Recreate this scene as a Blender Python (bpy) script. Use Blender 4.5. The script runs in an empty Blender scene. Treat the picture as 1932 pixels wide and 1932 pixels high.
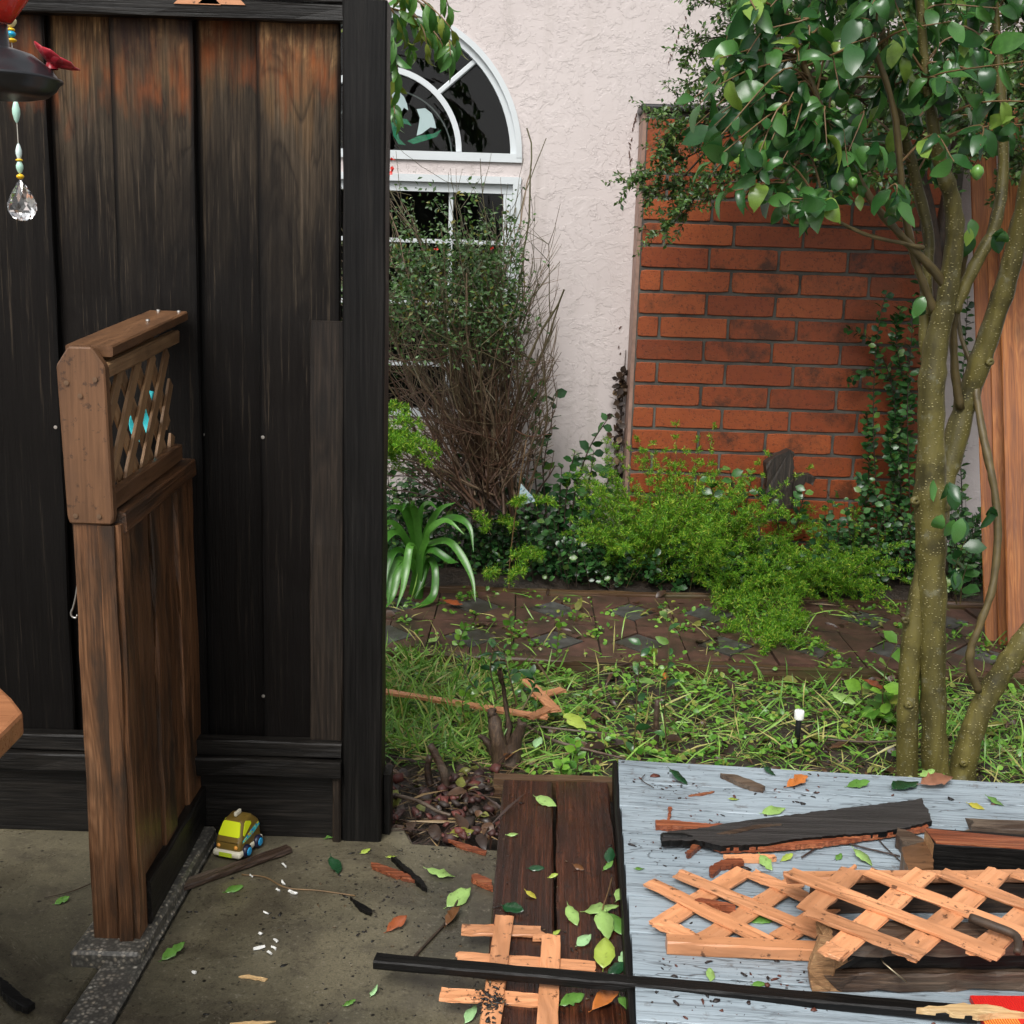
import bpy, bmesh, math, random
import numpy as np
from mathutils import Matrix, Vector

rnd = random.Random(11)
rng = np.random.default_rng(7)
SC = bpy.context.scene
COL = SC.collection

# ---------------------------------------------------------------- camera, sky, sun, exposure
CAM_H, FPX, PITCH, ROLL = 1.34, 2300.0, math.radians(11.7), math.radians(1.8)
SIZE = 1932.0
CAM_M = Matrix.Translation((0, 0, CAM_H)) @ Matrix.Rotation(math.pi / 2 - PITCH, 4, 'X') @ Matrix.Rotation(ROLL, 4, 'Z')
cam_data = bpy.data.cameras.new('camera')
cam = bpy.data.objects.new('camera', cam_data)
COL.objects.link(cam)
cam.matrix_world = CAM_M
cam_data.sensor_fit = 'HORIZONTAL'
cam_data.angle = 2 * math.atan(SIZE / 2 / FPX)
cam_data.clip_start, cam_data.clip_end = 0.02, 300
SC.camera = cam

SUN_EL, SUN_AZ = math.radians(50), math.radians(200)
world = bpy.data.worlds.new('World')
SC.world = world
world.use_nodes = True
wt = world.node_tree
wt.nodes.clear()
sky = wt.nodes.new('ShaderNodeTexSky')
sky.sky_type = 'NISHITA'
sky.sun_disc = False
sky.sun_elevation = SUN_EL
sky.sun_rotation = SUN_AZ
sky.air_density, sky.dust_density, sky.ozone_density = 1.0, 4.0, 1.0
hsv = wt.nodes.new('ShaderNodeHueSaturation')
hsv.inputs['Saturation'].default_value = 0.12
bg = wt.nodes.new('ShaderNodeBackground')
bg.inputs['Strength'].default_value = 0.09
wo = wt.nodes.new('ShaderNodeOutputWorld')
wt.links.new(sky.outputs[0], hsv.inputs['Color'])
wt.links.new(hsv.outputs[0], bg.inputs['Color'])
wt.links.new(bg.outputs[0], wo.inputs['Surface'])

sun_data = bpy.data.lights.new('sun', 'SUN')
sun_data.energy = 1.5
sun_data.angle = math.radians(28)
sun_data.color = (1.0, 0.97, 0.93)
sun = bpy.data.objects.new('sun', sun_data)
COL.objects.link(sun)
sd = Vector((math.sin(SUN_AZ) * math.cos(SUN_EL), math.cos(SUN_AZ) * math.cos(SUN_EL), math.sin(SUN_EL)))
sun.rotation_euler = sd.to_track_quat('Z', 'Y').to_euler()
sun.location = (0, 0, 6)

SC.view_settings.view_transform = 'Standard'
SC.view_settings.look = 'None'
SC.view_settings.gamma = 1.0
SC.view_settings.exposure = 0.98
SC.view_settings.use_curve_mapping = False
SC.render.engine = 'CYCLES'
SC.cycles.use_denoising = True
SC.cycles.max_bounces = 8
SC.cycles.transparent_max_bounces = 12

# ---------------------------------------------------------------- picture <-> place
CAM_R = np.array(CAM_M.to_3x3())
CAM_P = np.array((0, 0, CAM_H))


def ray(u, v):
    return CAM_R @ np.array([(u - SIZE / 2) / FPX, (SIZE / 2 - v) / FPX, -1.0])


def G(u, v, z=0.0):
    d = ray(u, v)
    return CAM_P + d * ((z - CAM_H) / d[2])


def W(u, v, y):
    d = ray(u, v)
    return CAM_P + d * (y / d[1])


# ---------------------------------------------------------------- objects
WM = {}


def link(o, parent=None, world_m=None):
    world_m = world_m if world_m is not None else Matrix.Identity(4)
    COL.objects.link(o)
    if parent is not None:
        o.parent = parent
        o.matrix_basis = WM[parent].inverted() @ world_m
    else:
        o.matrix_basis = world_m
    WM[o] = world_m
    return o


def tag(o, label, cat, group=None, kind=None):
    if label:
        o['label'] = label
    if cat:
        o['category'] = cat
    if group:
        o['group'] = group
    if kind:
        o['kind'] = kind
    return o


def thing(name, label, cat, loc=(0, 0, 0), group=None):
    o = bpy.data.objects.new(name, None)
    o.empty_display_size = 0.05
    link(o, None, Matrix.Translation(Vector(loc)))
    return tag(o, label, cat, group)


def mesh_np(name, V, F):
    V = np.asarray(V, dtype=np.float32)
    F = np.asarray(F, dtype=np.int32)
    me = bpy.data.meshes.new(name)
    me.vertices.add(len(V))
    me.vertices.foreach_set('co', V.ravel())
    n, k = F.shape
    me.loops.add(n * k)
    me.loops.foreach_set('vertex_index', F.ravel())
    me.polygons.add(n)
    me.polygons.foreach_set('loop_start', np.arange(0, n * k, k, dtype=np.int32))
    me.update(calc_edges=True)
    me.validate()
    return me


def setmat(me, mats, smooth=False):
    for m in (mats if isinstance(mats, (list, tuple)) else [mats]):
        me.materials.append(m)
    if smooth:
        me.polygons.foreach_set('use_smooth', [True] * len(me.polygons))


def put(name, V, F, mats, parent=None, loc=None, smooth=False, midx=None):
    """world-space vertices -> object with its origin at loc (or its parent's)"""
    V = np.asarray(V, dtype=float)
    if loc is None:
        if parent is not None:
            loc = np.array(WM[parent].translation)
        else:
            loc = np.array([V[:, 0].mean(), V[:, 1].mean(), V[:, 2].min()])
    V = V - np.asarray(loc)
    if isinstance(F, np.ndarray):
        me = mesh_np(name, V, F)
    else:
        me = bpy.data.meshes.new(name)
        me.from_pydata([tuple(v) for v in V], [], F)
        me.update()
    setmat(me, mats, smooth)
    if midx is not None:
        me.polygons.foreach_set('material_index', list(midx))
    o = bpy.data.objects.new(name, me)
    return link(o, parent, Matrix.Translation(Vector(loc)))


def frame_of(p0, p1, up):
    p0, p1, up = Vector(p0), Vector(p1), Vector(up)
    x = (p1 - p0).normalized()
    z = up - x * up.dot(x)
    if z.length < 1e-5:
        z = Vector((0, 1, 0)) - x * x.y
    z.normalize()
    y = z.cross(x)
    m = Matrix((x, y, z)).transposed().to_4x4()
    m.translation = p0
    return m, (p1 - p0).length


def plank_geo(L, w, t, seg=6, jit=0.0008, ch=0.003, sa=0.0, sb=0.0, wa=1.0, r=rnd):
    """bar along +X, width Y, thickness Z; sa/sb = splintering of the ends, wa = width factor at the start"""
    ch = min(ch, t * 0.35, w * 0.35)
    ny = 5 if (sa or sb) else 2
    ring = []
    ys = [-w / 2 + ch + (w - 2 * ch) * i / (ny - 1) for i in range(ny)]
    ring += [(y, t / 2) for y in ys]
    ring += [(w / 2, t / 2 - ch), (w / 2, -t / 2 + ch)]
    ring += [(y, -t / 2) for y in reversed(ys)]
    ring += [(-w / 2, -t / 2 + ch), (-w / 2, t / 2 - ch)]
    k = len(ring)
    V, F = [], []
    offa = [r.uniform(0, 1) ** 1.5 for _ in range(k)]
    offb = [r.uniform(0, 1) ** 1.5 for _ in range(k)]
    for i in range(seg + 1):
        s = i / seg
        f = wa + (1 - wa) * min(1, s * 1.6)
        for j, (y, z) in enumerate(ring):
            x = s * L
            if i == 0:
                x += sa * offa[j]
            if i == seg:
                x -= sb * offb[j]
            V.append((x, y * f + r.gauss(0, jit), z + r.gauss(0, jit)))
    for i in range(seg):
        for j in range(k):
            a, b = i * k + j, i * k + (j + 1) % k
            F.append((a, b, b + k, a + k))
    F.append(tuple(range(k - 1, -1, -1)))
    F.append(tuple(seg * k + j for j in range(k)))
    return V, F


def plank(name, parent, p0, p1, w, t, mat, up=(0, 0, 1), seg=6, jit=0.0008, ch=0.003, sa=0.0, sb=0.0, wa=1.0, endmat=None):
    m, L = frame_of(p0, p1, up)
    V, F = plank_geo(L, w, t, seg, jit, ch, sa, sb, wa)
    me = bpy.data.meshes.new(name)
    me.from_pydata(V, [], F)
    me.update()
    setmat(me, [mat] + ([endmat] if endmat else []))
    if endmat:
        me.polygons[-1].material_index = 1
        me.polygons[-2].material_index = 1
    o = bpy.data.objects.new(name, me)
    return link(o, parent, m)


def box_geo(x0, x1, y0, y1, z0, z1):
    V = [(x, y, z) for z in (z0, z1) for y in (y0, y1) for x in (x0, x1)]
    F = [(0, 2, 3, 1), (4, 5, 7, 6), (0, 1, 5, 4), (2, 6, 7, 3), (0, 4, 6, 2), (1, 3, 7, 5)]
    return V, F


def box(name, parent, x0, x1, y0, y1, z0, z1, mat, bev=0.0, loc=None):
    V, F = box_geo(x0, x1, y0, y1, z0, z1)
    o = put(name, V, F, mat, parent, loc)
    if bev:
        bevel(o, bev)
    return o


def bevel(o, w, seg=1, smooth=False):
    bm = bmesh.new()
    bm.from_mesh(o.data)
    bmesh.ops.bevel(bm, geom=list(bm.edges), offset=w, segments=seg, profile=0.5, affect='EDGES')
    if smooth:
        for f in bm.faces:
            f.smooth = True
    bm.to_mesh(o.data)
    bm.free()


def prism(name, parent, pts, h, mats, axis=(0, 0, -1), loc=None, rough=0.0):
    """flat outline (list of 3-D points) thickened by h along axis; face 0 = outline, mats [face, side]"""
    P = [np.array(p, float) for p in pts]
    if rough:
        Q = []
        for i in range(len(P)):
            a, b = P[i], P[(i + 1) % len(P)]
            n = max(1, int(np.linalg.norm(b - a) / (rough * 6)))
            for k in range(n):
                Q.append(a + (b - a) * k / n + rng.normal(0, rough, 3) * (1 if k else 0) * np.array((1, 1, 0.3)))
        P = Q
    n = len(P)
    ax = np.array(axis, float) * h
    V = P + [p + ax for p in P]
    F = [tuple(range(n)), tuple(range(2 * n - 1, n - 1, -1))]
    F += [(i, i + n, (i + 1) % n + n, (i + 1) % n) for i in range(n)]
    o = put(name, V, F, mats, parent, loc)
    bm = bmesh.new()
    bm.from_mesh(o.data)
    bmesh.ops.recalc_face_normals(bm, faces=bm.faces)
    bm.to_mesh(o.data)
    bm.free()
    if isinstance(mats, (list, tuple)) and len(mats) > 1:
        for i, p in enumerate(o.data.polygons):
            p.material_index = 0 if i < 2 else 1
    return o


def tube_geo(pts, rad, k=6, cap=True):
    P = np.asarray(pts, float)
    R = np.broadcast_to(np.asarray(rad, float), (len(P),))
    T = np.gradient(P, axis=0)
    T /= np.maximum(np.linalg.norm(T, axis=1, keepdims=True), 1e-9)
    ref = np.array((0.31, 0.87, 0.2)) if abs(T[0][1]) < 0.8 else np.array((1.0, 0.1, 0.0))
    A = np.cross(T, ref)
    A /= np.maximum(np.linalg.norm(A, axis=1, keepdims=True), 1e-9)
    B = np.cross(T, A)
    th = np.arange(k) * 2 * np.pi / k
    V = P[:, None, :] + R[:, None, None] * (np.cos(th)[None, :, None] * A[:, None, :] + np.sin(th)[None, :, None] * B[:, None, :])
    n = len(P)
    i, j = np.meshgrid(np.arange(n - 1), np.arange(k), indexing='ij')
    a = (i * k + j).ravel()
    b = (i * k + (j + 1) % k).ravel()
    F = np.stack([a, b, b + k, a + k], 1)
    V = V.reshape(-1, 3)
    if cap:
        c = [len(V), len(V) + 1]
        V = np.vstack([V, P[:1], P[-1:]])
        j = np.arange(k)
        f0 = np.stack([(j + 1) % k, j, np.full(k, c[0]), np.full(k, c[0])], 1)
        o = (n - 1) * k
        f1 = np.stack([o + j, o + (j + 1) % k, np.full(k, c[1]), np.full(k, c[1])], 1)
        return V, np.vstack([F, f0, f1])
    return V, F


class Geo:
    def __init__(self):
        self.V, self.F, self.n = [], [], 0

    def add(self, V, F):
        V = np.asarray(V, float)
        self.V.append(V)
        self.F.append(np.asarray(F) + self.n)
        self.n += len(V)

    def tube(self, pts, rad, k=6, cap=False):
        self.add(*tube_geo(pts, rad, k, cap))

    def get(self):
        return np.vstack(self.V), np.vstack(self.F)


def fix_degenerate(F):
    return F


def put_geo(name, g, mat, parent=None, loc=None, smooth=True):
    V, F = g.get()
    if loc is None:
        loc = np.array(WM[parent].translation) if parent is not None else np.array([V[:, 0].mean(), V[:, 1].mean(), V[:, 2].min()])
    V = V - np.asarray(loc)
    tri = F[:, 2] == F[:, 3] if F.shape[1] == 4 else np.zeros(len(F), bool)
    if tri.any():
        me = bpy.data.meshes.new(name)
        me.from_pydata([tuple(v) for v in V], [], [tuple(f[:3]) if t else tuple(f) for f, t in zip(F.tolist(), tri)])
        me.update()
    else:
        me = mesh_np(name, V, F)
    setmat(me, mat, smooth)
    o = bpy.data.objects.new(name, me)
    return link(o, parent, Matrix.Translation(Vector(loc)))


def tube(name, parent, pts, rad, mat, k=8, loc=None):
    g = Geo()
    g.tube(pts, rad, k, True)
    return put_geo(name, g, mat, parent, loc)


def smooth_path(pts, n=6):
    """Catmull-Rom through pts (rows may carry extra columns such as radius)"""
    P = np.asarray(pts, float)
    Q = np.vstack([2 * P[0] - P[1], P, 2 * P[-1] - P[-2]])
    out = []
    for i in range(1, len(Q) - 2):
        for s in np.linspace(0, 1, n, endpoint=False):
            a, b, c, d = Q[i - 1], Q[i], Q[i + 1], Q[i + 2]
            out.append(0.5 * (2 * b + (c - a) * s + (2 * a - 5 * b + 4 * c - d) * s * s + (3 * b - a - 3 * c + d) * s ** 3))
    out.append(P[-1])
    return np.array(out)


def lathe_geo(prof, k=24, center=(0, 0, 0)):
    V, F = [], []
    n = len(prof)
    for r, z in prof:
        for j in range(k):
            a = 2 * math.pi * j / k
            V.append((center[0] + r * math.cos(a), center[1] + r * math.sin(a), center[2] + z))
    for i in range(n - 1):
        for j in range(k):
            F.append((i * k + j, i * k + (j + 1) % k, (i + 1) * k + (j + 1) % k, (i + 1) * k + j))
    return V, F


# ---------------------------------------------------------------- leaves
def leaf_base(L=1.0, w=0.45, bend=0.25, fold=0.25, n=5, tip=1.35, twist=0.0):
    """leaf along +X, normal +Z, unit length; returns V,F(quads)"""
    V, F = [], []
    for i in range(n + 1):
        s = i / n
        hw = w / 2 * (math.sin(math.pi * min(1, s) ** (1 / tip)) ** 0.85 if 0 < s < 1 else 0.02)
        ang = bend * 2.2 * s
        k = bend * 2.2
        x = math.sin(ang) / k if abs(k) > 1e-3 else s
        z = -(1 - math.cos(ang)) / k if abs(k) > 1e-3 else 0.0
        for q in (-1, 0, 1):
            y = q * hw * math.cos(fold)
            zz = z + abs(q) * hw * math.sin(fold)
            c, sn = math.cos(twist * s), math.sin(twist * s)
            V.append((x * L, (y * c - (zz - z) * sn) * L, (z + y * sn + (zz - z) * c) * L))
    for i in range(n):
        for q in range(2):
            a = i * 3 + q
            F.append((a, a + 3, a + 4, a + 1))
    return np.array(V), np.array(F)


def frames(D, U):
    D = D / np.maximum(np.linalg.norm(D, axis=1, keepdims=True), 1e-9)
    Z = U - D * (U * D).sum(1, keepdims=True)
    Z /= np.maximum(np.linalg.norm(Z, axis=1, keepdims=True), 1e-9)
    Y = np.cross(Z, D)
    return np.stack([D, Y, Z], axis=2)


def scatter_geo(base, P, D, U, S):
    Vb, Fb = base
    R = frames(np.asarray(D, float), np.asarray(U, float))
    K = len(P)
    V = np.einsum('kij,nj->kni', R, Vb) * np.asarray(S)[:, None, None] + np.asarray(P)[:, None, :]
    F = Fb[None] + (np.arange(K) * len(Vb))[:, None, None]
    return V.reshape(-1, 3), F.reshape(-1, Fb.shape[1])


def unit(v):
    v = np.asarray(v, float)
    return v / max(np.linalg.norm(v), 1e-9)
# ---------------------------------------------------------------- materials
class NT:
    def __init__(self, name):
        self.m = bpy.data.materials.new(name)
        self.m.use_nodes = True
        self.t = self.m.node_tree
        self.t.nodes.clear()
        self.out = self.t.nodes.new('ShaderNodeOutputMaterial')
        self.b = self.t.nodes.new('ShaderNodeBsdfPrincipled')
        self.t.links.new(self.b.outputs[0], self.out.inputs[0])

    def n(self, typ, **kw):
        nd = self.t.nodes.new('ShaderNode' + typ)
        for k, v in kw.items():
            setattr(nd, k, v)
        return nd

    def l(self, a, b):
        self.t.links.new(a, b)

    def coord(self, kind='Object', scale=(1, 1, 1), rand=True, loc=(0, 0, 0)):
        tc = self.n('TexCoord')
        src = tc.outputs[kind]
        if rand:
            oi = self.n('ObjectInfo')
            mul = self.n('Math', operation='MULTIPLY')
            mul.inputs[1].default_value = 37.0
            self.l(oi.outputs['Random'], mul.inputs[0])
            add = self.n('VectorMath', operation='ADD')
            self.l(src, add.inputs[0])
            self.l(mul.outputs[0], add.inputs[1])
            src = add.outputs[0]
        mp = self.n('Mapping')
        mp.inputs['Scale'].default_value = scale
        mp.inputs['Location'].default_value = loc
        self.l(src, mp.inputs['Vector'])
        return mp.outputs[0]

    def noise(self, vec, scale=5, detail=4, rough=0.55, dist=0.0):
        nd = self.n('TexNoise')
        nd.inputs['Scale'].default_value = scale
        nd.inputs['Detail'].default_value = detail
        nd.inputs['Roughness'].default_value = rough
        nd.inputs['Distortion'].default_value = dist
        self.l(vec, nd.inputs['Vector'])
        return nd.outputs['Fac']

    def voro(self, vec, scale=5, feature='F1', out='Distance', rand=1.0):
        nd = self.n('TexVoronoi', feature=feature)
        nd.inputs['Scale'].default_value = scale
        nd.inputs['Randomness'].default_value = rand
        self.l(vec, nd.inputs['Vector'])
        return nd.outputs[out]

    def ramp(self, fac, stops, interp='LINEAR'):
        nd = self.n('ValToRGB')
        cr = nd.color_ramp
        cr.interpolation = interp
        while len(cr.elements) < len(stops):
            cr.elements.new(0.5)
        for e, (p, c) in zip(cr.elements, stops):
            e.position = p
            e.color = (c, c, c, 1) if isinstance(c, (int, float)) else (*c, 1)
        self.l(fac, nd.inputs[0])
        return nd.outputs[0]

    def mix(self, fac, a, b, mode='MIX'):
        nd = self.n('MixRGB', blend_type=mode)
        for s, v in ((nd.inputs[0], fac), (nd.inputs[1], a), (nd.inputs[2], b)):
            if isinstance(v, (int, float)):
                s.default_value = v if s.type == 'VALUE' else (v, v, v, 1)
            elif isinstance(v, tuple):
                s.default_value = (*v, 1)
            else:
                self.l(v, s)
        return nd.outputs[0]

    def math(self, op, a, b=0.0, clamp=False):
        nd = self.n('Math', operation=op, use_clamp=clamp)
        for s, v in zip(nd.inputs, (a, b)):
            if isinstance(v, (int, float)):
                s.default_value = v
            else:
                self.l(v, s)
        return nd.outputs[0]

    def rand(self):
        return self.n('ObjectInfo').outputs['Random']

    def island(self):
        return self.n('NewGeometry').outputs['Random Per Island']

    def base(self, c):
        s = self.b.inputs['Base Color']
        if isinstance(c, tuple):
            s.default_value = (*c, 1)
        else:
            self.l(c, s)

    def rough(self, r):
        s = self.b.inputs['Roughness']
        if isinstance(r, (int, float)):
            s.default_value = r
        else:
            self.l(r, s)

    def spec(self, v):
        self.b.inputs['Specular IOR Level'].default_value = v

    def bump(self, h, dist=0.002, strength=0.6, prev=None):
        nd = self.n('Bump')
        nd.inputs['Strength'].default_value = strength
        nd.inputs['Distance'].default_value = dist
        self.l(h, nd.inputs['Height'])
        if prev is not None:
            self.l(prev, nd.inputs['Normal'])
        self.l(nd.outputs[0], self.b.inputs['Normal'])
        return nd.outputs[0]


def plain(name, col, rough=0.5, spec=0.5, metal=0.0, vary=0.0, scale=20):
    t = NT(name)
    if vary:
        v = t.coord('Object')
        n = t.noise(v, scale, 5, 0.6)
        t.base(t.mix(t.ramp(n, [(0.3, 0.0), (0.75, 1.0)]), tuple(c * (1 - vary) for c in col), tuple(min(1, c * (1 + vary)) for c in col)))
        t.bump(n, 0.001, 0.4)
    else:
        t.base(col)
    t.rough(rough)
    t.spec(spec)
    t.b.inputs['Metallic'].default_value = metal
    return t.m


def wood(name, cols, rough=0.45, fine=0.35, along=0.8, across=11.0, bump=0.5, speck=None, speckamt=0.0, patch=None, patchamt=0.0, spec=0.5, knots=0.0, axis='X'):
    """grain along local X.  cols: ramp of colours over the grain; patch = second colour in blotches; speck = dirt spots"""
    t = NT(name)

    def ax(a_, c_):
        return (a_, c_, c_) if axis == 'X' else (c_, c_, a_)
    v = t.coord('Object', ax(along, across))
    warp = t.noise(v, 1.2, 3, 0.5, 0.8)
    if knots:
        k = t.voro(t.coord('Object', ax(2.6, 6.5)), 1.0)
        warp = t.math('ADD', warp, t.math('MULTIPLY', t.ramp(k, [(0.0, 1.0), (0.3, 0.25), (0.6, 0.0)]), 0.5))
    fg = t.noise(t.coord('Object', ax(along * 5, across * 15)), 1.0, 4, 0.7)
    mg = t.noise(t.coord('Object', ax(along * 2, across * 5)), 1.0, 4, 0.7)
    rings = t.math('FRACT', t.math('MULTIPLY', warp, 8.0))
    rings = t.math('ABSOLUTE', t.math('SUBTRACT', rings, 0.5))
    f = t.math('ADD', t.math('MULTIPLY', warp, 0.4), t.math('ADD', t.math('MULTIPLY', rings, 0.35), t.math('MULTIPLY', t.math('SUBTRACT', mg, 0.25), 0.6)))
    n = len(cols)
    c = t.ramp(f, [(0.22 + 0.5 * i / max(1, n - 1), cc) for i, cc in enumerate(cols)])
    c = t.mix(t.math('MULTIPLY', t.ramp(fg, [(0.35, 1.0), (0.60, 0.0)]), fine), c, tuple(x * 0.22 for x in cols[0]))
    c = t.mix(t.math('MULTIPLY', t.ramp(fg, [(0.58, 0.0), (0.70, 1.0)]), fine * 0.5), c, tuple(min(1, x * 1.45) for x in cols[-1]))
    oi = t.rand()
    br = t.math('ADD', t.math('MULTIPLY', oi, 0.45), 0.78)
    c = t.mix(1.0, c, br, 'MULTIPLY')
    if patch:
        pv = t.coord('Object', ax(2.2, 9))
        pn = t.noise(pv, 1.4, 5, 0.6, 0.4)
        c = t.mix(t.math('MULTIPLY', t.ramp(pn, [(0.48, 0.0), (0.62, 1.0)]), patchamt), c, patch)
    if knots:
        c = t.mix(t.math('MULTIPLY', t.ramp(k, [(0.0, 1.0), (0.09, 0.9), (0.2, 0.0)]), knots), c, (0.01, 0.006, 0.004))
    if speck:
        sv = t.coord('Object', (1, 1, 1))
        sn = t.noise(sv, 55, 4, 0.7)
        c = t.mix(t.math('MULTIPLY', t.ramp(sn, [(0.6, 0.0), (0.66, 1.0)]), speckamt), c, speck)
    t.base(c)
    t.rough(t.math('ADD', t.math('MULTIPLY', fg, 0.35), rough - 0.17, True))
    t.spec(spec)
    t.bump(t.math('ADD', fg, t.math('MULTIPLY', rings, 0.3)), 0.0022, bump)
    return t.m


def leafmat(name, dark, light, rough=0.28, hue=None, hueamt=0.1, trans=0.18, spec=0.5, vein=True):
    t = NT(name)
    r = t.math('FRACT', t.math('ADD', t.island(), t.math('MULTIPLY', t.rand(), 3.7)))
    c = t.mix(t.ramp(r, [(0.0, 0.0), (0.55, 0.35), (1.0, 1.0)]), dark, light)
    if hue:
        r2 = t.math('FRACT', t.math('MULTIPLY', r, 17.31))
        c = t.mix(t.math('GREATER_THAN', r2, 1 - hueamt), c, hue)
    v = t.coord('Object', (1, 1, 1), rand=False)
    n = t.noise(v, 60, 3, 0.6)
    c = t.mix(t.math('MULTIPLY', t.ramp(n, [(0.35, 1.0), (0.6, 0.0)]), 0.3), c, tuple(x * 0.5 for x in dark))
    t.base(c)
    t.rough(rough)
    t.spec(spec)
    if trans:
        tr = t.n('BsdfTranslucent')
        t.l(t.mix(1.0, c, (1.0, 1.15, 0.5), 'MULTIPLY'), tr.inputs['Color'])
        ms = t.n('MixShader')
        ms.inputs[0].default_value = trans
        t.l(t.b.outputs[0], ms.inputs[1])
        t.l(tr.outputs[0], ms.inputs[2])
        t.l(ms.outputs[0], t.out.inputs[0])
    return t.m


M = {}
# charred tall fence boards: burnt top edge, scorched tan band, weathered grey-brown, black below
def fence_board_mat():
    # object colour carries the board's own state: R = tone, G = how far down it is scorched tan, B = half width
    t = NT('charred_fence_board')
    oi = t.n('ObjectInfo')
    oc = t.n('SeparateColor')
    t.l(oi.outputs['Color'], oc.inputs[0])
    sep = t.n('SeparateXYZ')
    t.l(t.n('TexCoord').outputs['Object'], sep.inputs[0])
    h = t.math('DIVIDE', sep.outputs[0], 1.64)
    kn = t.voro(t.coord('Object', (2.3, 5.0, 5.0)), 1.0)
    kr = t.ramp(kn, [(0.0, 1.0), (0.25, 0.35), (0.6, 0.0)])
    warp = t.noise(t.coord('Object', (0.8, 8, 8)), 1.3, 4, 0.6, 1.0)
    fg = t.noise(t.coord('Object', (3.5, 140, 140)), 1.0, 5, 0.75)
    mg = t.noise(t.coord('Object', (2.2, 45, 45)), 1.0, 4, 0.7)
    blot = t.noise(t.coord('Object', (1.7, 5, 5)), 1.3, 6, 0.7, 0.8)
    hh = t.math('ADD', h, t.math('MULTIPLY', t.math('SUBTRACT', oc.outputs[1], 0.5), 0.5))
    hh = t.math('ADD', hh, t.math('MULTIPLY', t.math('SUBTRACT', warp, 0.5), 0.30))
    hh = t.math('ADD', hh, t.math('MULTIPLY', t.math('SUBTRACT', blot, 0.5), 0.36))
    hh = t.math('ADD', hh, t.math('MULTIPLY', t.math('SUBTRACT', mg, 0.5), 0.16))
    c = t.ramp(hh, [(0.0, (0.0036, 0.0029, 0.0025)), (0.5, (0.0058, 0.0045, 0.0036)), (0.64, (0.009, 0.0074, 0.006)),
                    (0.76, (0.026, 0.020, 0.014)), (0.87, (0.062, 0.045, 0.029)), (0.96, (0.135, 0.080, 0.038)),
                    (1.04, (0.30, 0.175, 0.078)), (1.14, (0.42, 0.26, 0.12))])
    wk = t.math('ADD', t.math('MULTIPLY', warp, 7.0), t.math('MULTIPLY', kr, 3.0))
    rings = t.math('ABSOLUTE', t.math('SUBTRACT', t.math('FRACT', wk), 0.5))
    c = t.mix(t.math('MULTIPLY', t.ramp(rings, [(0.0, 1.0), (0.2, 0.0)]), 0.55), c, (0.005, 0.0036, 0.003))
    c = t.mix(t.math('MULTIPLY', t.ramp(fg, [(0.36, 1.0), (0.58, 0.0)]), 0.65), c, (0.004, 0.003, 0.0026))
    c = t.mix(t.math('MULTIPLY', t.ramp(fg, [(0.57, 0.0), (0.70, 1.0)]), t.ramp(h, [(0.0, 0.10), (0.4, 0.14), (0.85, 0.5)])), c, (0.15, 0.112, 0.076))
    top = t.math('ADD', h, t.math('MULTIPLY', t.math('SUBTRACT', t.noise(t.coord('Object', (3.0, 9, 9)), 1.5, 5, 0.65), 0.5), 0.20))
    top = t.math('ADD', top, t.math('MULTIPLY', t.math('SUBTRACT', oi.outputs['Random'], 0.5), 0.07))
    pm = t.ramp(t.noise(t.coord('Object', (2.2, 11, 11), loc=(4, 2, 9)), 1.4, 4, 0.6), [(0.40, 0.0), (0.56, 1.0)])
    c = t.mix(t.math('MULTIPLY', t.ramp(top, [(0.88, 0.0), (0.935, 0.85), (0.96, 0.5), (0.995, 1.0)]), t.math('MULTIPLY', pm, t.ramp(mg, [(0.3, 0.4), (0.6, 1.0)]))), c,
              t.ramp(top, [(0.925, (0.26, 0.065, 0.014)), (0.985, (0.022, 0.009, 0.006))]))
    c = t.mix(t.ramp(kn, [(0.0, 1.0), (0.06, 0.95), (0.12, 0.0)]), c, (0.005, 0.0035, 0.003))
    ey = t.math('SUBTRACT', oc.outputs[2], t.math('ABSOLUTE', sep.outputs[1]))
    c = t.mix(t.ramp(t.math('MULTIPLY', ey, 40.0), [(0.0, 0.95), (0.22, 0.8), (0.5, 0.0)]), c, (0.0022, 0.0018, 0.0016))  # shade of the board seams, painted into the colour along each edge
    c = t.mix(1.0, c, t.math('MULTIPLY', oc.outputs[0], 1.0), 'MULTIPLY')
    t.base(c)
    t.rough(t.math('ADD', t.math('MULTIPLY', fg, 0.5), 0.30, True))
    t.spec(0.14)
    t.bump(t.math('ADD', fg, t.math('MULTIPLY', rings, 0.6)), 0.003, 0.7)
    return t.m


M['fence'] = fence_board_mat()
M['char'] = wood('charred_black_timber', [(0.0028, 0.0026, 0.0025), (0.006, 0.0055, 0.005), (0.013, 0.0115, 0.010)], 0.45, 0.6, 0.8, 12, 0.8, spec=0.2)
M['kick'] = wood('weathered_black_board', [(0.004, 0.0036, 0.0032), (0.011, 0.0095, 0.008), (0.028, 0.024, 0.020)], 0.45, 0.6, 0.9, 12, 0.7, spec=0.22)
M['strip'] = wood('grey_brown_strip', [(0.006, 0.0045, 0.0035), (0.022, 0.015, 0.010), (0.052, 0.037, 0.025)], 0.55, 0.6, 0.8, 14, 0.8, spec=0.3)
M['stain'] = wood('brown_stained_trim', [(0.095, 0.045, 0.020), (0.135, 0.064, 0.028), (0.18, 0.088, 0.040)], 0.42, 0.3, 0.8, 6, 0.35, speck=(0.03, 0.015, 0.008), speckamt=0.7, patch=(0.05, 0.026, 0.014), patchamt=0.5)
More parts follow.
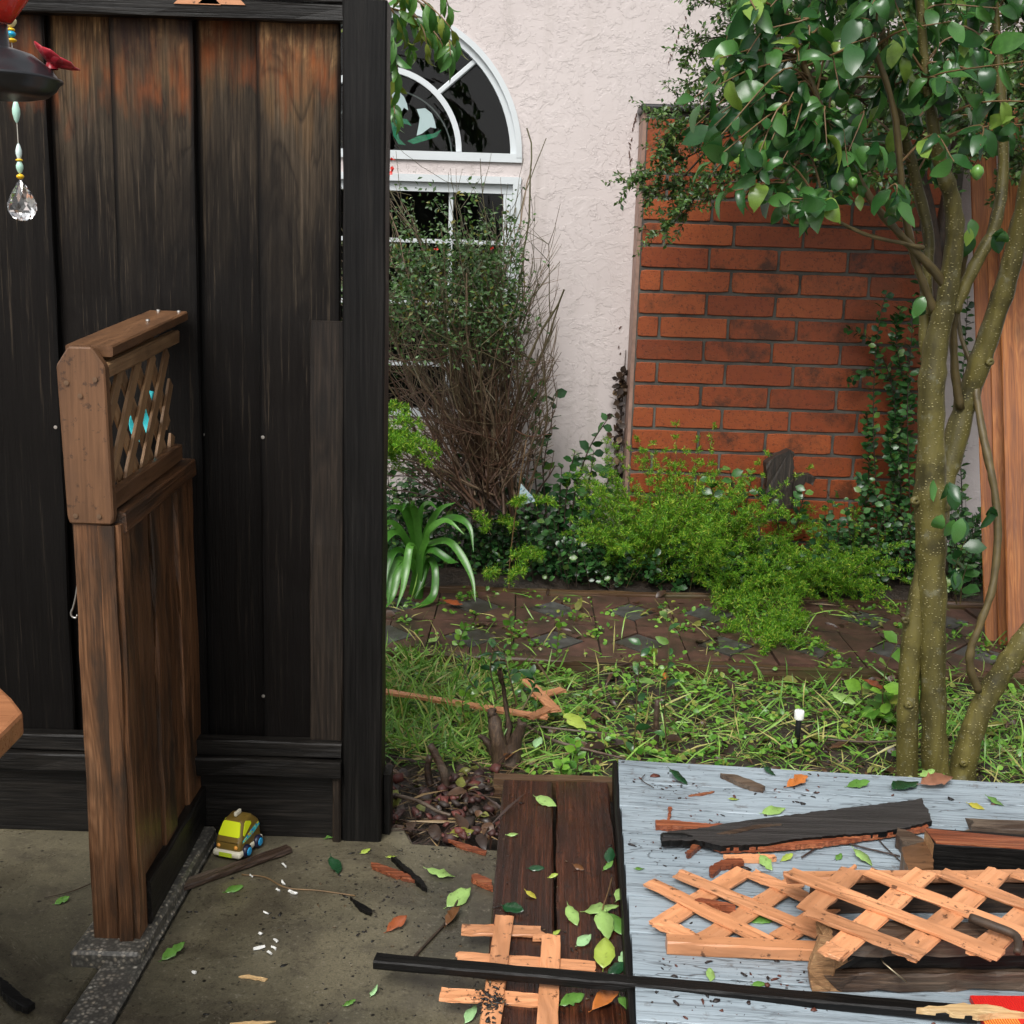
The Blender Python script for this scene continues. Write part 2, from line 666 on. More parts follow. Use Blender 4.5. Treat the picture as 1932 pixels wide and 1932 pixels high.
M['stainz'] = wood('brown_stained_end_board', [(0.095, 0.045, 0.020), (0.135, 0.064, 0.028), (0.18, 0.088, 0.040)], 0.42, 0.3, 0.8, 8, 0.35, speck=(0.03, 0.015, 0.008), speckamt=0.7, patch=(0.05, 0.026, 0.014), patchamt=0.5, axis='Z')
M['lath'] = wood('tan_lattice', [(0.19, 0.10, 0.043), (0.29, 0.165, 0.078), (0.38, 0.225, 0.11)], 0.5, 0.3, 1.0, 14, 0.4, patch=(0.07, 0.035, 0.018), patchamt=0.5)
M['panelwood'] = wood('weathered_brown_boards', [(0.055, 0.025, 0.011), (0.145, 0.064, 0.027), (0.25, 0.125, 0.060)], 0.36, 0.6, 0.7, 13, 0.8, patch=(0.022, 0.015, 0.010), patchamt=0.85, knots=0.7)
M['redwood'] = wood('fresh_redwood', [(0.13, 0.040, 0.011), (0.29, 0.098, 0.026), (0.42, 0.170, 0.050)], 0.5, 0.45, 0.6, 14, 0.5, spec=0.2, patch=(0.14, 0.045, 0.018), patchamt=0.5, knots=0.5)
M['deckbrown'] = wood('wet_brown_deck', [(0.017, 0.006, 0.0042), (0.055, 0.017, 0.008), (0.125, 0.040, 0.017)], 0.24, 0.7, 0.6, 16, 0.9, speck=(0.012, 0.010, 0.009), speckamt=0.9, patch=(0.016, 0.008, 0.006), patchamt=0.7)
M['deckside'] = wood('wet_deck_side', [(0.02, 0.008, 0.005), (0.06, 0.022, 0.011), (0.12, 0.05, 0.022)], 0.35, 0.5, 0.7, 14, 0.8)
M['orange'] = wood('orange_cedar_lattice', [(0.52, 0.225, 0.100), (0.58, 0.262, 0.122), (0.64, 0.31, 0.155)], 0.42, 0.1, 0.8, 9, 0.25, speck=(0.05, 0.022, 0.011), speckamt=0.85, patch=(0.27, 0.115, 0.05), patchamt=0.6)
M['splint'] = wood('raw_red_splinter', [(0.10, 0.022, 0.009), (0.27, 0.072, 0.027), (0.46, 0.185, 0.08)], 0.4, 0.6, 0.8, 22, 0.8)
M['rawend'] = wood('raw_broken_end', [(0.20, 0.10, 0.04), (0.38, 0.20, 0.085), (0.52, 0.32, 0.15)], 0.6, 0.45, 9, 30, 1.0)
M['pale'] = wood('pale_split_wood', [(0.45, 0.26, 0.11), (0.62, 0.42, 0.2), (0.7, 0.52, 0.3)], 0.5, 0.35, 1, 30, 0.8)
M['brownold'] = wood('old_brown_timber', [(0.022, 0.013, 0.009), (0.06, 0.034, 0.020), (0.13, 0.085, 0.055)], 0.45, 0.6, 0.7, 14, 0.9, patch=(0.19, 0.15, 0.11), patchamt=0.4)
M['charboard'] = wood('charred_grey_board', [(0.016, 0.015, 0.015), (0.038, 0.035, 0.034), (0.070, 0.064, 0.062)], 0.45, 0.5, 0.6, 22, 0.9, spec=0.4)
M['edging'] = wood('mossy_edging_board', [(0.04, 0.022, 0.012), (0.085, 0.045, 0.022), (0.12, 0.075, 0.035)], 0.4, 0.5, 0.7, 12, 0.8, patch=(0.05, 0.055, 0.018), patchamt=0.6)
M['stumpw'] = wood('rotten_stump', [(0.012, 0.009, 0.007), (0.035, 0.025, 0.018), (0.085, 0.065, 0.048)], 0.6, 0.7, 1.2, 14, 1.0, axis='Z')
M['deadwood'] = wood('dead_shrub_wood', [(0.035, 0.020, 0.012), (0.085, 0.050, 0.028), (0.16, 0.105, 0.06)], 0.6, 0.7, 3, 22, 1.0, axis='Z')
M['table'] = wood('varnished_table', [(0.22, 0.088, 0.038), (0.30, 0.125, 0.055), (0.36, 0.16, 0.075)], 0.3, 0.15, 0.8, 8, 0.2)
M['metal'] = plain('zinc_metal', (0.55, 0.52, 0.48), 0.35, 0.5, 1.0)
M['dullscrew'] = plain('dull_brown_screw', (0.16, 0.10, 0.06), 0.5, 0.5, 0.6)
M['brassy'] = plain('galvanised_nail', (0.42, 0.36, 0.24), 0.35, 0.5, 1.0)
M['iron'] = plain('black_iron', (0.012, 0.012, 0.012), 0.5)


def grey_deck():
    t = NT('grey_blue_painted_planks')
    v = t.coord('Object', (0.9, 10, 10))
    warp = t.noise(v, 1.3, 4, 0.6, 0.8)
    fg = t.noise(t.coord('Object', (3.0, 130, 130)), 1.0, 5, 0.7)
    big = t.noise(t.coord('Object', (2.5, 4, 4)), 1.2, 4, 0.6)
    c = t.mix(t.ramp(big, [(0.3, 0.0), (0.7, 1.0)]), (0.22, 0.27, 0.305), (0.34, 0.405, 0.45))
    cr = t.math('ABSOLUTE', t.math('SUBTRACT', t.math('FRACT', t.math('MULTIPLY', warp, 11.0)), 0.5))
    c = t.mix(t.math('MULTIPLY', t.ramp(cr, [(0.0, 1.0), (0.09, 0.0)]), t.ramp(big, [(0.35, 0.9), (0.65, 0.3)])), c, (0.03, 0.034, 0.038))
    c = t.mix(t.math('MULTIPLY', t.ramp(fg, [(0.34, 1.0), (0.52, 0.0)]), 0.6), c, (0.07, 0.082, 0.092))
    dn = t.noise(t.coord('Object', (1, 1, 1)), 26, 5, 0.7)
    c = t.mix(t.math('MULTIPLY', t.ramp(dn, [(0.60, 0.0), (0.68, 1.0)]), 0.55), c, (0.10, 0.085, 0.075))
    t.base(c)
    t.rough(t.ramp(big, [(0.3, 0.6), (0.7, 0.38)]))
    t.bump(t.math('ADD', fg, t.math('MULTIPLY', t.ramp(cr, [(0.0, 0.0), (0.06, 1.0)]), 1.0)), 0.0018, 0.7)
    return t.m


M['greydeck'] = grey_deck()


def stucco():
    t = NT('pink_grey_stucco')
    v = t.coord('Object', (1, 1, 1), rand=False)
    a = t.noise(v, 10, 8, 0.62, 0.25)
    a2 = t.noise(t.coord('Object', (1, 1, 1.3), rand=False, loc=(3, 1, 7)), 15, 7, 0.6, 0.2)
    plate = t.math('ADD', t.ramp(a, [(0.495, 0.0), (0.51, 0.9), (0.57, 1.0), (0.66, 0.5)]), t.math('MULTIPLY', t.ramp(a2, [(0.545, 0.0), (0.56, 1.0), (0.7, 0.7)]), 0.7))
    b = t.noise(v, 38, 6, 0.65, 0.5)
    g = t.noise(v, 160, 3, 0.6)
    big = t.noise(v, 1.1, 4, 0.6)
    c = t.mix(t.ramp(big, [(0.3, 0.0), (0.7, 1.0)]), (0.48, 0.425, 0.41), (0.575, 0.515, 0.50))
    st = t.noise(t.coord('Object', (7, 7, 0.7), rand=False), 1.5, 5, 0.65)
    c = t.mix(t.math('MULTIPLY', t.ramp(st, [(0.54, 0.0), (0.75, 1.0)]), 0.34), c, (0.31, 0.27, 0.24))
    t.base(c)
    t.rough(0.62)
    h = t.math('ADD', t.math('MULTIPLY', plate, 1.0), t.math('ADD', t.math('MULTIPLY', b, 0.55), t.math('MULTIPLY', g, 0.12)))
    amt = t.ramp(t.noise(v, 2.1, 3, 0.5), [(0.36, 0.25), (0.62, 1.0)])
    t.bump(t.math('MULTIPLY', h, amt), 0.006, 0.45)
    return t.m


M['stucco'] = stucco()
M['smoothstucco'] = plain('smooth_painted_render', (0.50, 0.40, 0.36), 0.6, vary=0.15, scale=12)
M['chimside'] = plain('tan_chimney_side', (0.27, 0.165, 0.125), 0.6, vary=0.3, scale=18)


def brick():
    t = NT('red_brick_face')
    v = t.coord('Object', (1, 1, 1))
    n = t.noise(v, 16, 5, 0.6)
    r = t.rand()
    c = t.mix(r, (0.215, 0.045, 0.012), (0.34, 0.082, 0.022))
    c = t.mix(t.math('MULTIPLY', t.ramp(n, [(0.35, 1.0), (0.6, 0.0)]), 0.35), c, (0.15, 0.026, 0.011))
    soot = t.noise(t.coord('Object', (1, 1, 1)), 8, 6, 0.72)
    amt = t.ramp(t.math('FRACT', t.math('MULTIPLY', r, 7.13)), [(0.35, 0.1), (0.9, 0.95)])
    c = t.mix(t.math('MULTIPLY', t.ramp(soot, [(0.46, 0.0), (0.62, 0.85)]), amt), c, (0.022, 0.014, 0.009))
    gr = t.noise(v, 70, 4, 0.75)
    c = t.mix(t.math('MULTIPLY', t.ramp(gr, [(0.56, 0.0), (0.64, 1.0)]), 0.6), c, (0.035, 0.012, 0.008))
    pit = t.voro(v, 75)
    c = t.mix(t.math('MULTIPLY', t.ramp(pit, [(0.12, 1.0), (0.24, 0.0)]), 0.4), c, (0.05, 0.014, 0.008))
    t.base(c)
    t.rough(0.45)
    t.spec(0.4)
    t.bump(t.math('ADD', n, t.ramp(pit, [(0.1, 0.0), (0.3, 0.6)])), 0.0025, 0.5)
    return t.m


M['brick'] = brick()
M['mortar'] = plain('grey_mortar', (0.080, 0.074, 0.062), 0.75, vary=0.6, scale=9)
M['flash'] = plain('black_flashing', (0.010, 0.010, 0.012), 0.4)
M['winframe'] = plain('white_window_frame', (0.55, 0.585, 0.60), 0.35, vary=0.05, scale=6)


def glass_mat():
    t = NT('window_glass')
    tr = t.n('BsdfTransparent')
    tr.inputs[0].default_value = (0.75, 0.8, 0.78, 1)
    gl = t.n('BsdfGlossy')
    gl.inputs['Roughness'].default_value = 0.02
    fr = t.n('Fresnel')
    fr.inputs['IOR'].default_value = 1.45
    ms = t.n('MixShader')
    t.l(fr.outputs[0], ms.inputs[0])
    t.l(tr.outputs[0], ms.inputs[1])
    t.l(gl.outputs[0], ms.inputs[2])
    t.l(ms.outputs[0], t.out.inputs[0])
    return t.m


M['glass'] = glass_mat()
M['room'] = plain('dark_room', (0.02, 0.02, 0.021), 0.8, vary=0.4, scale=3)


def concrete():
    t = NT('wet_brown_concrete')
    v = t.coord('Object', (1, 1, 1), rand=False)
    big = t.noise(v, 2.4, 5, 0.6, 0.5)
    mid = t.noise(v, 9, 5, 0.65, 0.4)
    fin = t.noise(v, 240, 3, 0.7)
    c = t.mix(t.ramp(big, [(0.32, 0.0), (0.68, 1.0)]), (0.058, 0.053, 0.036), (0.175, 0.152, 0.096))
    c = t.mix(t.math('MULTIPLY', t.ramp(mid, [(0.5, 0.0), (0.68, 1.0)]), 0.6), c, (0.048, 0.040, 0.030))
    c = t.mix(t.math('MULTIPLY', t.ramp(fin, [(0.42, 1.0), (0.55, 0.0)]), 0.35), c, (0.035, 0.032, 0.026))
    c = t.mix(t.math('MULTIPLY', t.ramp(fin, [(0.66, 0.0), (0.72, 1.0)]), 0.5), c, (0.30, 0.29, 0.25))
    pit = t.voro(v, 34)
    pn = t.noise(v, 5, 3, 0.5)
    hole = t.math('MULTIPLY', t.ramp(pit, [(0.10, 1.0), (0.17, 0.0)]), t.ramp(pn, [(0.44, 0.0), (0.56, 1.0)]))
    c = t.mix(hole, c, (0.008, 0.007, 0.006))
    gr = t.noise(v, 95, 4, 0.75)
    c = t.mix(t.math('MULTIPLY', t.ramp(gr, [(0.57, 0.0), (0.64, 1.0)]), 0.65), c, (0.024, 0.020, 0.015))
    c = t.mix(t.math('MULTIPLY', t.ramp(gr, [(0.33, 1.0), (0.40, 0.0)]), 0.5), c, (0.24, 0.215, 0.165))
    st = t.noise(v, 1.7, 6, 0.68, 0.8)
    c = t.mix(t.math('MULTIPLY', t.ramp(st, [(0.52, 0.0), (0.66, 1.0)]), 0.65), c, (0.030, 0.024, 0.017))
    t.base(c)
    t.rough(t.ramp(st, [(0.35, 0.5), (0.65, 0.16)]))
    t.spec(0.45)
    t.bump(t.math('ADD', t.math('MULTIPLY', mid, 0.8), t.math('MULTIPLY', fin, 0.25)), 0.003, 0.5)
    return t.m


M['concrete'] = concrete()


def aggregate():
    t = NT('exposed_aggregate')
    v = t.coord('Object', (1, 1, 1), rand=False)
    vc = t.n('TexVoronoi')
    vc.inputs['Scale'].default_value = 130
    t.l(v, vc.inputs['Vector'])
    g = t.n('SeparateColor')
    t.l(vc.outputs['Color'], g.inputs[0])
    c = t.ramp(g.outputs[0], [(0.0, (0.075, 0.072, 0.062)), (0.45, (0.15, 0.14, 0.118)), (0.75, (0.24, 0.22, 0.185)), (0.9, (0.33, 0.28, 0.21)), (1.0, (0.48, 0.46, 0.40))])
    c = t.mix(t.ramp(vc.outputs['Distance'], [(0.25, 0.0), (0.6, 0.85)]), c, (0.048, 0.046, 0.040))
    t.base(c)
    t.rough(0.4)
    t.bump(vc.outputs['Distance'], 0.003, -0.8)
    return t.m


M['aggr'] = aggregate()


def soil():
    t = NT('wet_garden_soil')
    v = t.coord('Object', (1, 1, 1), rand=False)
    a = t.noise(v, 14, 6, 0.7, 0.5)
    b = t.noise(v, 70, 5, 0.7)
    c = t.ramp(a, [(0.3, (0.009, 0.0065, 0.0045)), (0.55, (0.024, 0.016, 0.010)), (0.75, (0.046, 0.031, 0.018))])
    c = t.mix(t.math('MULTIPLY', t.ramp(b, [(0.56, 0.0), (0.66, 1.0)]), 0.5), c, (0.07, 0.05, 0.03))
    t.base(c)
    t.rough(t.ramp(b, [(0.3, 0.35), (0.6, 0.75)]))
    t.bump(t.math('ADD', a, t.math('MULTIPLY', b, 0.5)), 0.012, 0.9)
    return t.m


M['soil'] = soil()
def paver(name, col):
    t = NT(name)
    n = t.noise(t.coord('Object', (1, 1, 1)), 24, 5, 0.65)
    c = t.mix(t.ramp(n, [(0.3, 0.0), (0.72, 1.0)]), tuple(x * 0.6 for x in col), tuple(x * 1.4 for x in col))
    tc = t.n('NewGeometry')
    mp = t.n('Mapping')
    t.l(tc.outputs['Position'], mp.inputs['Vector'])
    d = t.noise(mp.outputs[0], 5, 6, 0.7, 0.4)
    c = t.mix(t.math('MULTIPLY', t.ramp(d, [(0.40, 0.0), (0.62, 1.0)]), 0.8), c, (0.024, 0.019, 0.011))
    sp = t.noise(t.coord('Object', (1, 1, 1)), 190, 2, 0.6)
    c = t.mix(t.math('MULTIPLY', t.ramp(sp, [(0.64, 0.0), (0.70, 1.0)]), 0.5), c, (0.22, 0.17, 0.14))
    t.base(c)
    t.rough(0.5)
    t.bump(n, 0.002, 0.5)
    return t.m


M['paverred'] = paver('red_paver', (0.092, 0.044, 0.032))
M['pavergrey'] = paver('charcoal_paver', (0.070, 0.071, 0.068))
M['lava'] = leafmat('red_lava_rock', (0.026, 0.010, 0.008), (0.14, 0.036, 0.026), 0.6, (0.03, 0.02, 0.015), 0.25, 0.0)


def bark(name, dark, light, dots):
    t = NT(name)
    v = t.coord('Object', (1, 1, 1), rand=False)
    a = t.noise(t.coord('Object', (22, 22, 3.5), rand=False), 1.0, 5, 0.6, 0.5)
    b = t.noise(v, 9, 5, 0.6)
    c = t.mix(t.ramp(a, [(0.3, 0.0), (0.68, 1.0)]), dark, light)
    c = t.mix(t.math('MULTIPLY', t.ramp(b, [(0.52, 0.0), (0.68, 1.0)]), 0.7), c, tuple(x * 0.35 for x in dark))
    sc_ = t.noise(t.coord('Object', (14, 14, 60), rand=False), 1.0, 4, 0.7)
    c = t.mix(t.math('MULTIPLY', t.ramp(sc_, [(0.60, 0.0), (0.70, 1.0)]), 0.3), c, tuple(x * 0.3 for x in dark))
    li = t.noise(v, 22, 5, 0.7)
    c = t.mix(t.math('MULTIPLY', t.ramp(li, [(0.58, 0.0), (0.68, 1.0)]), 0.45), c, (0.17, 0.17, 0.12))
    d = t.voro(t.coord('Object', (1, 1, 1.7), rand=False), 85)
    dm = t.ramp(t.noise(v, 6, 3, 0.6), [(0.3, 0.45), (0.6, 1.0)])
    c = t.mix(t.math('MULTIPLY', t.ramp(d, [(0.17, 1.0), (0.24, 0.0)]), dm), c, dots)
    t.base(c)
    t.rough(0.5)
    t.spec(0.35)
    t.bump(t.math('ADD', t.math('ADD', a, t.math('MULTIPLY', sc_, 0.3)), t.ramp(d, [(0.1, 0.8), (0.25, 0.0)])), 0.004, 0.8)
    return t.m


M['bark'] = bark('olive_bark', (0.040, 0.034, 0.010), (0.130, 0.110, 0.028), (0.32, 0.28, 0.13))
M['twigolive'] = plain('olive_twig', (0.085, 0.062, 0.022), 0.5, vary=0.35, scale=30)
M['twigtan'] = plain('tan_twig', (0.15, 0.088, 0.036), 0.5, vary=0.35, scale=30)
M['twigbrown'] = plain('dark_brown_twig', (0.040, 0.024, 0.014), 0.6, vary=0.6, scale=30)


def rosewood():
    t = NT('rose_cane')
    sep = t.n('SeparateXYZ')
    t.l(t.n('TexCoord').outputs['Object'], sep.inputs[0])
    n = t.island()
    z = t.math('ADD', sep.outputs[2], t.math('MULTIPLY', t.math('SUBTRACT', n, 0.5), 0.7))
    c = t.ramp(t.math('DIVIDE', z, 1.6), [(0.1, (0.040, 0.022, 0.014)), (0.28, (0.095, 0.046, 0.026)), (0.45, (0.085, 0.050, 0.030)), (0.62, (0.085, 0.062, 0.031)), (0.9, (0.085, 0.078, 0.034))])
    w = t.n('NewGeometry')
    c = t.mix(t.math('GREATER_THAN', t.math('FRACT', t.math('MULTIPLY', n, 13.7)), 0.86), c, (0.17, 0.12, 0.075))
    t.base(c)
    t.rough(0.55)
    return t.m


M['rose'] = rosewood()
M['roseleaf'] = leafmat('rose_leaf', (0.030, 0.075, 0.020), (0.10, 0.20, 0.05), 0.4, (0.16, 0.15, 0.02), 0.08, 0.25)
M['camellia'] = leafmat('camellia_leaf', (0.013, 0.060, 0.017), (0.080, 0.210, 0.046), 0.25, (0.20, 0.32, 0.055), 0.09, 0.22, 0.5)
M['photinia'] = leafmat('long_green_leaf', (0.040, 0.13, 0.026), (0.13, 0.29, 0.06), 0.3, (0.20, 0.25, 0.04), 0.18, 0.2, 0.5)
M['smallleaf'] = leafmat('small_shrub_leaf', (0.024, 0.066, 0.015), (0.11, 0.205, 0.042), 0.36, (0.16, 0.21, 0.05), 0.10, 0.2)
M['privet'] = leafmat('dark_glossy_leaf', (0.013, 0.056, 0.016), (0.065, 0.175, 0.042), 0.27, (0.13, 0.24, 0.05), 0.10, 0.18, 0.5)
M['fern'] = leafmat('asparagus_fern_needle', (0.055, 0.18, 0.010), (0.24, 0.48, 0.030), 0.45, (0.40, 0.50, 0.055), 0.15, 0.3, 0.3)
M['agap'] = leafmat('strap_leaf', (0.045, 0.16, 0.020), (0.115, 0.31, 0.045), 0.28, None, 0, 0.25, 0.5)
M['grass'] = leafmat('grass_blade', (0.085, 0.23, 0.026), (0.33, 0.54, 0.10), 0.36, (0.44, 0.40, 0.14), 0.22, 0.25)
M['weed'] = leafmat('weed_leaf', (0.060, 0.19, 0.018), (0.22, 0.43, 0.05), 0.33, (0.25, 0.28, 0.05), 0.12, 0.25)
M['litter'] = leafmat('litter_leaf', (0.020, 0.011, 0.007), (0.105, 0.050, 0.022), 0.4, (0.18, 0.19, 0.04), 0.26, 0.1)
M['straw'] = leafmat('dry_stalks', (0.055, 0.032, 0.016), (0.24, 0.16, 0.07), 0.5, (0.03, 0.014, 0.009), 0.35, 0.05)
M['ivydead'] = leafmat('dead_ivy', (0.020, 0.012, 0.009), (0.085, 0.050, 0.026), 0.6, (0.16, 0.10, 0.05), 0.12, 0.05)
M['crumb'] = leafmat('dark_crumbs', (0.006, 0.005, 0.005), (0.028, 0.014, 0.011), 0.5, (0.10, 0.028, 0.016), 0.30, 0.0)
M['crumbblack'] = leafmat('charcoal_crumbs', (0.004, 0.004, 0.004), (0.022, 0.018, 0.015), 0.45, (0.09, 0.06, 0.03), 0.12, 0.0)


def fallen(name, top, dark, rough=0.25, spots=0.5):
    t = NT(name)
    v = t.coord('Object', (1, 1, 1))
    n = t.noise(v, 30, 4, 0.6)
    c = t.mix(t.ramp(n, [(0.3, 0.0), (0.7, 1.0)]), tuple(x * 0.72 for x in top), top)
    s = t.noise(t.coord('Object', (1, 1, 1)), 85, 3, 0.6)
    c = t.mix(t.math('MULTIPLY', t.ramp(s, [(0.62, 0.0), (0.68, 1.0)]), spots), c, dark)
    t.base(c)
    t.rough(rough)
    t.bump(n, 0.002, 0.4)
    return t.m


FL = {
    'palegreen': fallen('pale_green_leaf', (0.27, 0.43, 0.12), (0.03, 0.035, 0.01), 0.3),
    'mint': fallen('mint_green_leaf', (0.34, 0.58, 0.27), (0.05, 0.10, 0.03), 0.35),
    'green': fallen('fallen_green_leaf', (0.11, 0.25, 0.045), (0.01, 0.02, 0.008), 0.25),
    'lime': fallen('lime_leaf', (0.34, 0.44, 0.07), (0.06, 0.05, 0.01), 0.3),
    'dark': fallen('dark_glossy_fallen_leaf', (0.014, 0.060, 0.022), (0.004, 0.012, 0.006), 0.18, 0.2),
    'orange': fallen('orange_dead_leaf', (0.48, 0.155, 0.035), (0.07, 0.02, 0.01), 0.3),
    'rust': fallen('rust_dead_leaf', (0.28, 0.075, 0.026), (0.04, 0.015, 0.008), 0.3),
    'tan': fallen('tan_dead_leaf', (0.26, 0.115, 0.065), (0.08, 0.03, 0.02), 0.35),
    'brown': fallen('brown_dead_leaf', (0.14, 0.058, 0.018), (0.02, 0.01, 0.006), 0.3),
    'yellow': fallen('yellow_leaf', (0.42, 0.38, 0.05), (0.10, 0.07, 0.01), 0.35),
    'olive': fallen('olive_leaf', (0.17, 0.17, 0.025), (0.03, 0.02, 0.008), 0.3),
}
# ---------------------------------------------------------------- the setting
def struct(o):
    o['kind'] = 'structure'
    return o


# ground: soil sheet to the horizon, finer and uneven in the garden bed
def ground_h(x, y):
    return (0.012 * math.sin(7 * x + 1.3) * math.cos(9 * y) + 0.010 * math.sin(17 * x + 5 * y) + 0.007 * math.sin(31 * y - 12 * x)) - 0.012


gx = np.concatenate([[-60, -15, -4], np.linspace(-1.6, 3.6, 90), [6, 18, 60]])
gy = np.concatenate([[-40, -10, 0], np.linspace(2.5, 5.6, 70), [8, 20, 80]])
V = []
for y in gy:
    for x in gx:
        inb = -1.5 < x < 3.5 and 2.6 < y < 5.5
        z = ground_h(x, y) if inb else -0.03
        if inb and y > 4.80:
            z += 0.05 * min(1, (y - 4.8) / 0.12)
        if y < 2.75 or (y < 3.02 and x > -0.1):
            z = -0.05
        V.append((x, y, z))
nx = len(gx)
F = np.array([(j * nx + i, j * nx + i + 1, (j + 1) * nx + i + 1, (j + 1) * nx + i) for j in range(len(gy) - 1) for i in range(nx - 1)])
struct(put('ground', V, F, M['soil'], None, (0, 0, 0), smooth=True))

# concrete patio slabs with the aggregate kerb strip between them
SA, SB = G(360, 1575), G(118, 1932)            # left edge of the strip
SCc, SD = G(425, 1560), G(214, 1932)           # right edge
dirL = (SB - SA) / (SB - SA)[1]
dirR = (SD - SCc) / (SD - SCc)[1]


def on_line(p, d, y):
    return (p + d * (y - p[1]))[:2]


YB = 2.64                                       # back edge of the slabs, at the fence
lb, lf = on_line(SA, dirL, YB), on_line(SA, dirL, -1.0)
rb, rf = on_line(SCc, dirR, YB), on_line(SCc, dirR, -1.0)


def slab(name, pts, top, mat, depth=0.12):
    n = len(pts)
    V = [(x, y, top) for x, y in pts] + [(x, y, top - depth) for x, y in pts]
    F = [tuple(range(n)), tuple(range(2 * n - 1, n - 1, -1))] + [(i + n, (i + 1) % n + n, (i + 1) % n, i) for i in range(n)]
    o = put(name, V, F, mat, None, (0, 0, 0))
    bm = bmesh.new()
    bm.from_mesh(o.data)
    bmesh.ops.recalc_face_normals(bm, faces=bm.faces)
    bm.to_mesh(o.data)
    bm.free()
    bevel(o, 0.006)
    return struct(o)


slab('patio_slab', [(-6, -3), (lf[0] - 0.006, -1), (lb[0] - 0.006, YB), (-6, YB)], 0.0, M['concrete'])
ce = G(780, 1592)[0]
rb2 = on_line(SCc, dirR, 2.69)
slab('patio_slab', [(rf[0] + 0.001, -1), (1.5, -1.0), (1.5, 1.6), (0.05, 2.0), (0.0, 2.60), (ce, 2.62), (ce - 0.03, 2.70), (-0.34, 2.70), (rb2[0] + 0.001, 2.69)], 0.004, M['concrete'])
rb3, lb3 = on_line(SCc, dirR, 2.67), on_line(SA, dirL, 2.67)
slab('kerb_strip', [(lf[0], -1), (rf[0] - 0.002, -1), (rb3[0] - 0.002, 2.67), (lb3[0], 2.67)], 0.0085, M['aggr'], 0.10)
# raised aggregate footing under the low fence
fx0, fx1 = -0.812, -0.668
slab('footing', [(fx0, 2.085), (fx1 - 0.01, 2.085), (fx1 + 0.005, 2.62), (fx0 + 0.02, 2.62)], 0.032, M['aggr'], 0.08)

# ---------------------------------------------------------------- house wall with the two window openings
YW = 5.45
WC = W(719, 290, YW)                           # centre of the arched window
WR = 0.607                                     # outer radius of its frame
XL, XR = WC[0] - WR, WC[0] + WR
ZA = WC[2] - 0.02                              # bottom of arched opening
ZT = W(985, 335, YW)[2]                        # top of lower window
ZB = ZT - 1.05                                 # its sill
house = thing('house', 'pale pink stucco house wall with an arched window above a gridded one', 'house', (0.6, YW, 0))
V, F = [], []


def quad(a, b, c, d):
    n = len(V)
    V.extend([(a[0], YW, a[1]), (b[0], YW, b[1]), (c[0], YW, c[1]), (d[0], YW, d[1])])
    F.append((n, n + 1, n + 2, n + 3))


ZTOP, X0, X1 = 4.2, -5.0, 5.0
quad((X0, -0.1), (XL, -0.1), (XL, ZTOP), (X0, ZTOP))
quad((XR, -0.1), (X1, -0.1), (X1, ZTOP), (XR, ZTOP))
quad((XL, -0.1), (XR, -0.1), (XR, ZB), (XL, ZB))
quad((XL, ZT), (XR, ZT), (XR, ZA), (XL, ZA))
NA = 32
arc = [(WC[0] + WR * math.cos(math.pi * (1 - i / NA)), WC[2] + WR * math.sin(math.pi * (1 - i / NA))) for i in range(NA + 1)]
for (a, b) in zip(arc[:-1], arc[1:]):
    quad(a, b, (b[0], ZTOP), (a[0], ZTOP))
put('stucco_wall', V, F, M['stucco'], house)


def ring_sector(name, parent, cx, cz, r0, r1, a0, a1, y0, y1, mat, n=24, fn=None):
    V, F = [], []
    for i in range(n + 1):
        a = a0 + (a1 - a0) * i / n
        for r, y in ((r0, y0), (r1, y0), (r1, y1), (r0, y1)):
            V.append((cx + r * math.cos(a), y, cz + r * math.sin(a)))
    for i in range(n):
        for j in range(4):
            F.append((i * 4 + j, i * 4 + (j + 1) % 4, i * 4 + 4 + (j + 1) % 4, i * 4 + 4 + j))
    F += [(0, 3, 2, 1), (n * 4, n * 4 + 1, n * 4 + 2, n * 4 + 3)]
    o = put(name, V, F, mat, parent)
    bm = bmesh.new()
    bm.from_mesh(o.data)
    bmesh.ops.recalc_face_normals(bm, faces=bm.faces)
    bm.to_mesh(o.data)
    bm.free()
    return o


wf = M['winframe']
aw = put('arched_window', *box_geo(XL, XR, YW - 0.012, YW + 0.075, ZA, ZA + 0.036), wf, house)
ring_sector('frame', aw, WC[0], WC[2], WR - 0.024, WR, 0, math.pi, YW - 0.014, YW + 0.08, wf, 40)
ring_sector('frame', aw, WC[0], WC[2], WR - 0.05, WR - 0.024, 0, math.pi, YW + 0.006, YW + 0.08, wf, 40)
ri = 0.345
ring_sector('muntin', aw, WC[0], WC[2] + 0.02, ri - 0.024, ri, 0, math.pi, YW + 0.02, YW + 0.05, wf, 36)
for a in (45, 90, 135):
    ar = math.radians(a)
    p0 = (WC[0] + ri * math.cos(ar), YW + 0.036, WC[2] + 0.02 + ri * math.sin(ar))
    p1 = (WC[0] + (WR - 0.05) * math.cos(ar), YW + 0.036, WC[2] + (WR - 0.05) * math.sin(ar))
    plank('muntin', aw, p0, p1, 0.021, 0.03, wf, (0, -1, 0), 1, 0, 0.003)
V = [(WC[0], YW + 0.055, WC[2] + 0.0)] + [(WC[0] + (WR - 0.03) * math.cos(math.pi * i / 32), YW + 0.055, WC[2] + 0.0 + (WR - 0.03) * math.sin(math.pi * i / 32)) for i in range(33)]
put('pane', V, [(0, i + 2, i + 1) for i in range(32)], M['glass'], aw)
lw = put('gridded_window', *box_geo(XL, XR, YW - 0.012, YW + 0.075, ZT - 0.03, ZT), wf, house)
for x0, x1 in ((XL, XL + 0.035), (XR - 0.035, XR)):
    put('frame', *box_geo(x0, x1, YW - 0.012, YW + 0.075, ZB, ZT - 0.0302), wf, lw)
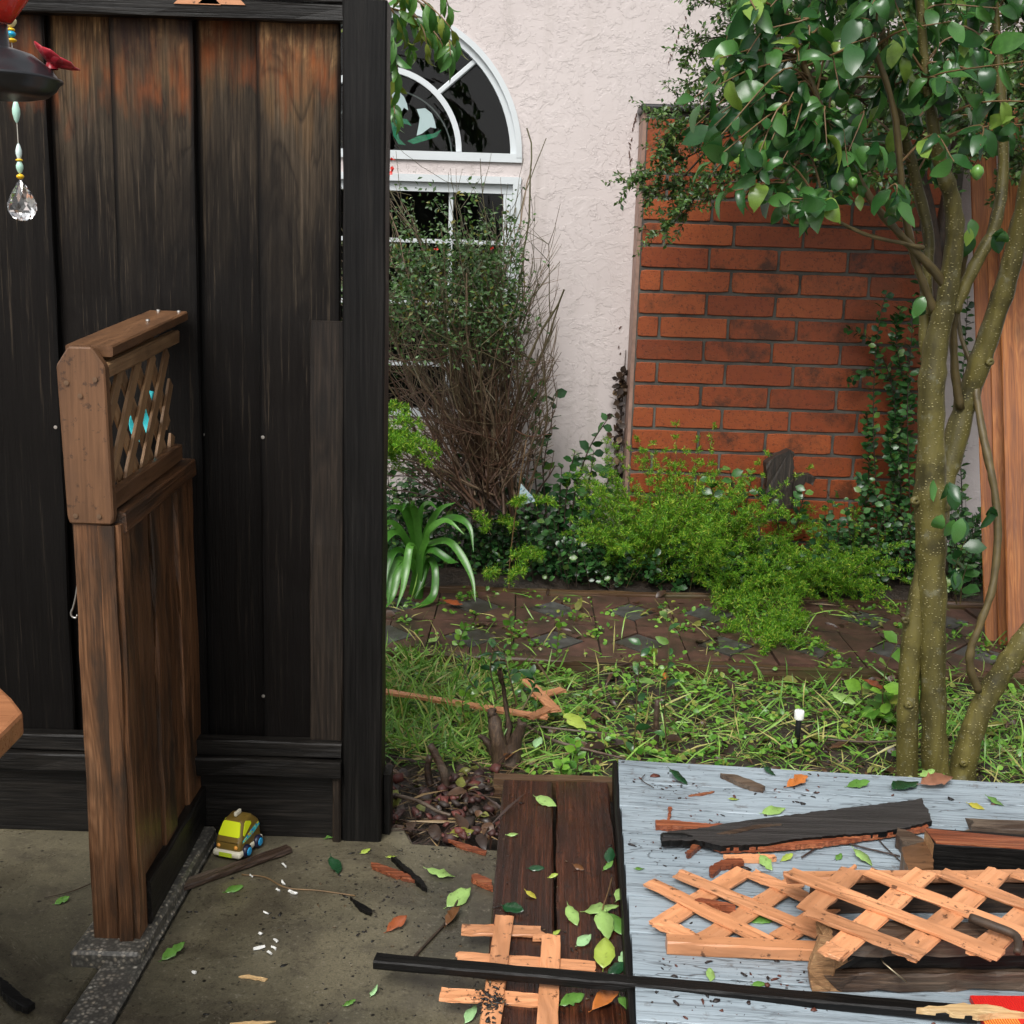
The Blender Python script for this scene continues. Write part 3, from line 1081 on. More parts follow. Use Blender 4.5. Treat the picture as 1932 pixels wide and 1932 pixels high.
for x0, x1 in ((XL + 0.036, XL + 0.075), (XR - 0.075, XR - 0.036)):
    put('sash', *box_geo(x0, x1, YW + 0.012, YW + 0.07, ZB + 0.03, ZT - 0.0702), wf, lw)
put('sash', *box_geo(XL + 0.036, XR - 0.036, YW + 0.010, YW + 0.07, ZT - 0.07, ZT - 0.0302), wf, lw)
put('sill', *box_geo(XL, XR, YW - 0.014, YW + 0.075, ZB - 0.0, ZB + 0.03), wf, lw)
for i in (1, 2, 3):
    x = XL + 2 * WR * i / 4
    put('muntin', *box_geo(x - 0.009, x + 0.009, YW + 0.028, YW + 0.052, ZB + 0.03, ZT - 0.07), wf, lw)
for z in (W(862, 456, YW)[2], W(862, 574, YW)[2], W(862, 690, YW)[2]):
    put('muntin', *box_geo(XL + 0.075, XR - 0.075, YW + 0.03, YW + 0.05, z - 0.009, z + 0.009), wf, lw)
put('pane', [(XL + 0.07, YW + 0.057, ZB), (XR - 0.07, YW + 0.057, ZB), (XR - 0.07, YW + 0.057, ZT - 0.06), (XL + 0.07, YW + 0.057, ZT - 0.06)], [(0, 1, 2, 3)], M['glass'], lw)
# dim room behind the glass
V, F = box_geo(XL - 0.5, XR + 0.5, YW + 0.09, YW + 2.2, 0.2, 2.7)
put('room_interior', V, [F[i] for i in (0, 1, 3, 4, 5)], M['room'], house)
# the returns of the wall around the openings, closing the gap between stucco and frames
put('opening_reveal', *box_geo(XL - 0.03, XL - 0.001, YW + 0.004, YW + 0.09, ZB - 0.05, ZA + 0.1), M['smoothstucco'], house)
put('opening_reveal', *box_geo(XR + 0.001, XR + 0.03, YW + 0.004, YW + 0.09, ZB - 0.05, ZA + 0.1), M['smoothstucco'], house)
put('opening_reveal', *box_geo(XL, XR, YW + 0.004, YW + 0.09, ZT + 0.002, ZA - 0.002), M['smoothstucco'], house)

# stained glass lilies hanging inside the arched window
lead, white, lilyg = plain('lead_came', (0.10, 0.11, 0.11), 0.4), plain('white_opal_glass', (0.62, 0.70, 0.74), 0.25), plain('green_opal_glass', (0.015, 0.17, 0.085), 0.25, vary=0.4, scale=30)
YS = YW + 0.075
sg = thing('stained_glass', 'stained glass half round with white lilies and green leaves behind the arched window', 'suncatcher', tuple(W(719, 292, YS)))
sc = W(735, 292, YS)
ring_sector('lead_rim', sg, sc[0], sc[2], 0.268, 0.274, 0, math.pi, YS, YS + 0.004, lead, 30)


def flat(name, pts, mat):
    prism(name, sg, [W(u, v, YS) for u, v in pts], 0.004, mat, (0, 1, 0))


flat('petal', [(738, 176), (752, 172), (762, 182), (768, 196), (770, 208), (762, 203), (757, 212), (752, 225), (745, 222), (740, 205)], white)
flat('petal', [(786, 206), (802, 204), (815, 214), (820, 228), (823, 242), (812, 240), (804, 246), (796, 252), (786, 256), (790, 236), (792, 222)], white)
flat('leaf', [(738, 232), (752, 222), (768, 225), (777, 238), (770, 235), (756, 232), (748, 242), (754, 262), (766, 274), (752, 272), (742, 256)], lilyg)
flat('leaf', [(768, 266), (790, 256), (818, 252), (833, 244), (824, 258), (800, 266), (780, 272)], lilyg)

# ---------------------------------------------------------------- brick chimney
YC = 5.28
CX0 = W(1206, 520, YC)[0]
CX1 = CX0 + 0.294 * 4.5 + 0.01
CZT = 1.955
chim = thing('chimney', 'red brick chimney breast with black metal cap against the pink stucco wall', 'chimney', (CX0 + 0.66, YC, 0))
put('mortar_core', *box_geo(CX0, CX1, YC + 0.006, YW - 0.002, -0.1, CZT), M['mortar'], chim)
put('side_render', *box_geo(CX0 - 0.016, CX0 - 0.001, YC + 0.002, YW - 0.002, -0.1, CZT - 0.002), M['chimside'], chim)
capo = put('cap', *box_geo(CX0 - 0.03, CX1 + 0.02, YC - 0.02, YW - 0.003, CZT + 0.002, CZT + 0.032), M['flash'], chim)
bevel(capo, 0.012, 3)
PITCHB, LB, JT = 0.0975, 0.294, 0.009


def brick_mesh(L, h, d=0.03):
    # worn outline: corners chipped, edges slightly wavy, front arris rounded
    pts = []
    nx_, nz_ = (9 if L > 0.15 else 4), 3
    for i in range(nx_):
        pts.append((L * i / nx_, 0.0))
    for i in range(nz_):
        pts.append((L, h * i / nz_))
    for i in range(nx_):
        pts.append((L - L * i / nx_, h))
    for i in range(nz_):
        pts.append((0.0, h - h * i / nz_))
    cx, cz = L / 2, h / 2
    P = []
    for i, (x, z) in enumerate(pts):
        k_ = abs(rnd.gauss(0, 0.0011)) + (0.004 * rnd.random() if i in (0, nx_, nx_ + nz_, 2 * nx_ + nz_) else 0)
        P.append((x + (k_ if x < cx else -k_) * (1 if x in (0.0, L) else 0.2), z + (k_ if z < cz else -k_)))
    n = len(P)
    ins = [(x + (0.0025 if x < cx else -0.0025), z + (0.0025 if z < cz else -0.0025)) for x, z in P]
    V = [(x, 0.0, z) for x, z in ins] + [(x, 0.0028, z) for x, z in P] + [(x, d, z) for x, z in P]
    F = [tuple(range(n))]
    for r_ in (0, n):
        F += [(r_ + i, r_ + n + i, r_ + n + (i + 1) % n, r_ + (i + 1) % n) for i in range(n)]
    me = bpy.data.meshes.new('brick')
    me.from_pydata(V, [], F)
    me.update()
    setmat(me, M['brick'])
    bm = bmesh.new()
    bm.from_mesh(me)
    bmesh.ops.recalc_face_normals(bm, faces=bm.faces)
    bm.to_mesh(me)
    bm.free()
    return me


fulls, halfs = [brick_mesh(LB - JT, PITCHB - 0.011) for _ in range(6)], [brick_mesh(0.098 - JT, PITCHB - 0.011) for _ in range(3)]
full, half = 'full', 'half'
big = brick_mesh(0.205 - JT, 0.135)
ztop = 1.4174
zs = []
z = ztop
while z < 1.72:
    z += PITCHB
zs = [z - k * PITCHB for k in range(19)]
for r, z in enumerate(zs):
    k = round((ztop - z) / PITCHB)
    off = 0 if k % 2 == 0 else 1
    if z - PITCHB < -0.05:
        continue
    x = CX0 + 0.004
    first = True
    while x < CX1 - 0.05:
        me = full
        if first and off:
            me = half
        L = (LB if me == full else 0.098)
        if x + L > CX1 + 0.02:
            me, L = half, 0.098
            if x + L > CX1 + 0.02:
                break
        o = bpy.data.objects.new('brick', rnd.choice(fulls if me == full else halfs))
        m = Matrix.Translation((x, YC + rnd.uniform(-0.0015, 0.0015), z - PITCHB + 0.006)) @ Matrix.Rotation(rnd.gauss(0, 0.002), 4, 'Y')
        link(o, chim, m)
        x += L
        first = False
zr = max(zs) + 0.006
x = CX0 + 0.004
while x < CX1 - 0.15:
    o = bpy.data.objects.new('brick', big)
    link(o, chim, Matrix.Translation((x, YC + rnd.uniform(-0.001, 0.001), CZT - 0.16)))
    x += 0.205

# ---------------------------------------------------------------- paved path with its timber edgings
PY0, PY1 = 3.96, 4.76
ROWD, CELL = 0.395, 0.302
path = struct(put('path', *box_geo(-1.4, 3.2, PY0, PY1, -0.06, 0.006), M['soil'], None, (0, 0, 0)))


def slab_mesh(pts, h, mat):
    n = len(pts)
    V = [(x, y, h) for x, y in pts] + [(x, y, h - 0.03) for x, y in pts]
    F = [tuple(range(n))] + [(i + n, (i + 1) % n + n, (i + 1) % n, i) for i in range(n)]
    me = bpy.data.meshes.new('paver')
    me.from_pydata(V, [], F)
    me.update()
    setmat(me, mat)
    return me


cw, cd, g_ = CELL / 2 - 0.003, ROWD / 2 - 0.003, 0.004
dxh, dyh = 0.100, 0.115
dia = slab_mesh([(dxh - g_, 0), (0, dyh - g_), (-dxh + g_, 0), (0, -dyh + g_)], 0.0, M['pavergrey'])
rightp = slab_mesh([(0.002, -cd), (cw, -cd), (cw, cd), (0.002, cd), (0.002, dyh + g_), (dxh + g_, 0), (0.002, -dyh - g_)], 0.0, M['paverred'])
leftp = slab_mesh([(-0.002, cd), (-cw, cd), (-cw, -cd), (-0.002, -cd), (-0.002, -dyh - g_), (-dxh - g_, 0), (-0.002, dyh + g_)], 0.0, M['paverred'])
xoff = G(704.6 + 940 * .3647, 986.4 + 488 * .3647, 0.02)[0]
xoff2 = G(704.6 + 950 * .3647, 986.4 + 660 * .3647, 0.02)[0]
for row in (0, 1):
    yc = PY0 + ROWD * (0.5 + row) + 0.004
    base = xoff if row else xoff2
    for i in range(-4, 9):
        xc = base + i * CELL
        for me in (dia, leftp, rightp):
            o = bpy.data.objects.new('paver', me)
            m = Matrix.Translation((xc, yc, 0.018 + rnd.uniform(-0.003, 0.003))) @ Matrix.Rotation(rnd.gauss(0, 0.012), 4, 'X') @ Matrix.Rotation(rnd.gauss(0, 0.012), 4, 'Y')
            link(o, path, m)
o = plank('edging_board', None, (-1.4, PY0 - 0.022, -0.012), (3.2, PY0 - 0.10, -0.012), 0.036, 0.09, M['edging'], seg=30, jit=0.003)
tag(o, 'long mossy timber edging along the near side of the paver path', 'edging')
o = plank('edging_board', None, (-1.4, PY1 + 0.022, -0.012), (3.2, PY1 + 0.03, -0.012), 0.034, 0.085, M['edging'], seg=30, jit=0.003)
tag(o, 'timber edging along the far side of the paver path under the ferns', 'edging')

# ---------------------------------------------------------------- tall charred fence
YF = 2.655
fence = thing('charred_fence', 'tall fence of fire-blackened vertical boards with a black corner post', 'fence', (-0.9, YF, 0))
edges = [-78 - 159, -78, 78, 201, 360, 479, 637]
xs = [W(u, 30, YF)[0] + 0.004 for u in (78, 201, 360, 479, 637)]
z0, z1 = 0.19, W(300, 30, YF)[2] + 0.01
front = [(xs[1], xs[2], 0), (xs[3], xs[4] + 0.002, 0), (xs[0] - 0.176, xs[0], 0), (xs[0] - 0.176 - 0.13 - 0.176, xs[0] - 0.176 - 0.13, 0)]
back = [(xs[0] - 0.028, xs[1] + 0.028), (xs[2] - 0.028, xs[3] + 0.028), (xs[0] - 0.176 - 0.158, xs[0] - 0.176 + 0.028)]
tones = {0: (0.85, 0.46), 1: (1.0, 0.47), 2: (0.8, 0.36), 3: (0.7, 0.4)}
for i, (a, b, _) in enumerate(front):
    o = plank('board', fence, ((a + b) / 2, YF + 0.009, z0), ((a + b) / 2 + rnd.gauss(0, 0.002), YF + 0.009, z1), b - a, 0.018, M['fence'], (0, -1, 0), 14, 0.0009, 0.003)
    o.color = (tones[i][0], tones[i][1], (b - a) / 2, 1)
tonesb = {0: (1.0, 0.48), 1: (0.75, 0.42), 2: (0.8, 0.4)}
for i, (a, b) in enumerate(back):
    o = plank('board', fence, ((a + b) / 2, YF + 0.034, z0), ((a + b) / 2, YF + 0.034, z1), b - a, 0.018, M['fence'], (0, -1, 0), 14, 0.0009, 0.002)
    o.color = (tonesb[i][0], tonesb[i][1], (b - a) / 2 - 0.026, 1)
pa, pb = W(584, 605, YF - 0.02), W(649, 605, YF - 0.02)
plank('short_board', fence, ((pa[0] + pb[0]) / 2 - 0.002, YF - 0.009, z0 + 0.02), ((pa[0] + pb[0]) / 2, YF - 0.009, pa[2]), pb[0] - pa[0], 0.016, M['strip'], (0, -1, 0), 10, 0.0012, 0.002)
FXL = -2.4
PX0, PX1 = -0.371, -0.281
rail_top = W(300, 1398, YF - 0.04)[2]
plank('bottom_rail', fence, (FXL, YF - 0.022, rail_top - 0.012), (PX0 - 0.002, YF - 0.022, rail_top - 0.012), 0.04, 0.036, M['kick'], seg=20, jit=0.0012)
plank('bottom_rail', fence, (FXL, YF - 0.030, rail_top - 0.052), (PX0 - 0.001, YF - 0.030, rail_top - 0.052), 0.056, 0.040, M['kick'], seg=20, jit=0.0012)
plank('kickboard', fence, (FXL, YF - 0.012, (rail_top - 0.075) / 2), (PX0 + 0.0, YF - 0.012, (rail_top - 0.075) / 2), rail_top - 0.078, 0.022, M['kick'], (0, -1, 0), 16, 0.001)
plank('cleat', fence, (PX0 - 0.012, YF - 0.034, 0.005), (PX0 - 0.012, YF - 0.034, rail_top - 0.075), 0.018, 0.02, M['strip'], (0, -1, 0), 3)
tz = W(300, 22, YF - 0.02)[2]
plank('top_rail', fence, (FXL, YF - 0.016, tz + 0.006), (PX0 + 0.0, YF - 0.016, tz + 0.006), 0.032, 0.034, M['kick'], seg=20, jit=0.001)
plank('top_rail', fence, (FXL, YF - 0.004, tz + 0.045), (PX0 + 0.035, YF - 0.004, tz + 0.045), 0.055, 0.038, M['char'], seg=20, jit=0.001)
plank('top_rail', fence, (FXL, YF + 0.025, tz + 0.084), (PX0 + 0.05, YF + 0.025, tz + 0.084), 0.09, 0.036, M['char'], seg=20, jit=0.001)
for u in (372, 418):
    c = W(u, 4, YF - 0.036)
    prism('lattice_tip', fence, [c + np.array((-0.048, 0, -0.004)), c + np.array((0.048, 0, -0.004)), c + np.array((0.014, 0, 0.03)), c + np.array((-0.010, 0, 0.03))], 0.006, M['orange'], (0, 1, 0))
plank('post', fence, ((PX0 + PX1) / 2, YF + 0.008, 0.0), ((PX0 + PX1) / 2 - 0.004, YF + 0.008, 1.845), PX1 - PX0, 0.088, M['char'], (0, -1, 0), 16, 0.0007, 0.004)
plank('post_stub', fence, (PX1 + 0.009, YF + 0.032, 0.0), (PX1 + 0.009, YF + 0.032, 0.155), 0.018, 0.06, M['char'], (0, -1, 0), 4)
for u, v in ((383, 820), (496, 825), (497, 1313), (105, 806)):
    yy = YF + (0.024 if u in (383,) else 0.0) - 0.001
    c = W(u, v, yy)
    o = put('screw', *lathe_geo([(0.0, 0.0), (0.0016, 0.0), (0.0038, 0.0006), (0.0040, 0.0016), (0.0, 0.0019)], 10), M['metal'], fence, (0, 0, 0))
    o.matrix_basis = WM[fence].inverted() @ (Matrix.Translation(Vector(c)) @ Matrix.Rotation(math.pi / 2, 4, 'X'))

# ---------------------------------------------------------------- low fence return with lattice top
lowf = thing('low_fence', 'brown low fence end with lattice top standing on a concrete footing', 'fence', (-0.75, 2.38, 0.032))
LX0, LX1 = -0.803, -0.718
YA, YZ = 2.14, 2.635
eb = [(LX0, 1.135), (LX0 + 0.022, 1.168), (LX1 - 0.022, 1.168), (LX1, 1.135), (LX1 + 0.006, 0.865), (LX1 + 0.002, 0.852), (LX0 + 0.012, 0.852), (LX0 + 0.008, 0.865)]
o = prism('end_board', lowf, [(x, YA - 0.012, z) for x, z in eb], 0.024, M['stainz'], (0, 1, 0))
bevel(o, 0.003)
plank('cap', lowf, ((LX0 + LX1) / 2 + 0.008, YA + 0.014, 1.160), ((LX0 + LX1) / 2 + 0.012, YZ, 1.200), 0.084, 0.020, M['stain'], seg=8, jit=0.0003)
plank('top_trim', lowf, (LX1 - 0.008, YA + 0.013, 1.126), (LX1 - 0.008, YZ - 0.03, 1.158), 0.016, 0.028, M['lath'], seg=4)
plank('top_trim', lowf, (LX0 + 0.02, YA + 0.013, 1.126), (LX0 + 0.02, YZ - 0.02, 1.158), 0.016, 0.028, M['lath'], seg=4)
ya, yb_, za, zb = YA + 0.016, YZ - 0.035, 0.905, 1.130


def clip45(c, s):
    """line z = zmid + s*(y-c) clipped to the lattice field"""
    zm = (za + zb) / 2
    pts = []
    t0 = max(min((za - zm) / s, (zb - zm) / s) + c, ya)
    t1 = min(max((za - zm) / s, (zb - zm) / s) + c, yb_)
    if t1 - t0 < 0.03:
        return None
    return (t0, zm + s * (t0 - c)), (t1, zm + s * (t1 - c))


for k in range(-2, 9):
    c = ya + 0.012 + 0.098 * k
    for s, xl in ((1.15, LX1 - 0.014), (-1.15, LX1 - 0.022)):
        q = clip45(c, s)
        if q:
            (y0_, z0_), (y1_, z1_) = q
            if y0_ > yb_ - 0.06 and s < 0:
                continue
            plank('lattice_slat', lowf, (xl, y0_, z0_), (xl, y1_ - (0.02 if y1_ > yb_ - 0.01 else 0), z1_), 0.029, 0.006, M['lath'], (1, 0, 0), 2, 0.0004, 0.001)
plank('mid_trim', lowf, (LX1 - 0.006, YA + 0.013, 0.892), (LX1 - 0.006, YZ - 0.035, 0.912), 0.018, 0.036, M['stain'], seg=5)
plank('mid_rail', lowf, (LX1 - 0.010, YA + 0.013, 0.852), (LX1 - 0.010, YZ, 0.872), 0.062, 0.038, M['panelwood'], seg=6, jit=0.0007)
plank('front_post', lowf, (-0.757, YA + 0.016, 0.032), (-0.762, YA + 0.016, 0.851), 0.052, 0.044, M['panelwood'], (0, -1, 0), 10, 0.001)
plank('front_batten', lowf, (-0.716, YA - 0.003, 0.020), (-0.727, YA - 0.003, 0.850), 0.026, 0.022, M['panelwood'], (0, -1, 0), 10, 0.0012)
plank('front_stile', lowf, (-0.701, YA + 0.022, 0.032), (-0.713, YA + 0.022, 0.850), 0.018, 0.050, M['panelwood'], (0, -1, 0), 10, 0.001)
yy = YA + 0.05
for wdt, dx in ((0.15, 0.0), (0.09, 0.006), (0.10, -0.004), (0.14, 0.003)):
    plank('board', lowf, (LX1 + 0.004 + dx, yy + wdt / 2, 0.10), (LX1 - 0.006 + dx, yy + wdt / 2, 0.848), wdt - 0.004, 0.020, M['panelwood'], (1, 0, 0), 10, 0.0012)
    yy += wdt
plank('base_sill', lowf, (LX1 + 0.010, YA + 0.05, 0.078), (LX1 + 0.008, YZ, 0.078), 0.046, 0.090, M['kick'], seg=6, jit=0.0012)
plank('base_sill', lowf, (LX0 + 0.03, YA + 0.05, 0.078), (LX0 + 0.03, YZ, 0.078), 0.046, 0.090, M['kick'], seg=6)
plank('board', lowf, (LX0 + 0.03, (YA + YZ) / 2, 0.12), (LX0 + 0.028, (YA + YZ) / 2, 0.85), YZ - YA - 0.06, 0.02, M['panelwood'], (1, 0, 0), 6)
for x, z in ((-0.785, 1.105), (-0.762, 1.083), (-0.735, 1.112), (-0.779, 0.868), (-0.737, 0.868)):
    o = put('screw', *lathe_geo([(0.0012, 0.0003), (0.0022, 0.0002), (0.0042, 0.0008), (0.0045, 0.0018), (0.0, 0.002)], 10), M['dullscrew'], lowf, (0, 0, 0))
    o.matrix_basis = WM[lowf].inverted() @ (Matrix.Translation((x, YA - 0.0135, z)) @ Matrix.Rotation(math.pi / 2, 4, 'X'))
for x, y, z in ((-0.765, 2.62, 1.211), (-0.72, 2.615, 1.2105), (-0.74, 2.46, 1.199)):
    put('screw', *lathe_geo([(0.0, 0.003), (0.004, 0.0015), (0.0045, -0.002)], 10, (x, y, z)), M['metal'], lowf)
hk = [W(u, v, 2.16) for u, v in ((154, 1101), (148, 1100), (146, 1106), (143, 1125), (138, 1146), (134, 1156), (136, 1163), (143, 1166), (146, 1160))]
tube('hook', lowf, smooth_path(hk, 5), 0.0021, M['metal'], 6)

# something turquoise glimpsed through the lattice, hung on the fence behind
tq = thing('hanging_scoop', 'turquoise plastic scoop half hidden behind the lattice of the low fence', 'scoop', tuple(W(275, 800, YF - 0.03)))
tm = plain('turquoise_plastic', (0.035, 0.42, 0.46), 0.35)
c = W(272, 800, YF - 0.03)
V, F = lathe_geo([(0.0, -0.002), (0.014, -0.001), (0.025, 0.004), (0.029, 0.014), (0.027, 0.014), (0.022, 0.006), (0.0, 0.002)], 18)
o = put('bowl', V, F, tm, tq, (0, 0, 0), True)
o.matrix_basis = WM[tq].inverted() @ (Matrix.Translation(Vector(c)) @ Matrix.Rotation(math.pi / 2, 4, 'X') @ Matrix.Scale(1.35, 4, (0, 1, 0)))
plank('handle', tq, W(276, 775, YF - 0.03), W(285, 738, YF - 0.03), 0.013, 0.006, tm, (0, -1, 0), 4, 0.0, 0.002)

# ---------------------------------------------------------------- fresh redwood boards leaning at the right
for (ub, vb, yb2, ut, w, lab) in (
        (1876, 1203, 4.33, 1838, 0.060, 'narrow fresh redwood board leaning behind the tree, the one nearest the brick chimney'),
        (1897, 1212, 4.28, 1862, 0.045, 'thin redwood board leaning between a narrow board and a wide one'),
        (1944, 1262, 4.08, 1914, 0.150, 'wide orange redwood board with a knot leaning at the edge of the picture')):
    p0 = W(ub, vb, yb2)
    p0[2] = 0.012
    p1 = W(ut, 95, YW - 0.02)
    o = plank('leaning_board', None, p0, p1, w, 0.022, M['redwood'], (-0.35, -1, 0.25), 14, 0.001)
    tag(o, lab, 'board', 'redwood boards leaning at the edge of the bed')
# ---------------------------------------------------------------- wooden boards and the grey platform
ZBR = 0.040
walk = thing('walkway', 'two wet dark brown deck boards laid side by side from patio to bed', 'walkway', tuple(G(1047, 1700, 0)))
BL = [G(946, 1472, ZBR), G(908, 1932, ZBR)]
BG = [G(1046, 1475, ZBR), G(1050, 1932, ZBR)]
BR = [G(1152, 1477, ZBR), G(1192, 1932, ZBR)]


def ext(p, q, f=1.5):
    return p + (q - p) * f


for a, b, o_ in ((BL, BG, -1), (BG, BR, 1)):
    f0, f1 = (a[0] + b[0]) / 2, (a[1] + b[1]) / 2
    wd = np.linalg.norm(b[0] - a[0]) * 0.5 + np.linalg.norm(b[1] - a[1]) * 0.5 - 0.006
    dz = np.array((0, 0, -0.019))
    plank('deck_board', walk, f0 + dz, ext(f0, f1) + dz, wd, 0.038, M['deckbrown'], seg=18, jit=0.0012, ch=0.004, endmat=M['deckside'])
e0, e1 = (BL[0] + np.array((-0.02, 0.035, -0.03))), (BR[0] + np.array((0.05, 0.03, -0.03)))
plank('end_board', walk, e0, e1, 0.03, 0.055, M['edging'], seg=6, jit=0.002)
plank('side_board', walk, G(1160, 1480, 0.02) + np.array((0.004, 0, 0)), ext(G(1160, 1480, 0.02), G(1200, 1932, 0.02)) + np.array((0.004, 0, 0)), 0.022, 0.05, M['deckside'], seg=10)

ZG = 0.085
PLT, PLB, PRT = G(1165, 1432, ZG), G(1203, 1932, ZG), G(1932, 1478, ZG)
ex, ey = unit(PRT - PLT), unit(PLB - PLT)
plat = thing('deck_platform', 'weathered grey-blue painted wooden platform strewn with burnt debris', 'platform', tuple(PLT * np.array((1, 1, 0))))
pw = 0.1385
for i in range(11):
    a = PLT + ey * (pw * (i + 0.5)) + np.array((0, 0, -0.019))
    plank('plank', plat, a + ex * rnd.uniform(-0.002, 0.002), a + ex * 2.3, pw - 0.005, 0.038, M['greydeck'], seg=20, jit=0.0004, ch=0.0012)
a = PLT + ex * (-0.007) + np.array((0, 0, -0.029))
plank('side_rail', plat, a, a + ey * 1.54, 0.012, 0.050, M['char'], seg=10)
for k in (0.3, 1.1, 1.9):
    a = PLT + ex * k + np.array((0, 0, -0.064))
    plank('bearer', plat, a + ey * 0.02, a + ey * 1.5, 0.05, 0.05, M['char'], seg=4)


def D(u, v, z=None):
    return G(u, v, ZG if z is None else z)


def zc(u0, v0, k):
    return lambda x, y: (u0 + x * k, v0 + y * k)


zr = zc(1127.4, 1409.2, 0.4165)           # region with the platform
zl = zc(1444.4, 1479.7, 0.25236)          # region with the lattice pile
zm = zc(704.6, 1409.2, 0.29176)           # region with the walkway
zg = zc(704.6, 986.4, 0.3647)             # region with the bed


def slat(parent, f, p, q, z, w=0.040, t=0.006, mat=None, **k):
    return plank('slat', parent, G(*f(*p), z), G(*f(*q), z), w, t, mat or M['orange'], (0, 0, 1), 8, 0.0008, 0.001, rnd.choice((0.002, 0.004, 0.012)), rnd.choice((0.002, 0.004, 0.010)), **k)


# lattice lying on the platform (far left one)
lat = thing('garden_lattice', 'broken orange cedar lattice lying flat on the grey platform', 'lattice', tuple(D(*zr(560, 760))))
zz = ZG + 0.010
for p, q in (((270, 815), (668, 560)), ((490, 872), (900, 610)), ((818, 872), (1080, 705))):
    slat(lat, zr, p, q, zz, 0.042)
for p, q in (((232, 612), (780, 888)), ((360, 570), (1010, 850)), ((690, 570), (985, 700)), ((270, 790), (430, 868))):
    slat(lat, zr, p, q, zz + 0.0065, 0.036)
plank('bottom_rail', lat, D(*zr(312, 893), ZG + 0.014), D(*zr(1000, 926), ZG + 0.014), 0.034, 0.026, M['orange'], seg=6)

# stack of split brown timbers with a raw broken end
ZS = ZG
sp, sq = D(*zl(400, 1560)), D(*zl(2150, 1555))
stk = [('brown_timber', 'lowest of the three split brown timbers stacked on the grey platform', 0.0, 0.036, 0.0, 'brownold'),
       ('brown_timber', 'dark middle timber recessed in the stack below the orange lattice', 0.0365, 0.030, 0.014, 'char'),
       ('brown_timber', 'topmost brown timber of the stack, carrying the edge of the orange lattice', 0.067, 0.032, 0.004, 'brownold')]
sx = unit(sq - sp)
sy = np.array((-sx[1], sx[0], 0))
for nm, lab, z, h, rec, mt in stk:
    a = sp + sy * (0.035 + rec) + np.array((0, 0, z + h / 2)) + sx * rec * 1.2
    b = sq + sy * (0.035 + rec) + np.array((0, 0, z + h / 2))
    o = plank(nm, None, a, b, 0.07, h, M[mt], seg=12, jit=0.0022, ch=0.004, sa=0.05, endmat=M['rawend'])
    tag(o, lab, 'timber', 'split timbers stacked under the lattice')
o = prism('bark_flake', None, [sp + sx * x + np.array((0, 0, 0.002 + z)) + sy * 0.002 for x, z in ((-0.012, 0.0), (0.02, -0.001), (0.026, 0.04), (0.018, 0.1), (-0.006, 0.104), (-0.018, 0.06))], 0.012, [M['rawend'], M['rawend']], tuple(sy), rough=0.003)
tag(o, 'shaggy tan broken end splitting off the stacked brown timbers', 'wood')
for p, q in (((820, 1380), (975, 1490)),):
    a, b = D(*zl(*p)), D(*zl(*q))
    base = sp + sx * 0.11 + np.array((0, 0, 0.060)) - sy * 0.002
    o = tube('nail', None, [base + sy * 0.02, base, base + sx * 0.035 - sy * 0.025 - np.array((0, 0, 0.022))], [0.0016, 0.0016, 0.0016], M['brassy'], 6)
    tag(o, 'bent pale nail sticking out of the stacked timbers', 'nail')

# lattice resting on the stack
lat2 = thing('garden_lattice', 'large orange cedar lattice resting on the stacked brown timbers', 'lattice', tuple(D(*zl(1000, 1000))))
zt2 = ZG + 0.1062
sl = lambda c, d, t: (c[0] + d[0] * t, c[1] + d[1] * t)
DA, DB = (-180 / 160, 1.0), (1.0, 150 / 380)
for k in range(-1, 5):
    c = (790 + 548 * k, 1015)
    top = (c[0] + (1015 - 650) * 180 / 160, 650)
    bot = (c[0] - (1290 - 1015) * 180 / 160, 1290) if k >= 0 else (c[0] + 62, 960)
    slat(lat2, zl, top, bot, zt2, 0.044)
for j, (x0, y0) in enumerate(((-280, 640), (270, 650), (520, 662), (1120, 660), (1700, 660))):
    pass
for c, t0, t1 in (((690, 860), (170, None), None), ((510, 1020), (310, None), None), ((870, 700), (560, None), None), ((870 + 548, 700), (1140, None), None), ((870 + 1096, 700), (1690, None), None), ((330, 1180), (420, None), None)):
    x0 = t0[0]
    y0 = c[1] + (x0 - c[0]) * 150 / 380
    if y0 < 655:
        x0 += (655 - y0) * 380 / 150
        y0 = 655
    y1 = 1285
    x1 = c[0] + (y1 - c[1]) * 380 / 150
    if x1 > 2400:
        x1 = 2400
        y1 = c[1] + (x1 - c[0]) * 150 / 380
    if x1 - x0 > 150:
        slat(lat2, zl, (x0, y0), (x1, y1), zt2 + 0.0068, 0.036)
for z, v, sz in ((zt2 - 0.011, 690, 0.010), (zt2 - 0.036, 700, 0.010)):
    plank('rail', lat2, G(*zl(150, v), z), G(*zl(2300, v - 10), z), 0.034, sz, M['orange'], seg=8)
q0, q1 = G(*zl(330, 700), zt2 - 0.036), G(*zl(2300, 690), zt2 - 0.036)
hs = zt2 - 0.0425 - ZG
o = plank('brown_timber', None, (q0[0], q0[1] + 0.004, ZG + hs / 2 + 0.0005), (q1[0], q1[1] + 0.004, ZG + hs / 2 + 0.0005), 0.045, hs, M['brownold'], seg=10, jit=0.0015, sa=0.04)
tag(o, 'dark timber hidden under the rear edge of the large orange lattice', 'timber')

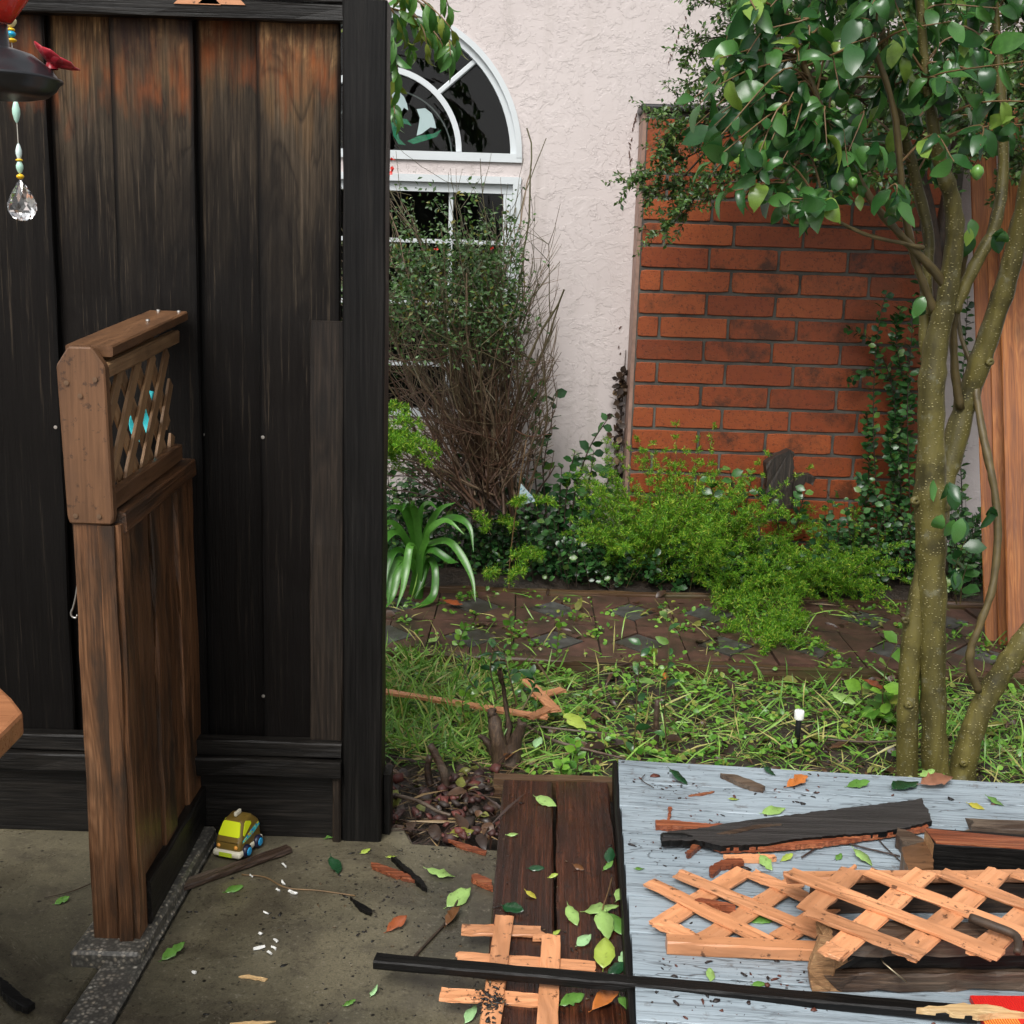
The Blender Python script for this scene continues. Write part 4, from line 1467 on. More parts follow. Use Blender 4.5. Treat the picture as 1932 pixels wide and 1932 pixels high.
# lattice on the walkway
lat3 = thing('garden_lattice', 'square orange lattice fragment lying on the wet brown deck boards', 'lattice', tuple(G(*zm(980, 1500), ZBR)))
zz = ZBR + 0.0035
for p, q, w in (((568, 1182), (1085, 1196), 0.036), ((528, 1362), (1440, 1425), 0.034), ((430, 1600), (1100, 1645), 0.036)):
    slat(lat3, zm, p, q, zz, w)
for p, q, w in (((848, 1095), (740, 1900), 0.036), ((1150, 1215), (1118, 1900), 0.036)):
    slat(lat3, zm, p, q, zz + 0.0066, w)
prism('slat', lat3, [G(*zm(*p), zz + 0.003) for p in ((1035, 1155), (1208, 1268), (1200, 1300), (1100, 1240), (1030, 1240))], 0.006, M['orange'])

# lattice fragment in the grass
lat4 = thing('garden_lattice', 'orange lattice offcut with a forked end lying in the grass', 'lattice', tuple(G(*zg(700, 960), 0.04)))
slat(lat4, zg, (-120, 845), (905, 1008), 0.055, 0.030, 0.008)
slat(lat4, zg, (785, 810), (945, 975), 0.062, 0.034, 0.007)
slat(lat4, zg, (820, 905), (980, 862), 0.055, 0.034, 0.007)
slat(lat4, zg, (945, 945), (800, 1010), 0.062, 0.030, 0.007)

# long black stick across everything
a, b = G(708, 1813, 0.062), G(1840, 1914, ZG + 0.016)
stick = thing('charred_stick', 'long charred black lath lying across deck boards and grey platform', 'lath', tuple((a + b) / 2))
plank('lath', stick, a, b, 0.031, 0.018, M['char'], seg=24, jit=0.0005, ch=0.003)
tip = unit(b - a)
tn = np.array((-tip[1], tip[0], 0))
prism('broken_tip', stick, [b - tip * 0.10 - tn * 0.016 + np.array((0, 0, 0.0135)), b + tip * 0.0 - tn * 0.018 + np.array((0, 0, 0.012)), b + tip * 0.04 + tn * 0.002 + np.array((0, 0, 0.006)), b + tip * 0.085 + tn * 0.012 + np.array((0, 0, 0.004)), b + tip * 0.02 + tn * 0.014 + np.array((0, 0, 0.0125)), b - tip * 0.03 + tn * 0.006 + np.array((0, 0, 0.0135))], 0.012, [M['pale'], M['pale']], rough=0.002)

# charred board
def pix(f, pts, z):
    return [G(*f(*p), z) for p in pts]


cb = thing('charred_board', 'charred grey-black board with a splintered orange edge on the platform', 'board', tuple(D(*zr(900, 350))))
zb_ = ZG + 0.024
prism('burnt_face', cb, pix(zr, [(285, 395), (330, 380), (450, 370), (590, 345), (760, 322), (1000, 290), (1250, 262), (1440, 238), (1470, 232), (1480, 262), (1500, 290), (1516, 335), (1440, 355), (1290, 385), (1060, 402), (900, 415), (760, 440), (560, 448), (440, 420), (290, 428)], zb_), 0.013, [M['charboard'], M['char']], rough=0.0014)
prism('split_edge', cb, pix(zr, [(520, 440), (760, 428), (1060, 394), (1068, 412), (1300, 374), (1490, 345), (1500, 362), (1300, 392), (1080, 424), (1000, 436), (760, 452), (560, 458)], zb_ - 0.006), 0.012, [M['splint'], M['splint']], rough=0.001)
V, F = lathe_geo([(0.0, 0.0), (0.009, 0.001), (0.011, 0.006), (0.011, 0.05), (0.006, 0.07)], 10)
o = put('charred_tip', V, F, M['char'], cb, (0, 0, 0), True)
tpos = D(*zr(287, 410), ZG + 0.019)
o.matrix_basis = WM[cb].inverted() @ (Matrix.Translation(Vector(tpos)) @ Matrix.Rotation(math.radians(90), 4, 'Y'))
prism('crack', cb, pix(zr, [(540, 392), (700, 355), (830, 345), (835, 352), (720, 368), (600, 395)], zb_ + 0.0015), 0.003, [M['brownold'], M['brownold']], rough=0.001)

# loose splinters on the platform: (outline in region, height, material, label)
spl = [
    ([(262, 330), (300, 328), (520, 348), (590, 345), (585, 356), (500, 372), (300, 358), (264, 356)], 0.012, 'splint', 'red-brown splinter poking out from under the charred board'),
    ([(322, 270), (334, 270), (328, 330), (316, 330)], 0.006, 'splint', 'short red splinter standing off the long red splinter'),
    ([(402, 476), (440, 432), (475, 424), (470, 440), (425, 480), (410, 484)], 0.012, 'splint', 'stubby red splinter below the charred board'),
    ([(570, 486), (660, 484), (800, 486), (812, 500), (720, 508), (640, 506), (600, 496)], 0.010, 'orange', 'bright orange splinter lying between charred board and lattice'),
    ([(556, 118), (620, 124), (700, 150), (760, 178), (752, 190), (690, 178), (620, 150)], 0.012, 'brownold', 'mossy brown stick at the back of the grey platform'),
    ([(412, 218), (470, 208), (530, 200), (480, 214)], 0.004, 'splint', 'thin red sliver near the dark leaf at the back'),
    ([(1352, 395), (1360, 365), (1420, 385), (1480, 420), (1470, 436), (1420, 440), (1380, 425)], 0.030, 'brownold', 'frayed grey stub beside the charred beam'),
    ([(1378, 455), (1490, 425), (1520, 420), (1522, 545), (1410, 560), (1392, 520)], 0.060, 'stain', 'broken brown block against the end of the charred beam'),
    ([(440, 690), (470, 682), (620, 712), (626, 722), (560, 718)], 0.022, 'splint', 'red splinter lying across the flat lattice'),
    ([(1130, 555), (1165, 530), (1175, 538), (1145, 562)], 0.006, 'orange', 'tiny orange chip behind the large lattice'),
    ([(505, 545), (560, 510), (650, 500), (664, 522), (560, 540), (525, 575), (512, 572)], 0.010, 'splint', 'curled red strip of bark above the flat lattice'),
]
for pts, h, mt, lab in spl:
    o = prism('splinter', None, pix(zr, pts, ZG + 0.001 + h), h, [M[mt], M[mt]], rough=0.0012)
    tag(o, lab, 'wood')

# charred beam and board at the right edge of the platform
a = D(*zr(1520, 520), ZG + 0.046)
b = a + ex * 0.62
beam = plank('charred_beam', None, a + sy * 0.03, b + sy * 0.03, 0.075, 0.090, M['char'], seg=10, jit=0.001, ch=0.004, endmat=M['rawend'])
tag(beam, 'thick charred beam with an orange scorched top on the platform', 'beam')
o = prism('scorched_top', beam, [a + ex * x + np.array((0, 0, 0.0465)) + sy * y for x, y in ((0.0, -0.006), (0.58, -0.006), (0.58, 0.022), (0.12, 0.05), (0.0, 0.06))], 0.003, [M['splint'], M['splint']])
a = D(*zr(1672, 372), ZG + 0.018)
o = plank('burnt_plank', None, a, a + ex * 0.5 + np.array((0, 0.03, 0)), 0.05, 0.034, M['brownold'], seg=8, jit=0.0015, sa=0.03)
tag(o, 'pale-edged burnt plank behind the thick charred beam', 'board')
tw = [G(*zl(1530, 1000), zt2 + 0.02), G(*zl(1700, 1060), zt2 + 0.022), G(*zl(1850, 1120), zt2 + 0.02), G(*zl(1890, 1180), zt2 + 0.016), G(*zl(1880, 1260), zt2 + 0.008)]
o = tube('twig', None, smooth_path(tw, 5), np.linspace(0.009, 0.007, 21), M['twigbrown'], 7)
tag(o, 'knobbly dark twig lying on the large lattice', 'twig')
for pts, z, r, lab, mt in (
        ([zr(925, 500), zr(1060, 425), zr(1200, 455), zr(1370, 495)], ZG + 0.006, 0.0022, 'bent dry stalk between charred board and large lattice', 'straw'),
        ([zr(1255, 395), zr(1300, 450), zr(1385, 530)], ZG + 0.005, 0.0015, 'fine dark twig running to the brown block', 'twigbrown'),
        ([zr(255, 185), zr(200, 150), zr(215, 125)], ZG + 0.006, 0.0012, 'fine curled tendril on the far corner of the platform', 'twigbrown'),
        ([(880, 1700), (868, 1690)], 0.006, 0.001, 'tiny stalk on the concrete', 'twigbrown'),
        ([(868, 1690), (845, 1735), (812, 1772), (782, 1805), (772, 1822)], 0.008, 0.0028, 'forked dark twig lying on the wet concrete beside the walkway', 'twigbrown'),
        ([(456, 1650), (500, 1655), (540, 1675), (600, 1680), (670, 1690)], 0.006, 0.0017, 'long thin stalk on the concrete near the toy car', 'twigtan'),
        ([(618, 1930), (650, 1950), (720, 1965)], 0.006, 0.0015, 'thin dry stalk at the near edge of the concrete', 'twigtan'),
        ([(84, 1694), (140, 1680), (210, 1650)], 0.005, 0.0012, 'thin root on the concrete left of the low fence', 'twigbrown')):
    if len(pts) < 3:
        continue
    P = smooth_path([G(u, v, z) for u, v in pts], 5)
    o = tube('stalk', None, P, r, M[mt], 5)
    tag(o, lab, 'stalk')

# red woven mat at the corner
def mat_red():
    t = NT('red_woven_mat')
    v = t.coord('Object', (1, 1, 1), rand=False)
    w1 = t.n('TexWave', wave_type='BANDS', bands_direction='X')
    w1.inputs['Scale'].default_value = 70
    t.l(v, w1.inputs['Vector'])
    br = t.n('TexBrick')
    br.inputs['Scale'].default_value = 9
    t.l(v, br.inputs['Vector'])
    sep = t.n('SeparateXYZ')
    t.l(v, sep.inputs[0])
    band = t.math('FRACT', t.math('MULTIPLY', sep.outputs[1], 11.0))
    bx_ = t.math('MULTIPLY', t.math('GREATER_THAN', band, 0.55), t.math('GREATER_THAN', t.math('FRACT', t.math('MULTIPLY', sep.outputs[0], 3.1)), 0.25))
    gold = t.math('MULTIPLY', bx_, t.ramp(w1.outputs['Fac'], [(0.35, 0.0), (0.6, 1.0)]))
    c = t.mix(gold, (0.62, 0.018, 0.014), (0.62, 0.36, 0.05))
    t.base(c)
    t.rough(0.4)
    t.bump(w1.outputs['Fac'], 0.002, 0.6)
    return t.m


mp = [G(1830, 1878, ZG + 0.012), G(2100, 1880, ZG + 0.012), G(2100, 2100, ZG + 0.012), G(1880, 2100, ZG + 0.012), G(1858, 1932, ZG + 0.012)]
o = prism('woven_mat', None, mp, 0.010, [mat_red(), plain('red_mat_edge', (0.5, 0.015, 0.012), 0.5)])
tag(o, 'red woven mat with gold pattern at the corner of the grey platform', 'mat')

# ---------------------------------------------------------------- things on the concrete
o = plank('wet_batten', None, G(332, 1676, 0.012), G(545, 1601, 0.011), 0.028, 0.013, M['brownold'], seg=10, jit=0.001, sa=0.02)
tag(o, 'wet dark batten lying on the concrete in front of the toy car', 'batten')
for pts, h, mt, lab in (
        ([(700, 1626), (712, 1628), (760, 1644), (790, 1656), (786, 1662), (740, 1650), (702, 1634)], 0.008, 'splint', 'long red splinter on the concrete left of the green curled leaf'),
        ([(738, 1616), (748, 1618), (800, 1662), (806, 1676), (796, 1672), (760, 1638)], 0.010, 'char', 'black burnt splinter crossing the red one on the concrete'),
        ([(890, 1650), (900, 1648), (928, 1660), (930, 1674), (905, 1664), (890, 1656)], 0.012, 'splint', 'red chunk of wood touching the edge of the walkway'),
        ([(845, 1583), (880, 1592), (918, 1604), (916, 1610), (870, 1598)], 0.006, 'splint', 'red splinter at the border of gravel and concrete'),
        ([(660, 1690), (675, 1700), (702, 1716), (700, 1722), (680, 1714)], 0.008, 'char', 'small charred sliver in the sooty patch of the concrete'),
        ([(0, 1842), (12, 1850), (42, 1878), (66, 1892), (52, 1902), (30, 1896), (0, 1868)], 0.012, 'char', 'charred bark strip at the corner beside the kerb'),
        ([(450, 1842), (500, 1850), (505, 1846), (470, 1838)], 0.0025, 'pale', 'pale wood shaving on the near concrete'),
        ([(434, 1930), (470, 1935), (520, 1926), (470, 1927)], 0.0025, 'pale', 'second pale shaving nearer the camera on the concrete')):
    o = prism('splinter', None, [G(u, v, 0.005 + h) for u, v in pts], h, [M[mt], M[mt]], rough=0.001)
    tag(o, lab, 'wood')
wp = plain('white_plastic', (0.74, 0.74, 0.70), 0.4)
bits = [(478, 1790, 500, 1786, .010), (533, 1629, 540, 1636, .006), (521, 1677, 527, 1680, .008), (545, 1680, 560, 1686, .010), (505, 1795, 512, 1800, .008), (516, 1772, 524, 1776, .006), (488, 1760, 494, 1762, .007), (362, 1833, 370, 1835, .008), (532, 1662, 537, 1668, .005), (472, 1650, 476, 1654, .005), (512, 1786, 520, 1790, .006), (498, 1720, 506, 1724, .006)]
for i, (u0, v0, u1, v1, w) in enumerate(bits):
    o = plank('plastic_shard', None, G(u0, v0, 0.0075), G(u1, v1, 0.0075), w * 0.62, 0.004, wp, seg=2, jit=0.0008)
    tag(o, 'white plastic shard scattered on the wet concrete', 'plastic', 'white shards on the concrete')

# ---------------------------------------------------------------- toy car
def toy_car():
    base = G(450, 1603, 0.006)
    car = thing('toy_car', 'olive toy car with yellow windows and blue hubs on the concrete', 'toy', tuple(base))
    body_m = plain('olive_plastic', (0.165, 0.105, 0.022), 0.28)
    cream = plain('cream_plastic', (0.66, 0.62, 0.48), 0.35)
    yel = plain('lime_yellow_window', (0.70, 0.80, 0.015), 0.4)
    navy = plain('navy_tyre', (0.012, 0.013, 0.035), 0.3)
    blue = plain('blue_hub', (0.02, 0.36, 0.70), 0.35)
    orng = plain('orange_lamp', (0.80, 0.34, 0.05), 0.35)
    t = NT('side_print')
    v = t.coord('Object', (1, 1, 1), rand=False)
    n = t.voro(v, 220, out='Color')
    sepc = t.n('SeparateColor')
    t.l(n, sepc.inputs[0])
    t.base(t.ramp(sepc.outputs[0], [(0.0, (0.02, 0.38, 0.46)), (0.45, (0.12, 0.50, 0.40)), (0.6, (0.40, 0.42, 0.04)), (0.85, (0.01, 0.16, 0.42))], 'CONSTANT'))
    t.rough(0.4)
    stripe = t.m
    S = 1.0
    yaw = math.radians(-90 - 17)                    # +X of the car = forward, towards the viewer and a little left
    CM = Matrix.Translation(Vector(base)) @ Matrix.Rotation(yaw, 4, 'Z')

    def part(name, V, F, mat, bev=0, seg=2, smooth=False, parent=None):
        me = bpy.data.meshes.new(name)
        me.from_pydata([tuple(x) for x in V], [], F)
        me.update()
        setmat(me, mat)
        o = bpy.data.objects.new(name, me)
        link(o, parent or car, CM)
        bm = bmesh.new()
        bm.from_mesh(me)
        bmesh.ops.recalc_face_normals(bm, faces=bm.faces)
        if bev:
            bmesh.ops.bevel(bm, geom=list(bm.edges), offset=bev, segments=seg, profile=0.5, affect='EDGES')
        if smooth:
            for f in bm.faces:
                f.smooth = True
        bm.to_mesh(me)
        bm.free()
        return o
    prof = [(0.048, 0.016, 0.032), (0.050, 0.034, 0.032), (0.044, 0.047, 0.031), (0.024, 0.083, 0.024), (-0.018, 0.087, 0.024), (-0.046, 0.062, 0.029), (-0.050, 0.036, 0.032), (-0.048, 0.016, 0.032)]
    V = [(x, w, z) for x, z, w in prof] + [(x, -w, z) for x, z, w in prof]
    n = len(prof)
    F = [tuple(range(n)), tuple(range(2 * n - 1, n - 1, -1))] + [(i, i + n, (i + 1) % n + n, (i + 1) % n) for i in range(n)]
    part('body', V, F, body_m, 0.0085, 4, True)
    V, F = box_geo(-0.053, 0.055, -0.035, 0.035, 0.006, 0.022)
    part('bumper', V, F, cream, 0.006, 3, True)

    def on_screen(s, w):                            # point on the windscreen plane
        a, b = np.array((0.044, 0.047)), np.array((0.024, 0.083))
        p = a + (b - a) * s
        nrm = unit(np.array(((b - a)[1], -(b - a)[0])))
        p = p + nrm * 0.0008
        return (p[0], w, p[1]), nrm
    pts = []
    for s, w in ((0.13, 0.024), (0.20, 0.0265), (0.86, 0.0215), (0.95, 0.0185), (0.95, -0.0185), (0.86, -0.0215), (0.20, -0.0265), (0.13, -0.024)):
        p, nrm = on_screen(s, w)
        pts.append(p)
    V = pts + [(p[0] - nrm[0] * 0.004, p[1], p[2] - nrm[1] * 0.004) for p in pts]
    m = len(pts)
    F = [tuple(range(m)), tuple(range(2 * m - 1, m - 1, -1))] + [(i, i + m, (i + 1) % m + m, (i + 1) % m) for i in range(m)]
    part('windscreen', V, F, yel)
    for s in (1, -1):
        def side(x, z, out=0.0006):
            f = (z - 0.047) / (0.085 - 0.047)
            return (x, s * (0.0311 + (0.024 - 0.0311) * f + out), z)
        for nm, P, mt in (('side_window', [(0.027, 0.050), (0.030, 0.054), (0.016, 0.076), (0.008, 0.079), (-0.008, 0.072), (-0.010, 0.066)], yel),
                          ('side_print', [(0.034, 0.037), (0.034, 0.040), (0.010, 0.047), (-0.020, 0.054), (-0.040, 0.057), (-0.042, 0.050), (-0.010, 0.042)], stripe)):
            A = [side(x, z) for x, z in P]
            B = [side(x, z, -0.003) for x, z in P]
            m = len(P)
            part(nm, A + B, [tuple(range(m)), tuple(range(2 * m - 1, m - 1, -1))] + [(i, i + m, (i + 1) % m + m, (i + 1) % m) for i in range(m)], mt)
        for x in (0.024, -0.026):
            k = 20
            V, F = [], []
            for rr, yy in ((0.0, -0.009), (0.011, -0.009), (0.0145, -0.006), (0.0155, 0.0), (0.0145, 0.005), (0.011, 0.0075), (0.0, 0.0075)):
                V += [(x + rr * math.cos(2 * math.pi * j / k), s * (0.034 + yy), 0.0150 + rr * math.sin(2 * math.pi * j / k)) for j in range(k)]
            for i in range(6):
                F += [(i * k + j, i * k + (j + 1) % k, (i + 1) * k + (j + 1) % k, (i + 1) * k + j) for j in range(k)]
            wh = part('wheel', V, F, navy, smooth=True)
            V, F = [], []
            for rr, yy in ((0.0, 0.0096), (0.0085, 0.0092), (0.0098, 0.0072)):
                V += [(x + rr * math.cos(2 * math.pi * j / k), s * (0.034 + yy), 0.0150 + rr * math.sin(2 * math.pi * j / k)) for j in range(k)]
            for i in range(2):
                F += [(i * k + j, i * k + (j + 1) % k, (i + 1) * k + (j + 1) % k, (i + 1) * k + j) for j in range(k)]
            part('hub', V, F, blue, parent=wh)
        V, F = lathe_geo([(0.0, 0.003), (0.003, 0.0022), (0.0046, 0.0), (0.0046, -0.004)], 14)
        V = [(0.0492 + z, s * 0.0215 + x, 0.031 + y) for x, y, z in V]
        part('headlight', V, F, orng, smooth=True)
    V, F = box_geo(0.0555, 0.0562, -0.017, 0.015, 0.009, 0.019)
    part('number_plate', V, F, plain('lime_plate', (0.48, 0.62, 0.03), 0.45))
    V, F = box_geo(-0.011, 0.013, -0.0035, 0.0035, 0.086, 0.0965)
    rb_ = part('roof_bar', V, F, cream, 0.0022, 2)
    return car


toy_car()

# ---------------------------------------------------------------- table corner
ZTB = 0.74
tp = [G(44, 1342, ZTB), G(24, 1316, ZTB), G(-6, 1288, ZTB)]
far = tp[2] + unit(tp[2] - tp[1]) * 0.25 + np.array((-0.35, 0.05, 0))
near = G(-30, 1415, ZTB)
near2 = near + unit(near - tp[0]) * 0.5
out = [tp[0], tp[1], tp[2], far, far + np.array((-0.9, -0.3, 0)), near2 + np.array((-0.9, 0.0, 0)), near2]
tbl = thing('picnic_table', 'varnished orange-brown table whose cut corner pokes into the picture', 'table', (-1.0, 1.45, 0))
o = prism('tabletop', tbl, out, 0.034, M['table'])
bevel(o, 0.006, 2)
cen = sum(out) / len(out)
ins = [cen + (p - cen) * 0.9 for p in out]
prism('apron', tbl, [p + np.array((0, 0, -0.0345)) for p in ins], 0.05, M['table'])
for fx in (0.7,):
    for p in (tp[0], tp[2], far + np.array((-0.9, -0.3, 0)), near2 + np.array((-0.9, 0, 0))):
        q = cen + (p - cen) * fx
        plank('leg', tbl, (q[0], q[1], 0.0), (q[0], q[1], ZTB - 0.085), 0.06, 0.06, M['table'], (0, -1, 0), 3)

# ---------------------------------------------------------------- hummingbird feeder, bead strand and the hook they hang from
YH = 1.22
fc = W(-6, 150, YH)
hook = thing('garden_hook', 'thin black iron hook that holds the feeder and the bead strand', 'hook', (-0.95, 1.3, 0))
feeder = thing('hummingbird_feeder', 'hanging nectar feeder with red bottle, black dish and a red flower', 'feeder', tuple(fc))
blk = plain('black_plastic', (0.018, 0.019, 0.022), 0.3)
redp = plain('red_plastic_petal', (0.36, 0.018, 0.030), 0.35)


def redglass():
    t = NT('red_nectar_bottle')
    t.base((0.62, 0.05, 0.03))
    t.rough(0.12)
    t.b.inputs['Transmission Weight'].default_value = 0.35
    t.b.inputs['IOR'].default_value = 1.4
    return t.m


k1 = 1.22 / FPX                                   # metres per picture unit at the feeder
put('dish', *lathe_geo([(0.0, -0.016), (0.035, -0.016), (0.046, -0.0135), (0.054, -0.007), (0.0565, -0.002), (0.060, 0.0), (0.060, 0.002), (0.056, 0.0035), (0.050, 0.012), (0.034, 0.024), (0.020, 0.028), (0.013, 0.030), (0.012, 0.050), (0.0, 0.052)], 40, fc), blk, feeder, smooth=True)
put('bottle', *lathe_geo([(0.0, 0.052), (0.016, 0.052), (0.022, 0.060), (0.036, 0.080), (0.041, 0.10), (0.041, 0.20), (0.030, 0.23), (0.012, 0.25), (0.0, 0.25)], 32, fc), redglass(), feeder, smooth=True)
tube('wire', feeder, [fc + np.array((0, 0, 0.25)), fc + np.array((0, 0, 0.42)), fc + np.array((0, 0, 0.56))], 0.0012, M['iron'], 5)
for ang in (15, 135, 255):
    a = math.radians(ang)
    cdir = np.array((math.cos(a), math.sin(a), 0))
    fcen = fc + cdir * 0.050 + np.array((0, 0, 0.0165))
    nrm = unit(cdir * 0.55 + np.array((0, 0, 1)))
    tx = unit(np.cross((0, 1, 0.2), nrm))
    ty = np.cross(nrm, tx)
    fl = put('flower', *lathe_geo([(0.0, 0.003), (0.005, 0.002), (0.006, -0.004)], 10, fcen), redp, feeder, smooth=True)
    for q in range(7):
        b = q * math.pi / 3.5 + 0.2
        d = tx * math.cos(b) + ty * math.sin(b)
        V_, F_ = leaf_base(1.0, 0.95, -0.16, 0.18, 6, 0.8)
        V2, F2 = scatter_geo((V_, F_), [fcen], [unit(d + nrm * 0.25)], [nrm], [0.026])
        o = put('petal', V2, F2, redp, fl, smooth=True)
        md = o.modifiers.new('thickness', 'SOLIDIFY')
        md.thickness = 0.0012
bs = thing('bead_strand', 'hanging bead strand ending in a clear faceted crystal drop', 'suncatcher', tuple(W(40, 375, 1.40)))
YBD = 1.40
topz = W(14, -120, YBD)


def on_strand(v):
    u = 16 + 24 * max(0, (v + 20)) / 380
    return W(u, v, YBD)


tube('thread', bs, [on_strand(v) for v in (-150, -60, 0, 60, 120, 200, 280, 336)], 0.0006, plain('thread', (0.5, 0.48, 0.42), 0.5), 4)
teal = plain('mint_bead', (0.45, 0.72, 0.60), 0.15)
frost = plain('frosted_bead', (0.62, 0.76, 0.74), 0.3)
gold = plain('yellow_bead', (0.72, 0.45, 0.01), 0.15)
cyan = plain('blue_bead', (0.01, 0.35, 0.60), 0.15)
ivory = plain('ivory_bead', (0.72, 0.66, 0.36), 0.25)
mm = YBD / FPX
for v, hu, wu, mt in ((40, 22, 21, ivory), (56, 8, 14, gold), (64, 13, 16, cyan), (76, 8, 18, gold), (210, 40, 14, teal), (287, 30, 11, frost), (302, 6, 13, gold), (315, 24, 13, teal), (333, 10, 14, gold)):
    c = on_strand(v)
    h, r = hu * mm / 2, wu * mm / 2
    put('bead', *lathe_geo([(0.0008, -h), (r * 0.6, -h * 0.75), (r, -h * 0.2), (r, h * 0.2), (r * 0.6, h * 0.75), (0.0008, h)], 12, c), mt, bs, smooth=True)


def crystal():
    t = NT('clear_crystal')
    t.base((1, 1, 1))
    t.rough(0.0)
    t.b.inputs['Transmission Weight'].default_value = 1.0
    t.b.inputs['IOR'].default_value = 1.62
    return t.m


c = on_strand(378)
kk = mm
prof = [(0.5, 40), (9, 28), (19, 12), (27, -6), (27, -18), (19, -30), (8, -36), (0.5, -38)]
V, F = [], []
kf = 10
for i, (r, z) in enumerate(prof):
    for j in range(kf):
        a = 2 * math.pi * (j + 0.5 * (i % 2)) / kf
        V.append((c[0] + r * kk * math.cos(a), c[1] + r * kk * 0.6 * math.sin(a), c[2] + z * kk))
for i in range(len(prof) - 1):
    for j in range(kf):
        a, b2 = i * kf + j, i * kf + (j + 1) % kf
        a2, b3 = (i + 1) * kf + j, (i + 1) * kf + (j + 1) % kf
        if i % 2 == 0:
            F += [(a, a2, b2), (b2, a2, b3)]
        else:
            F += [(a, b3, b2), (a, a2, b3)]
F += [tuple(range(kf)), tuple((len(prof) - 1) * kf + j for j in range(kf - 1, -1, -1))]
o = put('crystal_drop', V, F, crystal(), bs)
bm = bmesh.new()
bm.from_mesh(o.data)
bmesh.ops.recalc_face_normals(bm, faces=bm.faces)
bm.to_mesh(o.data)
bm.free()
hz = fc[2] + 0.56
sp0 = on_strand(-150)
tube('pole', hook, smooth_path([(-0.95, 1.3, 0.0), (-0.95, 1.3, 1.2), (-0.95, 1.3, hz - 0.05), (-0.90, 1.29, hz + 0.05), (-0.75, 1.26, hz + 0.06), (fc[0] - 0.02, YH, hz + 0.02), (fc[0], YH, hz)], 6), 0.006, M['iron'], 8)
tube('side_arm', hook, smooth_path([(-0.95, 1.3, hz - 0.02), (-0.8, 1.38, hz + 0.03), (sp0[0] - 0.02, sp0[1], hz + 0.02), (sp0[0], sp0[1], hz - 0.02)], 6), 0.004, M['iron'], 8)
tube('cord', hook, [(sp0[0], sp0[1], hz - 0.02), tuple(sp0)], 0.0006, M['iron'], 4)

# ---------------------------------------------------------------- sprinkler, tag, wooden stumps
p = G(1503, 1408, -0.01)
spr = thing('sprinkler', 'black sprinkler riser with a white cap standing in the grass', 'sprinkler', tuple(p))
put('riser', *lathe_geo([(0.0, 0.0), (0.0085, 0.0), (0.0085, 0.085), (0.0075, 0.088)], 16, p), plain('black_riser', (0.012, 0.012, 0.014), 0.45), spr, smooth=True)
put('cap', *lathe_geo([(0.0085, 0.082), (0.0135, 0.083), (0.0140, 0.086), (0.0140, 0.106), (0.0125, 0.110), (0.0, 0.1105)], 20, p), plain('white_cap', (0.78, 0.78, 0.75), 0.4), spr, smooth=True)


def tagmat():
    t = NT('plant_tag_print')
    n = t.noise(t.coord('Object', (1, 1, 1), rand=False), 60, 3, 0.6, 1.0)
    t.base(t.ramp(n, [(0.36, (0.05, 0.10, 0.10)), (0.44, (0.30, 0.42, 0.44)), (0.5, (0.62, 0.68, 0.70)), (0.60, (0.42, 0.62, 0.70)), (0.66, (0.10, 0.30, 0.40))]))
    t.rough(0.4)
    return t.m


yt = 4.72
q = [(983, 912), (990, 920), (1006, 938), (1010, 946), (978, 954), (980, 930)]
o = prism('plant_tag', None, [W(u, v, yt + (v - 930) * 0.0006) for u, v in q], 0.001, [tagmat(), tagmat()], (0, 1, 0))
tag(o, 'small printed plant tag hanging in the rose bush above the ferns', 'tag')

st = thing('stump_post', 'dark rotten post stump rising from the ferns in front of the brick', 'stump', tuple(W(1475, 960, 5.12)))
prism('stump', st, [W(u, v, 5.10) for u, v in ((1446, 874), (1462, 862), (1490, 850), (1498, 853), (1496, 960), (1448, 960))], 0.07, [M['stumpw'], M['stumpw']], (0, 1, 0), rough=0.0022)
prism('fallen_chunk', st, [W(u, v, 5.06) for u, v in ((1500, 896), (1530, 896), (1540, 902), (1534, 916), (1520, 910), (1504, 960), (1496, 960))], 0.06, [M['stumpw'], M['stumpw']], (0, 1, 0), rough=0.0022)
# ================================================================ plants
CAML = [leaf_base(1, w, b, f, 6, tp_, t) for w, b, f, t, tp_ in ((0.52, 0.25, 0.30, 0.0, 1.2), (0.46, 0.5, 0.45, 0.5, 1.3), (0.58, 0.12, 0.2, -0.3, 1.05), (0.44, 0.75, 0.7, 0.0, 1.2), (0.54, 0.3, 0.15, 0.5, 1.1), (0.5, -0.3, 0.35, 0.2, 1.3), (0.40, 0.4, 0.9, -0.4, 1.2), (0.56, 0.9, 0.3, 0.3, 1.1))]
for _b in CAML:
    _b[0][:] += rng.normal(0, 0.014, _b[0].shape) * np.array((0.5, 0.8, 1.0))
NARL = [leaf_base(1, 0.34, 0.35, 0.35, 5, 1.1), leaf_base(1, 0.36, 0.6, 0.5, 5, 1.1, 0.3)]
SML = leaf_base(1, 0.55, 0.15, 0.3, 2, 1.0)
RND = leaf_base(1, 0.75, 0.15, 0.2, 3, 0.95)
BLADE = leaf_base(1, 0.035, 0.55, 0.2, 3, 0.7)
BLADE2 = leaf_base(1, 0.05, 0.25, 0.2, 2, 0.7)


def wp(*pts):
    """(u, v, y[, half-width]) -> world points (+ radius)"""
    out = []
    for p in pts:
        w = W(p[0], p[1], p[2])
        out.append((*w, p[3] * p[2] / FPX) if len(p) > 3 else tuple(w))
    return np.array(out)


